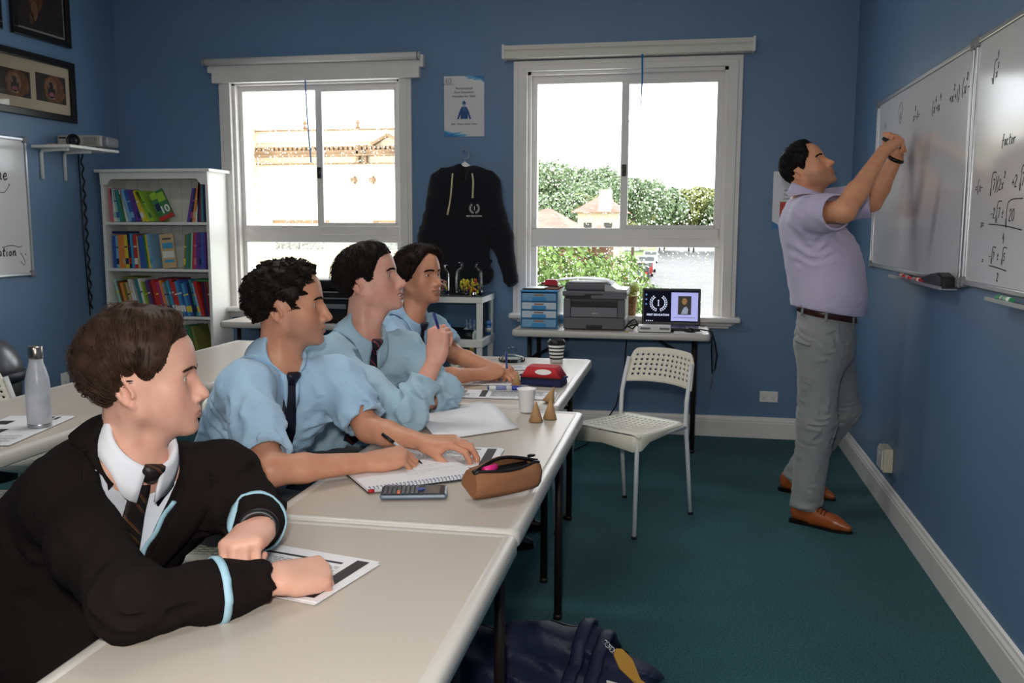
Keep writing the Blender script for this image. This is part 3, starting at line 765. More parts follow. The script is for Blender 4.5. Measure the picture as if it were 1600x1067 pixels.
BC = dict(pink=(206, 120, 134), mint=(150, 200, 186), teal=(58, 130, 132), green=(62, 122, 72), white=(222, 222, 216), blue=(56, 96, 168), navy=(34, 42, 84), purple=(92, 62, 138),
          yellow=(222, 200, 56), lime=(150, 196, 58), orange=(226, 138, 66), maroon=(112, 38, 56), cyan=(70, 150, 190), red=(190, 52, 48), tan=(196, 172, 128), magenta=(170, 60, 118),
          grey=(150, 156, 160), brown=(118, 74, 46), sky=(128, 176, 208), olive=(120, 124, 60))
M_page = mat('book_pages', rgb(226, 218, 200), .8)
M_labelw = mat('spine_label', rgb(230, 230, 226), .6)
ORD = ['first', 'second', 'third', 'fourth', 'fifth', 'sixth', 'seventh', 'eighth', 'ninth', 'tenth', 'eleventh', 'twelfth', 'thirteenth', 'fourteenth', 'fifteenth', 'sixteenth', 'seventeenth', 'eighteenth', 'nineteenth',
       'twentieth', 'twenty first', 'twenty second', 'twenty third', 'twenty fourth', 'twenty fifth', 'twenty sixth', 'twenty seventh', 'twenty eighth', 'twenty ninth', 'thirtieth', 'thirty first', 'thirty second', 'thirty third', 'thirty fourth', 'thirty fifth']
def book(col, x, z, th, h, d, lean, label, group, band=None, yf=5.765):
    """spine faces -y; x is the lower left corner, lean in degrees to the left(+) at the top"""
    t = thing('book', label, 'book', (x, yf, z), 0, group)
    t.rotation_euler = (0, math.radians(-lean), 0)
    cm = mat('book_cover_%s' % col, rgb(*BC[col]), .4)
    b = newbm(); boxb(b, 0, .0025, 0, d, 0, h); boxb(b, th - .0025, th, 0, d, 0, h); boxb(b, .0005, th - .0005, -.0006, .003, .0004, h - .0004, 0); obj('cover', b, cm, t)
    b = newbm(); boxb(b, .0024, th - .0024, .003, d - .004, .004, h - .004); obj('pages', b, M_page, t)
    if band:
        bm_ = mat('book_cover_%s' % band, rgb(*BC[band]), .4) if band in BC else M_labelw
        for z0_, z1_ in ((.12, .30), (.62, .66)): b = newbm(); boxb(b, .001, th - .001, -.0012, .001, h * z0_, h * z1_); obj('spine_band', b, bm_, t)
    return t
def row(shelf, z, x, items, group, start=0, n=0, side=''):
    """items: (colour, thickness, height, lean, band)"""
    for i, (c, th, h, ln_, bd) in enumerate(items):
        a = math.radians(ln_); 
        book(c, x + (math.sin(a) * h if False else 0), z, th, h, .20, ln_, '%s book, %s from the %s on the %s shelf of the bookcase' % (c, ORD[start + i], side or 'left', shelf), group, bd)
        nx = items[i + 1][3] if i + 1 < len(items) else ln_
        x += th / max(math.cos(a), .5) + .001 + (max(0, (ln_ - nx)) * .0012)
    return x
g = 'books on the top shelf'
row('top', 1.393, -3.955, [('pink', .026, .232, 2, None), ('white', .024, .226, 5, 'mint'), ('mint', .020, .224, 7, 'blue'), ('teal', .026, .222, 9, None), ('green', .020, .19, 10, None), ('white', .016, .226, 13, None), ('sky', .026, .228, 15, None),
    ('blue', .028, .222, 15, 'sky'), ('purple', .024, .222, 16, None), ('purple', .022, .220, 17, 'navy'), ('yellow', .024, .222, 19, 'white'), ('yellow', .018, .218, 21, None), ('lime', .020, .226, 24, None), ('lime', .020, .226, 27, 'green')], g)
row('top', 1.393, -3.375, [('purple', .020, .235, -12, None), ('navy', .018, .235, -11, 'magenta'), ('orange', .022, .25, -10, 'tan'), ('white', .012, .25, -7, None), ('navy', .014, .27, -4, None), ('maroon', .016, .27, -2, None), ('teal', .016, .272, -1, None), ('navy', .013, .272, 0, None)], g + ', right end', side='gap at right')
g = 'books on the second shelf'
row('second', 1.071, -3.950, [('blue', .026, .225, 1, None), ('sky', .020, .226, 1, 'navy'), ('orange', .024, .232, 2, None), ('orange', .024, .232, 2, 'tan'), ('yellow', .026, .232, 3, 'navy'), ('navy', .020, .24, 3, 'red'), ('cyan', .018, .242, 3, None), ('red', .026, .236, 2, 'white'), ('tan', .016, .225, 2, None),
    ('blue', .026, .225, 4, None), ('blue', .020, .23, 5, None), ('green', .016, .235, 6, None), ('yellow', .014, .236, 6, None), ('sky', .016, .24, 7, 'cyan')], g)
row('second', 1.071, -3.415, [('olive', .016, .24, -5, 'yellow'), ('teal', .016, .242, -5, None), ('green', .018, .246, -4, None), ('mint', .012, .246, -4, None), ('red', .012, .25, -4, None), ('magenta', .018, .252, -3, 'pink'), ('purple', .020, .25, -2, None), ('purple', .018, .25, -1, 'navy'), ('blue', .018, .252, 0, None), ('purple', .016, .252, 0, None)], g + ', right end', side='gap at right')
g = 'books on the third shelf'
rg_ = random.Random(5); it = []
for i, c in enumerate(['mint', 'brown', 'orange', 'olive', 'tan', 'white', 'white', 'grey', 'teal', 'white', 'lime', 'olive', 'purple', 'maroon', 'red', 'red', 'magenta', 'orange', 'grey', 'teal', 'cyan', 'red', 'red', 'cyan', 'blue', 'cyan', 'blue', 'navy', 'teal', 'sky', 'red', 'navy', 'maroon', 'brown']):
    it.append((c, rg_.uniform(.016, .022), rg_.uniform(.225, .262), 13 + rg_.uniform(-1, 1) - (i > 30) * 6, [None, None, 'white', 'navy', 'yellow'][rg_.randrange(5)]))
row('third', .743, -3.900, it, g)
row('fourth', .416, -3.42, [('lime', .014, .26, 16, None), ('tan', .016, .26, 16, None), ('grey', .016, .26, 15, None), ('teal', .018, .262, 15, None), ('green', .020, .262, 14, 'olive'), ('olive', .022, .26, 13, None)], 'books on the fourth shelf')
# two books whose front covers show, and one lying across the tops
def cover_book(label, x, z, w, h, lean, turn, base, deco, num=None):
    t = thing('book', label, 'book', (x, 5.775, z)); t.rotation_euler = (0, math.radians(-lean), math.radians(turn))
    b = newbm(); boxb(b, 0, w, 0, .014, 0, h); obj('cover', b, mat('book_cover_%s' % base, rgb(*BC[base]), .4), t)
    for (a0, a1, b0, b1, c) in deco:
        b = newbm(); boxb(b, a0 * w, a1 * w, -.0015, .001, b0 * h, b1 * h); obj('cover_panel', b, mat('book_cover_%s' % c, rgb(*BC[c]), .4), t)
    if num: obj('cover_number', text_mesh(num, .07, XZ(w * .62, -.002, h * .32), bold=.002), M_labelw, t)
cover_book('green book with a large number 10 on its cover, leaning on the top shelf', -3.575, 1.394, .105, .205, 24, 8, 'green', [(.0, 1, .0, .14, 'red'), (.05, .5, .75, .98, 'lime'), (.45, .95, .6, .9, 'lime'), (.1, .4, .35, .6, 'navy')], '10')
cover_book('cream book showing its blue panelled cover on the second shelf', -3.575, 1.072, .10, .235, 5, 6, 'tan', [(.15, .9, .58, .74, 'cyan'), (.2, .85, .16, .24, 'cyan'), (.2, .8, .84, .88, 'navy'), (.1, .92, .30, .50, 'white')])
b = newbm(); boxb(b, -3.955, -3.845, 5.77, 5.93, 1.312, 1.328, .002); tag(obj('book', b, mat('book_cover_navy', rgb(34, 42, 84), .4)), 'dark book lying flat across the tops on the second shelf', 'book')
for i, (xa, xb, z, c) in enumerate([(-3.90, -3.78, .990, 'olive'), (-3.62, -3.47, .985, 'maroon'), (-3.34, -3.22, .978, 'green')]):
    b = newbm(); boxb(b, xa, xb, 5.78, 5.95, z + .005, z + .020, .002)
    tag(obj('book', b, mat('book_cover_%s' % c, rgb(*BC[c]), .4)), '%s book lying flat across the tops on the third shelf' % c, 'book')

# ================================================================ whiteboards on the right wall
def board_mat():
    m = mat('glossy_whiteboard', rgb(214, 212, 214), .14, spec=.55, coat=.0); return m
M_board = board_mat()
M_smear = mat('grey_smear', rgb(150, 152, 160), .3)
def whiteboard(label, y0, y1, z0, z1, side):
    x = XR if side > 0 else XL; s = -1 if side > 0 else 1
    t = thing('whiteboard', label, 'whiteboard', (x, (y0 + y1) / 2, z0))
    X_ = lambda d: x + s * d
    b = newbm(); boxb(b, X_(0), X_(.014), y0, y1, z0, z1); obj('writing_surface', b, M_board, t, True)
    for a, c, d, e in ((y0 - .012, y1 + .012, z1 - .008, z1 + .012), (y0 - .012, y1 + .012, z0 - .012, z0 + .008), (y0 - .012, y0 + .008, z0, z1), (y1 - .008, y1 + .012, z0, z1)):
        b = newbm(); boxb(b, X_(0), X_(.022), a, c, d, e, .004); obj('frame_rail', b, M_alu, t, True)
    for y in (y0, y1):
        for z in (z0, z1):
            b = newbm(); boxb(b, X_(-.0), X_(.026), y - .02, y + .02, z - .02, z + .02, .006); obj('corner_cap', b, M_grey, t, True)
    return t
wb1 = whiteboard('far whiteboard on the right wall, where the man is writing', 3.575, 5.222, 1.176, 2.018, 1)
wb2 = whiteboard('near whiteboard with square root working, cut by the right picture edge', 1.93, 3.530, 1.182, 2.020, 1)
wb3 = whiteboard('whiteboard with cursive lettering on the left wall', 3.45, 5.045, 1.070, 1.890, -1)
def tray(label, y0, y1, z, par):
    b = newbm(); prism(b, [(0, 0), (.06, 0), (.06, .012), (.054, .012), (.054, .004), (0, .004)], lambda a, c, t: Vector((XR - .015 - a, y0 + (y1 - y0) * t, z + c)), 1.0); obj('pen_tray', b, M_alu, par, True)
tray('', 3.60, 4.48, 1.146, wb1); tray('', 2.3, 3.08, 1.150, wb2)
GL = {'x': [[(0, .48), (.22, .30), (.42, .0)], [(.42, .5), (.2, .22), (.0, -.02)]], '1': [[(.1, .8), (.12, 0)]], '2': [[(0, .62), (.12, .78), (.3, .7), (.28, .45), (0, .02), (.38, .0)]], '0': [[(.2, .8), (.02, .6), (.02, .2), (.18, 0), (.36, .2), (.36, .6), (.2, .8)]],
      '4': [[(.2, .85), (.0, .38), (.36, .36)], [(.3, .6), (.26, -.1)]], '5': [[(.36, .8), (.08, .8), (.06, .46), (.3, .44), (.34, .18), (.16, 0), (.0, .08)]], '6': [[(.3, .8), (.06, .4), (.04, .1), (.2, 0), (.34, .16), (.22, .34), (.05, .2)]],
      '7': [[(0, .78), (.36, .8), (.12, 0)]], '8': [[(.2, .42), (.04, .62), (.2, .8), (.34, .62), (.2, .42), (.03, .2), (.2, 0), (.36, .2), (.2, .42)]], '+': [[(.0, .3), (.36, .3)], [(.18, .5), (.18, .1)]], '-': [[(0, .3), (.34, .32)]],
      '=': [[(0, .4), (.34, .42)], [(0, .2), (.34, .22)]], '(': [[(.22, 1.05), (.06, .7), (.04, .2), (.2, -.2)]], ')': [[(.0, 1.05), (.18, .7), (.18, .2), (.02, -.2)]], 'f': [[(.36, .85), (.2, .8), (.14, -.2)], [(0, .42), (.34, .44)]],
      'a': [[(.32, .42), (.12, .46), (.02, .2), (.14, 0), (.3, .16), (.32, .44), (.36, .02)]], 'c': [[(.32, .4), (.14, .46), (.02, .22), (.14, 0), (.32, .06)]], 't': [[(.16, .8), (.14, .1), (.3, .02)], [(0, .5), (.34, .52)]], 'o': [[(.18, .46), (.02, .24), (.16, 0), (.34, .2), (.18, .46)]],
      'r': [[(.02, .45), (.04, 0)], [(.04, .3), (.2, .45), (.34, .42)]], 'n': [[(.02, .46), (.04, 0)], [(.04, .28), (.18, .46), (.3, .36), (.32, .06), (.42, .02)]], 'e': [[(.02, .2), (.3, .28), (.2, .46), (.04, .3), (.08, .04), (.22, 0), (.4, .12)]],
      'u': [[(.02, .46), (.04, .1), (.16, 0), (.3, .14), (.32, .46)], [(.32, .46), (.34, .06), (.44, .02)]], 'i': [[(.06, .46), (.08, .06), (.18, .02)], [(.07, .64), (.09, .67)]], '±': [[(0, .5), (.34, .5)], [(.17, .75), (.17, .25)], [(0, .1), (.34, .1)]], 'p': [[(0, .46), (.0, -.35)], [(0, .4), (.2, .46), (.3, .25), (.16, .02), (0, .08)]]}
GW = {'1': .26, '(': .30, ')': .28, 'i': .24, 'r': .36, 't': .36}
def strokes(b, pts, W, r, n):
    P = [W(*p) for p in pts]
    if len(P) > 2:                                                       # round the corners a little
        Q = []
        for i in range(len(P) - 1):
            for k in range(4):
                t = k / 4; p0, p1, p2, p3 = P[max(i - 1, 0)], P[i], P[i + 1], P[min(i + 2, len(P) - 1)]
                Q.append(.5 * ((2 * p1) + (p2 - p0) * t + (2 * p0 - 5 * p1 + 4 * p2 - p3) * t * t + (3 * p1 - p0 - 3 * p2 + p3) * t ** 3))
        P = Q + [P[-1]]
    tube(b, P, r, 5, flat=(n, .2))
def handwriting(b, s, org, right, h, r, n, up=(0, 0, 1), slant=.12, gap=.12):
    """'^' raises the next glyph as an exponent; returns the pen's end"""
    o = Vector(org); right = Vector(right); up = Vector(up); x = 0.0; i = 0
    while i < len(s):
        ch = s[i]; k, dz = 1.0, 0.0
        if ch == '^': i += 1; ch = s[i]; k, dz = .55, .85
        if ch == ' ': x += .35; i += 1; continue
        for st in GL[ch]: strokes(b, st, lambda a, c: o + right * ((x + (a + c * slant) * k) * h) + up * ((c * k + dz) * h), r, n)
        x += (GW.get(ch, .42) + gap) * k; i += 1
    return o + right * (x * h)
def hand_obj(par, items, side, m=M_ink, r=.0024, xoff=.0150):
    n = (-1, 0, 0) if side > 0 else (1, 0, 0); rt = (0, -1, 0) if side > 0 else (0, 1, 0); x = XR - xoff if side > 0 else XL + xoff
    for s, y, z, h in items:
        b = newbm()
        if isinstance(s, str): handwriting(b, s, (x, y, z), rt, h, r, n)
        else: strokes(b, [(0, 0)] + list(s), lambda a, c: Vector((x, y - a if side > 0 else y + a, z + c)), r, n)
        obj('handwriting', b, m, par, True)
hand_obj(wb1, [('x^8-1=', 4.44, 1.846, .050), ('(x^6+x^4', 4.115, 1.842, .050), ('+x^2+1)', 3.86, 1.852, .050), ('(x^2-1)', 3.70, 1.862, .056)], 1)
hand_obj(wb1, [('8', 4.705, 1.886, .038), ([(-.02, .05), (.03, .08), (.06, .03), (.02, -.02), (-.01, .02)], 4.722, 1.885, 0), ('1 1', 5.06, 1.868, .045)], 1, M_inkfaint, .0022)
hand_obj(wb2, [('x^2', 3.325, 1.866, .036), ([(.015, -.02), (.02, .045), (.045, .055)], 3.36, 1.87, 0), ('4', 3.315, 1.93, .026)], 1, M_inkfaint, .0025)
hand_obj(wb2, [('factor', 3.215, 1.636, .040), ('=(x-', 3.46, 1.498, .042), ('7)(2x^2', 3.275, 1.498, .043), ('+2', 3.095, 1.502, .045), ('7x', 3.010, 1.503, .045), ('=', 2.93, 1.51, .042),
               ([(.010, -.024), (.016, .045), (.055, .05)], 3.300, 1.505, 0), ([(.010, -.024), (.016, .045), (.06, .05)], 3.030, 1.512, 0),
               ('x=', 3.375, 1.376, .036), ('-2', 3.275, 1.408, .040), ('7', 3.205, 1.408, .038), ([(.008, -.022), (.013, .042), (.05, .046)], 3.225, 1.414, 0), ('±', 3.168, 1.406, .036),
               ([(.010, -.028), (.016, .052), (.14, .06)], 3.130, 1.404, 0), ('20', 3.100, 1.398, .046), ([(.16, -.006), (.31, -.018)], 3.290, 1.388, 0), ('4', 3.145, 1.330, .034),
               ('=', 3.335, 1.256, .030), ('-', 3.262, 1.272, .032), ('7', 3.228, 1.272, .030), ([(.008, -.018), (.012, .034), (.045, .036)], 3.244, 1.276, 0), ('±', 3.185, 1.272, .030), ('5', 3.125, 1.272, .030), ([(.008, -.018), (.012, .034), (.045, .036)], 3.142, 1.277, 0),
               ([(.09, -.004), (.17, -.010)], 3.26, 1.252, 0), ('2', 3.175, 1.206, .032)], 1, r=.0019)
# soft grey remains of rubbed-out writing
def smear(par, y0, z0, y1, z1, w):
    m = bpy.data.materials.get('rubbed_ink')
    if not m:
        m = bpy.data.materials.new('rubbed_ink'); m.use_nodes = True; nt = m.node_tree; b_ = nt.nodes['Principled BSDF']; b_.inputs['Base Color'].default_value = rgb(140, 142, 160); b_.inputs['Roughness'].default_value = .3
        tc = nt.nodes.new('ShaderNodeTexCoord'); nz = nt.nodes.new('ShaderNodeTexNoise'); nz.inputs['Scale'].default_value = 9; nt.links.new(tc.outputs['Object'], nz.inputs['Vector'])
        gr = nt.nodes.new('ShaderNodeAttribute'); gr.attribute_name = 'fade'; mu = nt.nodes.new('ShaderNodeMath'); mu.operation = 'MULTIPLY'
        nt.links.new(nz.outputs['Fac'], mu.inputs[0]); nt.links.new(gr.outputs['Fac'], mu.inputs[1]); nt.links.new(mu.outputs[0], b_.inputs['Alpha'])
    b = newbm(); V = gridsurf(b, lambda u, v: (XR - .0148, y0 + (y1 - y0) * v + (u - .5) * w, z0 + (z1 - z0) * v), 7, 9)
    o = obj('rubbed_writing', b, m, par, True); c = vcoords(o.data)
    vals = []
    for i in range(7):
        for j in range(9): vals.append(.55 * math.sin(PI * i / 6) * math.sin(PI * min(1, max(0, j / 8))))
    vcol(o.data, 'fade', vals)
smear(wb1, 4.35, 1.30, 4.12, 1.80, .16); smear(wb1, 4.05, 1.22, 3.90, 1.62, .10)
hand_obj(wb3, [('ne', 4.80, 1.640, .085), ('ucation', 4.70, 1.185, .062)], -1, r=.0042)
hand_obj(wb3, [([(.08, .012), (.14, .0), (.17, .006)], 4.80, 1.236, 0), ([(.05, .0), (.09, .04), (.092, .055)], 4.80, 1.565, 0), ([(.03, -.05), (.02, -.075), (-.005, -.05)], 4.955, 1.20, 0)], -1, r=.002)
for y, z in ((4.893, 1.61), (4.995, 1.19)):
    b = newbm(); lathe(b, [(.004, 0), (.004, .002)], (XL + .0145, y, z), 10, M=Matrix.Rotation(PI / 2, 3, 'Y')); obj('ink_dot', b, M_ink, wb3, True)

def marker(label, p, d, col, length=.13, r=.0085, cap=True, body=M_white, group=None):
    t = thing('marker_pen', label, 'marker', p, 0, group); p = Vector(p); d = Vector(d).normalized()
    cm = mat('marker_cap_%s' % col[0], rgb(*col[1]), .35)
    b = newbm(); tube(b, [p, p + d * length * .66], r, 14); obj('barrel', b, body, t, True)
    b = newbm(); tube(b, [p + d * length * .655, p + d * length * .68, p + d * length * .97, p + d * length], [r * 1.08, r * 1.12, r * .95, r * .8], 14); obj('cap', b, cm, t, True)
    b = newbm(); tube(b, [p - d * .006, p + d * .001], [r * .8, r * 1.02], 14); obj('end_plug', b, cm, t, True)
    b = newbm(); tube(b, [p + d * length * .2, p + d * length * .5], r * 1.01, 14); obj('label_band', b, mat('marker_band_%s' % col[0], rgb(*[int(v * .5 + 110) for v in col[1]]), .5), t, True)
    return t
RED, GRN, BLU, BLK = ('red', (200, 40, 44)), ('green', (44, 140, 84)), ('blue', (40, 58, 150)), ('black', (24, 24, 28))
marker('white marker with red cap, farthest on the whiteboard tray', (.955, 4.31, 1.160), (.1, 1, 0), RED)
marker('red capped marker in the middle of the tray row', (.952, 4.235, 1.160), (-.12, -1, 0), RED)
marker('red capped marker nearest the black duster', (.945, 4.085, 1.160), (.08, -1, 0), RED)
marker('green capped marker on the near whiteboard tray', (.945, 2.90, 1.164), (0, 1, 0), GRN)
t = thing('board_duster', 'black whiteboard duster lying on the tray under the far board', 'eraser', (.95, 3.75, 1.15))
b = newbm(); prism(b, [(3.60, 1.152), (3.60, 1.196), (3.66, 1.208), (3.74, 1.200), (3.90, 1.178), (3.90, 1.164), (3.74, 1.152)], lambda a, z, q: Vector((.928 + .05 * q, a, z)), 1.0); bmesh.ops.bevel(b, geom=b.edges[:], offset=.006, segments=2, affect='EDGES'); obj('grip', b, M_black, t, True)
b = newbm(); boxb(b, .930, .976, 3.61, 3.73, 1.150, 1.158, .002); obj('felt_pad', b, M_grey, t, True)

# ================================================================ pictures, posters, projector shelf on the left
M_frame = mat('black_wood_frame', rgb(20, 17, 16), .3); M_matb = mat('cream_mount_board', rgb(218, 204, 178), .8); M_matw = mat('grey_mount_board', rgb(176, 172, 166), .8)
def blob(b, pts, x, mi):
    polyface(b, [(x, y, z) for y, z in pts], mi)
def ell_pts(cy, cz, ry, rz, n=18, wob=0, seed=0):
    rg = random.Random(seed); return [(cy + math.cos(2 * PI * i / n) * ry * (1 + wob * rg.uniform(-1, 1)), cz + math.sin(2 * PI * i / n) * rz * (1 + wob * rg.uniform(-1, 1))) for i in range(n)]
PH = [mat('photo_dark', rgb(40, 32, 26), .5, col2=rgb(74, 56, 42), vscale=9), mat('photo_mane', rgb(150, 96, 52), .5, col2=rgb(92, 58, 36), vscale=34), mat('photo_fur', rgb(178, 128, 84), .5, col2=rgb(140, 92, 58), vscale=30), mat('photo_mouth', rgb(40, 16, 16), .5), mat('photo_tongue', rgb(176, 92, 104), .5), mat('photo_pale', rgb(206, 186, 164), .5)]
def lion_photo(par, y0, y1, z0, z1, x, flip=False, tall=False, seed=1):
    b = newbm(); w, h = y1 - y0, z1 - z0; Yp = lambda a: y0 + a * w; Zp = lambda a: z0 + a * h
    blob(b, [(y0, z0), (y1, z0), (y1, z1), (y0, z1)], x, 0)
    if not tall:
        blob(b, [(min(max(p, y0), y1), min(max(q, z0), z1)) for p, q in ell_pts(Yp(.60), Zp(.50), w * .36, h * .52, 22, .12, seed)], x + .0006, 1)
        blob(b, ell_pts(Yp(.50), Zp(.55), w * .20, h * .34, 20, .06, seed + 1), x + .0012, 2)
        blob(b, ell_pts(Yp(.50), Zp(.40), w * .13, h * .28, 18, .05, seed + 2), x + .0018, 3)
        blob(b, ell_pts(Yp(.50), Zp(.26), w * .09, h * .12, 16, .04, seed), x + .0024, 4)
        blob(b, ell_pts(Yp(.50), Zp(.17), w * .10, h * .05, 14, .03, seed), x + .0024, 5)
        blob(b, ell_pts(Yp(.49), Zp(.68), w * .06, h * .06, 12, .05, seed), x + .0024, 3)
        for a in (.42, .58): blob(b, ell_pts(Yp(a), Zp(.56), w * .012, h * .07, 8), x + .0028, 5)
    else:
        blob(b, ell_pts(Yp(.40), Zp(.72), w * .15, h * .28, 20, .12, seed), x + .0006, 1)
        blob(b, ell_pts(Yp(.36), Zp(.42), w * .07, h * .22, 16, .1, seed), x + .0012, 2); blob(b, ell_pts(Yp(.30), Zp(.22), w * .05, h * .14, 14, .1, seed), x + .0012, 1); blob(b, ell_pts(Yp(.41), Zp(.84), w * .07, h * .09, 14, .06, seed), x + .0018, 2)
    obj('photograph', b, PH, par, True)
def picture(label, y0, y1, z0, z1, fw, mw, mm):
    t = thing('picture_frame', label, 'picture', (XL, (y0 + y1) / 2, z0)); x = XL
    for a, c, d, e in ((y0, y1, z1 - fw, z1), (y0, y1, z0, z0 + fw), (y0, y0 + fw, z0 + fw, z1 - fw), (y1 - fw, y1, z0 + fw, z1 - fw)):
        b = newbm(); boxb(b, x, x + .028, a, c, d, e, .004); obj('frame_rail', b, M_frame, t, True)
    b = newbm(); boxb(b, x, x + .010, y0 + fw - .002, y1 - fw + .002, z0 + fw - .002, z1 - fw + .002); obj('mount', b, mm, t, True)
    b = newbm(); quad(b, (x + .018, y0 + fw, z0 + fw), (x + .018, y1 - fw, z0 + fw), (x + .018, y1 - fw, z1 - fw), (x + .018, y0 + fw, z1 - fw)); obj('glazing', b, M_glaze, t, True)
    return t
def glaze():
    m = bpy.data.materials.new('picture_glass'); m.use_nodes = True; nt = m.node_tree; N = nt.nodes; L = nt.links; N.remove(N['Principled BSDF'])
    tr = N.new('ShaderNodeBsdfTransparent'); gl = N.new('ShaderNodeBsdfGlossy'); gl.inputs['Roughness'].default_value = .02; fr = N.new('ShaderNodeFresnel'); fr.inputs['IOR'].default_value = 1.5
    mx = N.new('ShaderNodeMixShader'); L.new(fr.outputs[0], mx.inputs[0]); L.new(tr.outputs[0], mx.inputs[1]); L.new(gl.outputs[0], mx.inputs[2]); L.new(mx.outputs[0], N['Material Output'].inputs['Surface']); return m
M_glaze = glaze()
p1 = picture('wide black frame with two roaring lion photographs on the left wall', 4.42, 5.552, 2.040, 2.430, .044, .06, M_matb)
lion_photo(p1, 4.86, 5.138, 2.148, 2.308, XL + .0105, seed=3); lion_photo(p1, 5.186, 5.468, 2.150, 2.322, XL + .0105, seed=8); lion_photo(p1, 4.53, 4.80, 2.148, 2.308, XL + .0105, seed=12)
p2 = picture('black framed dark photograph of a walking lion above the wide frame', 5.005, 5.535, 2.522, 2.90, .042, .02, M_matw)
lion_photo(p2, 5.062, 5.480, 2.580, 2.842, XL + .0105, tall=True, seed=5)
picture('black frame whose corner just enters the top left of the picture', 4.42, 4.915, 2.52, 2.90, .042, .02, M_matw)

sh = thing('wall_shelf', 'white bracket shelf holding the projector on the left wall', 'shelf', (XL, 5.45, 1.86))
b = newbm(); boxb(b, XL, XL + .275, 5.12, 5.62, 1.850, 1.868, .003); obj('board', b, M_white, sh, True)
for y in (5.20, 5.42):
    b = newbm(); tube(b, [(XL + .008, y, 1.66), (XL + .008, y, 1.825), (XL + .022, y, 1.842), (XL + .20, y, 1.846)], .011, 8); obj('bracket', b, M_white, sh, True)
def projector():
    t = thing('projector', 'silver data projector with round lens on the white wall shelf', 'projector', (-3.90, 5.47, 1.868)); t.rotation_euler = (0, 0, math.radians(10))
    b = newbm(); boxb(b, -.145, .145, -.10, .10, .008, .080, .012); obj('housing', b, mat('silver_plastic', rgb(170, 166, 160), .4), t)
    b = newbm(); boxb(b, .125, .175, -.085, .095, .010, .074, .014); obj('side_panel', b, M_grey, t)
    M_ = Matrix.Rotation(PI / 2, 3, 'X')
    b = newbm(); lathe(b, [(.043, 0), (.045, .012), (.038, .016), (.034, .006), (.0, .006)], (-.035, -.098, .043), 24, M=M_); obj('lens_ring', b, M_black, t)
    b = newbm(); lathe(b, [(.033, .004), (.026, .010), (.012, .014), (.0, .015)], (-.035, -.098, .043), 20, M=M_); obj('lens', b, mat('lens_glass', rgb(20, 26, 40), .04, coat=1), t)
    for i in range(9):
        b = newbm(); boxb(b, .030 + i * .010, .034 + i * .010, -.103, -.098, .018, .068); obj('vent_slat', b, M_grey, t)
    b = newbm(); boxb(b, -.130, -.085, -.102, -.098, .058, .068); obj('sensor', b, M_black, t)
    b = newbm(); tube(b, [(-.150, -.02, .03), (-.165, -.02, .045), (-.150, -.02, .06)], .012, 8); obj('focus_knob', b, M_black, t)
    for x in (-.1, .1):
        b = newbm(); cyl(b, (x, -.06, 0), (x, -.06, .01), .012, n=12); obj('foot', b, M_black, t)
projector()
b = newbm(); boxb(b, -3.95, -3.90, 5.15, 5.22, 1.868, 1.876, .003); tag(obj('sticky_notes', b, mat('yellow_note_paper', rgb(196, 168, 70), .7)), 'small yellow note block at the near end of the wall shelf', 'notes')
b = newbm(); pts = [(XL + .02, 5.58 + .012 * math.sin(i * .9) + .0002 * i, 1.86 - i * .0125) for i in range(86)]; tube(b, pts, .006, 6)
tube(b, [(XL + .014, 5.555, 1.85), (XL + .014, 5.560, 1.3), (XL + .014, 5.585, .75)], .004, 6); tag(obj('power_cable', b, M_black), 'curly black cable hanging from the projector shelf', 'cable')
def wallpower(label, M, w, h, sw):
    t = thing('power_socket', label, 'socket', M.translation)
    def P(n, c, s, m=M_white, bev=.002):
        b = newbm(); box(b, c, s, bev); b.transform(M); obj(n, b, m, t, True)
    P('plate', (0, 0, .005), (w, h, .010), bev=.003)
    for x in ((-w * .25, w * .25) if sw else (0,)):
        P('rocker', (x, h * .26, .011), (.010, .016, .006)); 
        for dx, r in ((-.007, .5), (.007, -.5)):
            b = newbm(); box(b, (0, 0, 0), (.002, .008, .004), rot=Euler((0, 0, r))); b.transform(M @ Matrix.Translation((x + dx, -.004, .0095))); obj('slot', b, M_black, t, True)
        P('slot', (x, -.016, .0095), (.002, .007, .004), M_black, 0)
    return t
wallpower('white double power socket on the back wall above the skirting', XZ(.553, YB, .275), .116, .072, True)
t = thing('wall_box', 'cream surface mounted socket box low on the right wall', 'socket', (XR, 4.57, .26))
b = newbm(); boxb(b, XR - .045, XR, 4.505, 4.635, .205, .320, .005); obj('box_body', b, mat('aged_cream_plastic', rgb(216, 210, 186), .4), t, True)
b = newbm(); boxb(b, XR - .052, XR - .045, 4.515, 4.625, .215, .310, .003); obj('cover_plate', b, M_white, t, True)
b = newbm(); boxb(b, XR - .056, XR - .051, 4.555, 4.580, .28, .298, .002); obj('rocker', b, M_white, t, True)

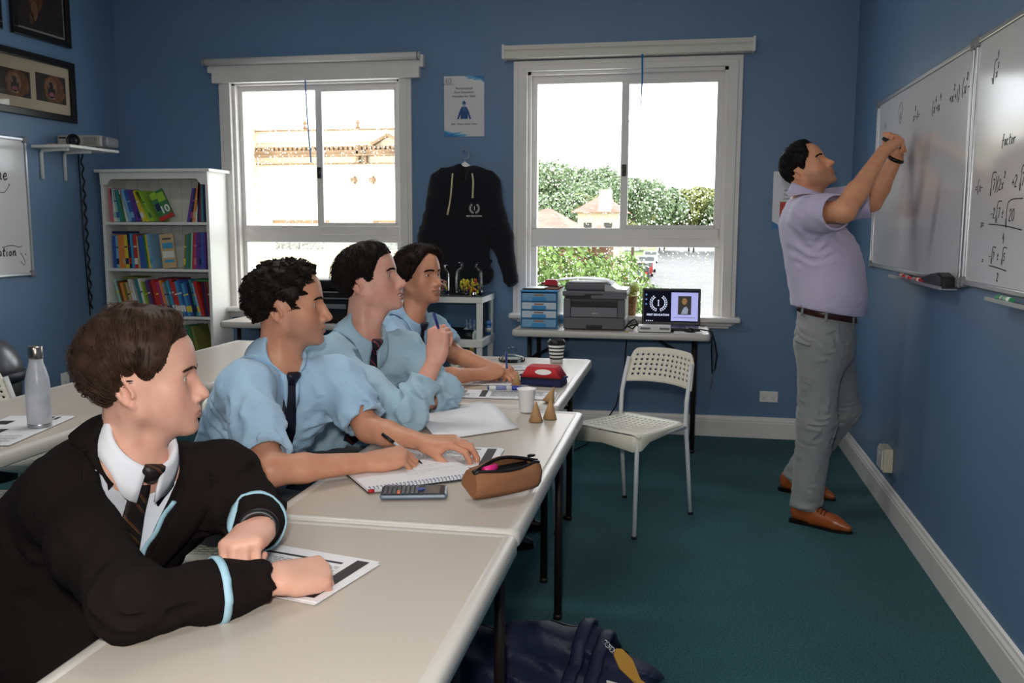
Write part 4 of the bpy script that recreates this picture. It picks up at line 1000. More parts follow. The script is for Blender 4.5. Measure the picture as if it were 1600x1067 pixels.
def laurel(b, W, R, r=.0, n=9, leafw=.09, mi=0):
    """wreath of leaves, open at the top; W(a,c) maps the unit plane"""
    for s in (-1, 1):
        for i in range(n):
            a = math.radians(-78 + i * 15.5); c = (math.cos(a) * s, math.sin(a)); tdir = (-math.sin(a) * s, math.cos(a))
            for k in (.22, -.22):
                dx = (tdir[0] + c[0] * k * 2.2, tdir[1] + c[1] * k * 2.2); L_ = math.hypot(*dx); dx = (dx[0] / L_, dx[1] / L_); nx = (-dx[1], dx[0])
                o = (c[0] * (1 + k * .28), c[1] * (1 + k * .28)); ln_ = .30
                polyface(b, [W(R * (o[0] + dx[0] * ln_ * q + nx[0] * leafw * w_), R * (o[1] + dx[1] * ln_ * q + nx[1] * leafw * w_)) for q, w_ in ((0, 0), (.35, 1), (1, 0), (.35, -1))], mi)
def numeral(b, W, R, mi=0):
    for x0, x1, z0, z1 in ((-.06, .06, -.42, .42), (-.16, .16, -.46, -.38), (-.16, .16, .38, .46)): polyface(b, [W(R * a, R * c) for a, c in ((x0, z0), (x1, z0), (x1, z1), (x0, z1))], mi)

def poster():
    t = thing('poster', 'laminated hoodie sale poster between the two windows', 'poster', (-1.48, YB, 1.966))
    x0, x1, z0, z1 = -1.617, -1.343, 1.966, 2.360; y = YB - .0035
    b = newbm(); boxb(b, x0, x1, y, YB - .0005, z0, z1); obj('sheet', b, mat('laminated_paper', rgb(214, 212, 214), .18, spec=.6), t, True)
    M_b = mat('poster_blue', rgb(36, 118, 178), .4); M_b2 = mat('poster_light_blue', rgb(96, 170, 206), .4); M_navy = mat('poster_navy', rgb(22, 72, 130), .4)
    Wp = lambda u, v, d=.0005: (x0 + u * (x1 - x0), y - d, z0 + v * (z1 - z0))
    b = newbm()
    polyface(b, [Wp(.48, 1), Wp(.62, .965), Wp(.55, .945), Wp(.75, .95), Wp(.72, .925), Wp(.9, .93), Wp(1, .88), Wp(1, 1)]); obj('blue_splash', b, M_b2, t, True)
    b = newbm(); polyface(b, [Wp(.70, 1, .001), Wp(.82, .96, .001), Wp(.93, .945, .001), Wp(1, .90, .001), Wp(1, 1, .001)]); polyface(b, [Wp(0, 0, .001), Wp(0, .09, .001), Wp(.12, .05, .001), Wp(.30, .045, .001), Wp(.22, .025, .001), Wp(.45, .02, .001), Wp(.3, 0, .001)]); obj('blue_splash', b, M_b, t, True)
    b = newbm(); polyface(b, [Wp(0, 0), Wp(0, .11), Wp(.2, .065), Wp(.45, .075), Wp(.35, .045), Wp(.6, .035), Wp(.5, 0)]); obj('blue_splash', b, M_b2, t, True)
    b = newbm(); W = lambda a, c: Wp(.115 + a, .925 + c * .70, .0012); laurel(b, W, .062); numeral(b, W, .062); obj('wreath_logo', b, M_ink, t, True)
    ms = [text_mesh('FIRST EDUCATION', .0085, XZ(x0 + .115 * (x1 - x0), y - .0006, z0 + .865 * (z1 - z0)))]
    for s, v in (('Personalised', .795), ('First Education', .730), ('Hoodies for Sale!', .665)): ms.append(text_mesh(s, .0225, XZ(x0 + .5 * (x1 - x0), y - .0006, z0 + v * (z1 - z0))))
    ms.append(text_mesh('$60 - Please Order Here', .0175, XZ(x0 + .5 * (x1 - x0), y - .0006, z0 + .205 * (z1 - z0))))
    for q in ms: obj('lettering', q, M_ink, t, True)
    b = newbm(); H2 = lambda pts, d=.0008: polyface(b, [Wp(.5 + a * .33, .40 + c * .26, d) for a, c in pts])
    H2([(-.28, -.42), (.28, -.42), (.30, .18), (.16, .36), (-.16, .36), (-.30, .18)]); H2([(-.28, .20), (-.34, .1), (-.54, -.42), (-.40, -.45), (-.27, -.05)], .0009); H2([(.28, .20), (.34, .1), (.54, -.42), (.40, -.45), (.27, -.05)], .0009)
    H2(ell_pts(0, .56, .13, .17, 16), .0010); obj('printed_hoodie', b, M_navy, t, True)
    b = newbm(); H2(ell_pts(0, .47, .10, .07, 14), .0016)
    for s in (-.05, .05): H2([(s - .008, .34), (s + .008, .34), (s + .008, .05), (s - .008, .05)], .0016)
    obj('printed_highlight', b, M_b2, t, True)
poster()
t = thing('poster', 'white notice with red square on the back wall behind the man', 'poster', (.62, YB, 1.36))
b = newbm(); boxb(b, .530, .740, YB - .003, YB - .0005, 1.36, 1.72); obj('sheet', b, M_paper, t, True)
b = newbm(); quad(b, (.575, YB - .0036, 1.43), (.70, YB - .0036, 1.43), (.70, YB - .0036, 1.53), (.575, YB - .0036, 1.53)); obj('red_square', b, mat('notice_red', rgb(196, 66, 56), .5), t, True)
b = newbm(); polyface(b, [(.53, YB - .0036, 1.36), (.60, YB - .0036, 1.36), (.57, YB - .0036, 1.385), (.53, YB - .0036, 1.41)]); obj('blue_splash', b, mat('poster_blue', rgb(36, 118, 178), .4), t, True)
for s, z in (('Maths', 1.60), ('English', 1.575), ('Science', 1.55)): obj('lettering', text_mesh(s, .018, XZ(.62, YB - .0032, z)), M_ink, t, True)

# ================================================================ hoodie on its hanger
def hoodie():
    t = thing('hoodie', 'black hoodie with cream drawstrings and white wreath emblem hanging between the windows', 'hoodie', (-1.46, 5.97, 1.0))
    v = Vol((-1.86, 5.85, .90), (-1.05, 6.05, 1.85), .006); fy = ((0, 1, 0), .34); cy = 5.975
    V = lambda x, z, y=cy: (x, y, z)
    v.cone(V(-1.475, 1.60), V(-1.468, 1.10), .165, .185, k=.05, flat=fy); v.cone(V(-1.60, 1.655), V(-1.33, 1.655), .075, .075, k=.05, flat=((0, 1, 0), .5))
    v.box((-1.468, cy, 1.045), (.195, .045, .045), .03, k=.02)
    v.cone(V(-1.625, 1.62), V(-1.715, 1.30), .082, .066, k=.04, flat=((0, 1, 0), .55)); v.cone(V(-1.715, 1.30), V(-1.775, 1.08), .066, .055, k=.03, flat=((0, 1, 0), .6))
    v.cone(V(-1.31, 1.62), V(-1.208, 1.30), .082, .066, k=.04, flat=((0, 1, 0), .55)); v.cone(V(-1.208, 1.30), V(-1.148, 1.02), .066, .052, k=.03, flat=((0, 1, 0), .6))
    v.cone(V(-1.52, 1.705, cy + .01), V(-1.545, 1.62, cy - .02), .045, .035, k=.03); v.cone(V(-1.405, 1.705, cy + .01), V(-1.385, 1.62, cy - .02), .045, .035, k=.03); v.cone(V(-1.53, 1.71, cy + .035), V(-1.40, 1.71, cy + .035), .045, .045, k=.03)
    v.cone(V(-1.463, 1.78, cy - .03), V(-1.465, 1.66, cy - .045), .030, .012, k=.02, op='s')
    v.add(lambda P: P[:, 1] - 6.034, (-1.9, 5.8, .9), (-1.0, 6.06, 1.9), .004, 'i', pad=0)
    m = np.abs(v.D) < .02; P = (v.lo + np.argwhere(m) * v.v).astype(np.float32); v.D[m] -= folds(P, .005, 40, [(np.array((.5, .2, .9)), 1.), (np.array((-.7, .2, .6)), .8)], 4) * .7
    me = v.mesh('cloth_body', .2); obj('cloth_body', me, mat('black_fleece', rgb(16, 17, 24), .95, bump=.15, bscale=300, sheen=.1), t, True)
    for x, z1 in ((-1.530, 1.445), (-1.398, 1.555)):
        P = np.array([(x + .006 * math.sin(i * .5) - (.004 * i if x < -1.5 else -.001 * i), 5.80, 1.715 - (1.715 - z1) * i / 8) for i in range(9)]); Q = v.cast(P, (0, 1, 0), .006)
        b = newbm(); tube(b, [tuple(q) for q in Q], [.006] * 7 + [.007, .008], 6); obj('drawstring', b, mat('cream_cord', rgb(208, 196, 160), .8), t, True)
    yf = float(v.cast(np.array([(-1.385, 5.80, 1.47)]), (0, 1, 0), .004)[0][1]) - .004
    b = newbm(); W = lambda a, c: (-1.383 + a, yf, 1.488 + c); laurel(b, W, .030); numeral(b, W, .026); obj('wreath_logo', b, M_labelw, t, True)
    obj('lettering', text_mesh('FIRST EDUCATION', .0125, XZ(-1.386, yf, 1.437), bold=.0004), M_labelw, t, True)
    h = thing('coat_hanger', 'white coat hanger with a metal hook inside the black hoodie', 'hanger', (-1.463, 5.985, 1.75))
    b = newbm(); tube(b, [(-1.60, 5.985, 1.700), (-1.52, 5.985, 1.735), (-1.463, 5.985, 1.775), (-1.406, 5.985, 1.735), (-1.33, 5.985, 1.700)], [.012, .018, .026, .018, .012], 10, flat=((0, 1, 0), .5)); obj('shoulder_bar', b, M_white, h, True)
    b = newbm(); tube(b, [(-1.463, 5.985, 1.785), (-1.463, 5.985, 1.815)] + [(-1.463 + .026 * math.sin(a), 5.995 + .012 * a / 4, 1.840 - .026 * math.cos(a)) for a in np.linspace(.2, 4.4, 14)], .0028, 8); obj('hook', b, M_alu, h, True)
    b = newbm(); tube(b, [(-1.478, 6.04, 1.872), (-1.478, 6.005, 1.868), (-1.478, 6.0, 1.875)], .004, 8); tag(obj('wall_hook', b, M_alu), 'small metal wall hook holding the coat hanger', 'hook')
hoodie()
# ================================================================ glass display cart with the sweet jars
M_glass = None
def clear_glass():
    m = bpy.data.materials.new('clear_glass'); m.use_nodes = True; nt = m.node_tree; N = nt.nodes; L = nt.links; N.remove(N['Principled BSDF'])
    tr = N.new('ShaderNodeBsdfTransparent'); tr.inputs[0].default_value = (.94, .97, .97, 1); gl = N.new('ShaderNodeBsdfGlossy'); gl.inputs['Roughness'].default_value = .03
    lw = N.new('ShaderNodeLayerWeight'); lw.inputs['Blend'].default_value = .12
    mx = N.new('ShaderNodeMixShader'); L.new(lw.outputs['Fresnel'], mx.inputs[0]); L.new(tr.outputs[0], mx.inputs[1]); L.new(gl.outputs[0], mx.inputs[2]); L.new(mx.outputs[0], N['Material Output'].inputs['Surface']); return m
M_glass = clear_glass()
def cart():
    x0, x1, y0, y1 = -1.82, -1.268, 5.62, 5.985
    t = thing('display_cart', 'white glass sided display cart under the hanging hoodie', 'cart', ((x0 + x1) / 2, (y0 + y1) / 2, 0))
    def P(n, a, m=M_white, bev=.003): b = newbm(); boxb(b, *a, bev); return obj(n, b, m, t, True)
    for x in (x0, x1 - .035):
        for y in (y0, y1 - .035): P('post', (x, x + .035, y, y + .035, .03, .92))
    for z0, z1 in ((.885, .925), (.600, .650), (.16, .20)):
        P('rail', (x0 - .006, x1 + .006, y0 - .006, y0 + .02, z0, z1)); P('rail', (x0 - .006, x1 + .006, y1 - .02, y1 + .006, z0, z1))
        P('rail', (x0 - .006, x0 + .02, y0 + .02, y1 - .02, z0, z1)); P('rail', (x1 - .02, x1 + .006, y0 + .02, y1 - .02, z0, z1))
    P('shelf', (x0 + .01, x1 - .01, y0 + .01, y1 - .01, .605, .622)); P('shelf', (x0 + .01, x1 - .01, y0 + .01, y1 - .01, .165, .18))
    P('glass_top', (x0 - .012, x1 + .012, y0 - .012, y1 + .012, .926, .934), mat('smoked_glass', rgb(60, 66, 70), .06, spec=.7), .002)
    P('glass_panel', (x0 + .03, x1 - .03, y0 + .012, y0 + .016, .65, .885), M_glass, 0); P('glass_panel', (x1 - .016, x1 - .012, y0 + .03, y1 - .03, .65, .885), M_glass, 0)
    for x in (x0 + .018, x1 - .018):
        for y in (y0 + .018, y1 - .018):
            b = newbm(); cyl(b, (x - .008, y, .016), (x + .008, y, .016), .016, n=14); obj('castor', b, M_black, t, True)
    b = newbm(); boxb(b, -1.345, -1.315, 5.606, 5.612, .55, .60, .002); obj('lock_plate', b, mat('brass', rgb(190, 160, 90), .3, metal=.8), t, True)
cart()
CZ = .934
SW = {'yellow_foil': (216, 196, 50), 'gold_foil': (206, 166, 62), 'navy_wrapper': (40, 40, 84), 'red_wrapper': (180, 42, 46), 'cream_sweet': (232, 214, 176), 'pink_sweet': (222, 130, 140)}
def jar(label, x, y, r, h, kinds, n, seed, contents):
    t = thing('glass_jar', label, 'jar', (x, y, CZ))
    b = newbm(); prof = [(0, .002), (r * .9, .002), (r, .012), (r, h * .62), (r * .96, h * .74), (r * .70, h * .86), (r * .62, h * .90), (r * .62, h * .95), (r * .80, h * .985), (r * .80, h), (r * .74, h)]
    lathe(b, prof, (0, 0, 0), 72, ribs=24, ribamp=.018, cap=False); obj('glass_wall', b, M_glass, t)
    rg = random.Random(seed); z = .018; k = 0
    while k < n:
        a, q = rg.uniform(0, 2 * PI), r * .72 * math.sqrt(rg.random()); zz = .016 + (k / n) * h * .42 * (1.0 - .25 * q / r) + rg.uniform(-.004, .004); c = rg.choice(kinds)
        M = Matrix.Translation((x + q * math.cos(a), y + q * math.sin(a), CZ + zz)) @ Euler((rg.uniform(0, 6), rg.uniform(0, 6), rg.uniform(0, 6))).to_matrix().to_4x4()
        b = newbm(); L_ = .018
        if 'sweet' in c: tube(b, [(-.011, 0, 0), (-.004, .003, 0), (.004, -.003, 0), (.011, 0, 0)], [.005, .0065, .0065, .005], 7)
        else:
            tube(b, [(-L_ * .5, 0, 0), (-L_ * .42, 0, 0), (L_ * .42, 0, 0), (L_ * .5, 0, 0)], [.003, .0075, .0075, .003], 6)
            for s in (-1, 1): tube(b, [(s * L_ * .5, 0, 0), (s * L_ * .8, .001, 0)], [.002, .0075], 5)
        o = obj('sweet', b, mat(c, rgb(*SW[c]), .25 if 'foil' in c else .4, metal=.35 if 'foil' in c else 0)); o.matrix_world = M
        tag(o, None, 'sweet', contents); o['label'] = {'yellow_foil': 'yellow foil wrapped sweet', 'gold_foil': 'gold foil wrapped sweet', 'navy_wrapper': 'dark blue wrapped sweet', 'red_wrapper': 'red wrapped sweet', 'cream_sweet': 'cream coloured sweet', 'pink_sweet': 'pink sweet'}[c] + (' in the wide ribbed jar' if r > .07 else ' in the narrow jar')
        o['group'] = o['label']; k += 1
jar('wide ribbed glass jar with yellow wrapped sweets on the cart', -1.378, 5.74, .086, .205, ['yellow_foil'] * 5 + ['gold_foil'] * 2 + ['navy_wrapper', 'red_wrapper'], 46, 2, 'sweets in the wide jar')
jar('narrow glass jar of cream and red sweets beside the boy on the cart', -1.590, 5.79, .064, .185, ['cream_sweet'] * 4 + ['pink_sweet'] * 2 + ['red_wrapper', 'yellow_foil'], 40, 4, 'sweets in the narrow jar')
M_cupb = mat('bright_blue_plastic', rgb(36, 112, 190), .35)
def travel_cup(label, x, y, rot=None, col=M_cupb, bandc=M_white, group=None):
    t = thing('travel_cup', label, 'cup', (x, y, .622), 0, group)
    b = newbm(); lathe(b, [(0, 0), (.034, 0), (.037, .004), (.044, .100)], (0, 0, 0), 24); obj('cup_body', b, col, t)
    b = newbm(); lathe(b, [(.0415, .05), (.0435, .05), (.0455, .078), (.043, .078)], (0, 0, 0), 24, cap=False); obj('sleeve', b, bandc, t)
    b = newbm(); lathe(b, [(.046, .098), (.047, .106), (.042, .112), (.040, .124), (0, .126)], (0, 0, 0), 24); obj('lid', b, col, t)
    return t
travel_cup('blue travel cup with a white band inside the glass cart', -1.545, 5.76)
travel_cup('blue travel cup farther left inside the glass cart', -1.68, 5.78)
travel_cup('blue travel cup at the back right inside the glass cart', -1.31, 5.90)
for i, (x, y, z, lb) in enumerate([(-1.455, 5.85, .662, 'dark rolled item with white end lying left in the cart'), (-1.36, 5.73, .662, 'dark rolled item with white wreath disc end in the cart')]):
    t = thing('rolled_bottle', lb, 'bottle', (x, y, .622))
    b = newbm(); tube(b, [(x - .09, y + .03, z), (x + .03, y - .01, z)], .039, 22); obj('barrel', b, M_black, t, True)
    b = newbm(); tube(b, [(x + .028, y - .010, z), (x + .036, y - .0127, z)], .040, 22); obj('end_disc', b, M_white, t, True)
    d = Vector((.12, -.04, 0)).normalized(); u = Vector((-d.y, d.x, 0)); b = newbm()
    W = lambda a, c: tuple(Vector((x + .037, y - .0130, z)) + d * .0008 + u * a + Vector((0, 0, c))); laurel(b, W, .020); obj('wreath_logo', b, M_ink, t, True)
for i in range(5):
    x = -1.44 + i * .028; y = 5.92 - .004 * i
    b = newbm(); lathe(b, [(0, 0), (.012, 0), (.012, .105), (.006, .115), (.006, .13), (0, .131)], (x, y, .622), 12, mi=0); tag(obj('printed_tube', b, mat('white_blue_print', rgb(210, 220, 230), .4, col2=rgb(60, 110, 190), vscale=60)), 'white and blue printed tube, %s from the left at the back of the cart' % ORD[i], 'tube', 'printed tubes in the cart')

# ================================================================ on the desk under the right window
DZ = TZ
M_bluetr = mat('translucent_blue_plastic', rgb(84, 164, 224), .25, trans=.15, ior=1.3); M_bluetr2 = mat('clear_blue_front', rgb(140, 186, 222), .2, trans=.15, ior=1.2)
M_milky = mat('milky_white_plastic', rgb(206, 218, 230), .25)
def drawers():
    x0, x1, y0, y1 = -1.008, -.775, 5.575, 5.87
    t = thing('drawer_tower', 'translucent blue four drawer desktop tower left of the printer', 'drawers', ((x0 + x1) / 2, (y0 + y1) / 2, DZ)); t.rotation_euler = (0, 0, math.radians(-3))
    def P(n, a, m, bev=.003, par=t): b = newbm(); boxb(b, *a, bev); return obj(n, b, m, par, True)
    P('side_panel', (x0, x0 + .005, y0, y1, DZ, .975), M_bluetr); P('side_panel', (x1 - .005, x1, y0, y1, DZ, .975), M_bluetr); P('back_panel', (x0, x1, y1 - .004, y1, DZ, .975), M_bluetr)
    P('top_panel', (x0 - .002, x1 + .002, y0 - .002, y1, .966, .978), M_bluetr)
    zs = [.745, .803, .856, .909, .966]
    fill = [(None, 0), (M_paper, .030), (M_paper, .036), (mat('mixed_papers', rgb(150, 110, 100), .7, var=.4, vscale=40), .018)]
    for i in range(4):
        P('divider', (x0 + .004, x1 - .004, y0, y1, zs[i] - .004, zs[i]), M_bluetr, 0)
        d = P('drawer', (x0 + .008, x1 - .008, y0 - .004, y0 + .004, zs[i] + .003, zs[i + 1] - .008), M_milky if i in (1, 2) else M_bluetr2)
        b = newbm(); boxb(b, x0 + .008, x1 - .008, y0, y1 - .01, zs[i] + .002, zs[i] + .006); boxb(b, x0 + .008, x0 + .011, y0, y1 - .01, zs[i] + .002, zs[i + 1] - .012); boxb(b, x1 - .011, x1 - .008, y0, y1 - .01, zs[i] + .002, zs[i + 1] - .012)
        obj('drawer_tray', b, M_bluetr2, t, True)
        b = newbm(); prism(b, rrect(-.045, .045, -.012, .010, .008, 3), lambda a, c, q: Vector(((x0 + x1) / 2 + a, y0 - .005 - q, zs[i] + .016 + c)), .005); obj('handle', b, M_bluetr, d, True)
        P('label_card', ((x0 + x1) / 2 - .03, (x0 + x1) / 2 + .03, y0 - .0062, y0 - .0042, zs[i + 1] - .022, zs[i + 1] - .013), mat('tan_card', rgb(160, 120, 92), .7), 0, d)
        m_, h_ = fill[i]
        if m_: P('contents', (x0 + .016, x1 - .016, y0 + .006, y1 - .03, zs[i] + .007, zs[i] + .007 + h_), m_, 0)
drawers()
t = thing('tablet', 'black edged tablet with pale screen lying on the blue drawers', 'tablet', (-.93, 5.70, .978))
b = newbm(); boxb(b, -1.0, -.855, 5.59, 5.80, .979, .988, .003); obj('casing', b, M_black, t, True)
b = newbm(); boxb(b, -.99, -.865, 5.60, 5.79, .9875, .989); obj('screen', b, M_white, t, True)
b = newbm(); boxb(b, -.85, -.768, 5.64, 5.80, .979, .995, .003); tag(obj('cardboard_box', b, mat('brown_card', rgb(166, 120, 96), .7)), 'low brown box beneath the red hole punch', 'box')
t = thing('hole_punch', 'red hole punch on top of the drawer tower', 'punch', (-.83, 5.68, .996))
b = newbm(); boxb(b, -.875, -.785, 5.655, 5.72, .996, 1.003, .002); obj('base', b, M_black, t, True)
b = newbm(); prism(b, [(-.87, 1.003), (-.87, 1.034), (-.862, 1.040), (-.80, 1.040), (-.790, 1.032), (-.788, 1.003)], lambda a, z, q: Vector((a, 5.66 + q, z)), .05); bmesh.ops.bevel(b, geom=b.edges[:], offset=.003, segments=2, affect='EDGES'); obj('arm', b, mat('glossy_red_plastic', rgb(186, 34, 40), .3), t, True)
b = newbm(); boxb(b, -.895, -.868, 5.665, 5.70, 1.006, 1.022, .004); obj('tab', b, mat('dark_red_plastic', rgb(130, 26, 34), .4), t, True)

M_pr = mat('printer_dark_grey', rgb(100, 101, 106), .5); M_pr2 = mat('printer_mid_grey', rgb(122, 123, 128), .5); M_prl = mat('printer_light_grey', rgb(176, 178, 180), .4)
def printer():
    cx, y0, y1 = -.545, 5.56, 5.93; t = thing('printer', 'dark grey multifunction printer with a paper on its feeder, by the right window', 'printer', (cx, 5.74, DZ))
    x0, x1 = cx - .192, cx + .186
    def P(n, a, m, bev=.006, par=t): b = newbm(); boxb(b, *a, bev); return obj(n, b, m, par, True)
    P('lower_body', (x0, x1, y0 + .004, y1, DZ + .002, .815), M_pr)
    dr = P('paper_drawer', (x0 + .004, x1 - .004, y0 - .004, y0 + .02, DZ + .006, .806), M_pr, .004)
    P('drawer_handle', (cx - .050, cx + .048, y0 - .010, y0, DZ + .010, .770), M_black, .004, dr)
    P('mid_body', (x0, x1, y0 + .03, y1, .815, .932), M_pr)
    P('front_cheek', (x0, x0 + .045, y0, y0 + .04, .815, .932), M_pr); P('front_cheek', (x1 - .045, x1, y0, y0 + .04, .815, .932), M_pr)
    P('manual_feed_door', (x0 + .046, x1 - .046, y0 + .003, y0 + .03, .818, .878), M_pr2, .004)
    P('maker_badge', (cx - .018, cx + .022, y0 + .0005, y0 + .004, .838, .845), M_prl, 0)
    P('output_slot', (x0 + .046, x1 - .046, y0 + .022, y0 + .034, .884, .914), M_black, 0)
    P('slot_lip', (x0 + .046, x1 - .046, y0 + .006, y0 + .034, .878, .884), M_black, .002)
    P('scan_lid', (x0 - .006, x1 + .010, y0 - .006, y1, .946, .978), M_pr, .008)
    P('lid_gap', (x0 + .006, x1 - .004, y0 + .01, y1 - .01, .932, .946), M_black, 0)
    b = newbm(); prism(b, [(y0 - .012, .934), (y0 - .016, .952), (y0 + .03, .964), (y0 + .03, .934)], lambda a, z, q: Vector((cx - .02 + (x1 - cx + .03) * q, a, z)), 1.0); cp = obj('control_panel', b, M_pr2, t, True)
    for i in range(7):
        b = newbm(); cyl(b, (cx + .05 + i * .018, y0 + .0, .9585), (cx + .05 + i * .018, y0 - .001, .9615), .006, n=10); obj('button', b, M_prl, cp, True)
    P('paper_feeder', (x0 + .004, cx + .10, y0 + .03, y1 - .01, .978, 1.026), M_pr, .014)
    b = newbm(); prism(b, [(cx + .06, .978), (cx + .06, 1.020), (cx + .10, 1.012), (cx + .135, .990), (x1 + .008, .988), (x1 + .008, .978)], lambda a, z, q: Vector((a, y0 + .02 + q, z)), .32); obj('feeder_tray', b, M_prl, t, True)
    P('front_lip', (cx - .06, cx + .05, y0 - .008, y0 + .002, .95, .962), M_black, .002)
printer()
b = newbm(); gridsurf(b, lambda u, v: (-.79 + .32 * u, 5.60 + .20 * v, 1.030 + .018 * math.sin(PI * u * .8 + .3) + .004 * v), 10, 5); o = obj('paper_sheet', b, M_paper); md = o.modifiers.new('thickness', 'SOLIDIFY'); md.thickness = .002; md.offset = 1; tag(o, 'curled white paper resting on the printer feeder', 'paper')

def plant():
    t = thing('potted_plant', 'small yellow green plant in a woven basket behind the printer', 'plant', (-.352, 5.99, .795))
    b = newbm(); lathe(b, [(0, 0), (.036, 0), (.040, .05), (.046, .125), (.042, .125), (.038, .11), (0, .11)], (0, 0, 0), 24, ribs=12, ribamp=.03); obj('basket', b, mat('woven_wicker', rgb(150, 112, 74), .8, var=.35, vscale=60, bump=.6, bscale=90), t)
    rg = np.random.RandomState(4); n = 260; d = rg.normal(size=(n, 3)); d /= np.linalg.norm(d, axis=1)[:, None]; c = d * rg.uniform(.02, .062, n)[:, None] * (1.2, .8, .9) + (0, 0, .165)
    tt = np.cross(d, rg.normal(size=(n, 3))); tt /= np.linalg.norm(tt, axis=1)[:, None]; bb = np.cross(d, tt); s = rg.uniform(.010, .018, n)[:, None]
    V = np.stack([c - tt * s, c - bb * s * .4, c + tt * s, c + bb * s * .4], 1).reshape(-1, 3); me = bpy.data.meshes.new('foliage'); me.from_pydata(V.tolist(), [], np.arange(n * 4).reshape(n, 4).tolist())
    o = obj('foliage', me, mat('yellow_green_leaf', rgb(150, 148, 62), .5, col2=rgb(176, 180, 96), vscale=20), t); o['kind'] = 'stuff'
plant()

M_screen_l = mat('screen_black', rgb(9, 11, 26), .55, emit=.6, spec=.1); M_screen_r = mat('screen_lavender', rgb(160, 164, 224), .3, emit=.75); M_glow = mat('screen_white', rgb(206, 212, 238), .3, emit=.85)
def laptop():
    t = thing('laptop', 'open black laptop showing a wreath logo and a portrait on the desk', 'laptop', (-.082, 5.70, DZ)); cx = -.084
    b = newbm(); boxb(b, cx - .18, cx + .18, 5.575, 5.80, DZ + .002, DZ + .020, .006); obj('base', b, M_black, t, True)
    for r in range(4):
        for k in range(11):
            b = newbm(); x = cx - .15 + k * .0275; boxb(b, x, x + .024, 5.66 + r * .03, 5.685 + r * .03, DZ + .0195, DZ + .0225); obj('key', b, M_dkmetal, t, True)
    b = newbm(); boxb(b, cx - .05, cx + .05, 5.585, 5.645, DZ + .0195, DZ + .0208); obj('touchpad', b, M_grey, t, True)
    a = math.radians(-9); A = Matrix.Translation((cx, 5.795, DZ + .016)) @ Matrix.Rotation(a, 4, 'X')
    def L_(x, z, d=0.0): return tuple(A @ Vector((x, -.004 - d, z)))
    b = newbm(); boxb(b, -.182, .182, -.004, .004, 0, .232, .004); b.transform(A); ld = obj('lid', b, M_black, t, True)
    def R(n, x0, x1, z0, z1, m, d): b = newbm(); polyface(b, [L_(x0, z0, d), L_(x1, z0, d), L_(x1, z1, d), L_(x0, z1, d)]); return obj(n, b, m, ld, True)
    R('screen', -.170, .170, .018, .218, M_screen_l, .0006); R('screen_window', .000, .166, .026, .206, M_screen_r, .0010)
    b = newbm(); W = lambda p, q: L_(-.080 + p, .138 + q, .0014); laurel(b, W, .046); numeral(b, W, .040); obj('wreath_logo', b, M_glow, ld, True)
    obj('lettering', text_mesh('FIRST EDUCATION', .0165, A @ Matrix.Translation((-.082, -.0056, .062)) @ Matrix.Rotation(PI / 2, 4, 'X'), bold=.0006), M_glow, ld, True)
    R('portrait_picture', .042, .124, .066, .184, mat('picture_dark', rgb(20, 16, 16), .4, emit=.5), .0015)
    b = newbm(); polyface(b, [L_(.082 + .016 * math.cos(q), .150 + .021 * math.sin(q), .0019) for q in np.linspace(0, 2 * PI, 16, endpoint=False)]); obj('portrait_face', b, mat('picture_ochre', rgb(150, 108, 56), .4, emit=.5), ld, True)
    b = newbm(); polyface(b, [L_(x, z, .0019) for x, z in ((.062, .070), (.102, .070), (.106, .100), (.094, .118), (.080, .112), (.070, .095))]); obj('portrait_robe', b, mat('picture_pale', rgb(150, 160, 176), .4, emit=.5), ld, True)
    R('page_text', .016, .150, .046, .050, mat('page_text_grey', rgb(120, 124, 170), .4, emit=.4), .0014)
    for i in range(3): R('desktop_icon', -.162, -.152, .185 - i * .030, .195 - i * .030, mat('icon_blue', rgb(90, 140, 200), .4, emit=.6), .0014)
    for i in range(4): R('taskbar_icon', -.155 + i * .012, -.149 + i * .012, .022, .028, M_glow, .0014)
laptop()
t = thing('white_box', 'low white device box in front of the laptop on the desk', 'box', (-.175, 5.545, DZ))
b = newbm(); boxb(b, -.276, -.078, 5.495, 5.60, DZ + .002, DZ + .040, .006); obj('casing', b, M_white, t, True)
for x in (-.23, -.115):
    b = newbm(); boxb(b, x - .03, x + .03, 5.493, 5.497, DZ + .018, DZ + .030, .002); obj('slot', b, M_grey, t, True)
t = thing('computer_mouse', 'black computer mouse on the right end of the desk', 'mouse', (.030, 5.545, DZ))
b = newbm(); lathe(b, [(0, 0), (.030, 0), (.033, .008), (.030, .020), (.020, .029), (.0, .032)], (0, 0, 0), 20); b.transform(Matrix.Translation((.030, 5.545, DZ + .004)) @ Matrix.Rotation(.25, 4, 'Z') @ Matrix.Diagonal((.95, 1.6, 1, 1))); obj('shell', b, M_black, t, True)
b = newbm(); cyl(b, (.026, 5.520, DZ + .031), (.034, 5.520, DZ + .031), .007, n=12); obj('scroll_wheel', b, M_grey, t, True)
b = newbm(); boxb(b, -.06, .11, 5.475, 5.62, DZ + .0005, DZ + .0035); tag(obj('paper_sheet', b, M_paper), 'white sheet under the black computer mouse', 'paper')
b = newbm(); boxb(b, -.350, -.332, 5.47, 5.49, DZ + .0005, DZ + .006); tag(obj('adhesive_tab', b, mat('yellow_note_paper', rgb(196, 168, 70), .7)), 'tiny yellow tab beside the printer foot', 'tab')
b = newbm(); tube(b, [(-.36, 5.60, DZ + .006), (-.33, 5.62, DZ + .05), (-.30, 5.63, DZ + .065), (-.285, 5.62, DZ + .04), (-.31, 5.60, DZ + .008), (-.34, 5.60, DZ + .02), (-.30, 5.65, DZ + .03), (-.26, 5.68, DZ + .01)], .005, 6); tag(obj('cable', b, M_black), 'looped black cable between printer and laptop', 'cable')
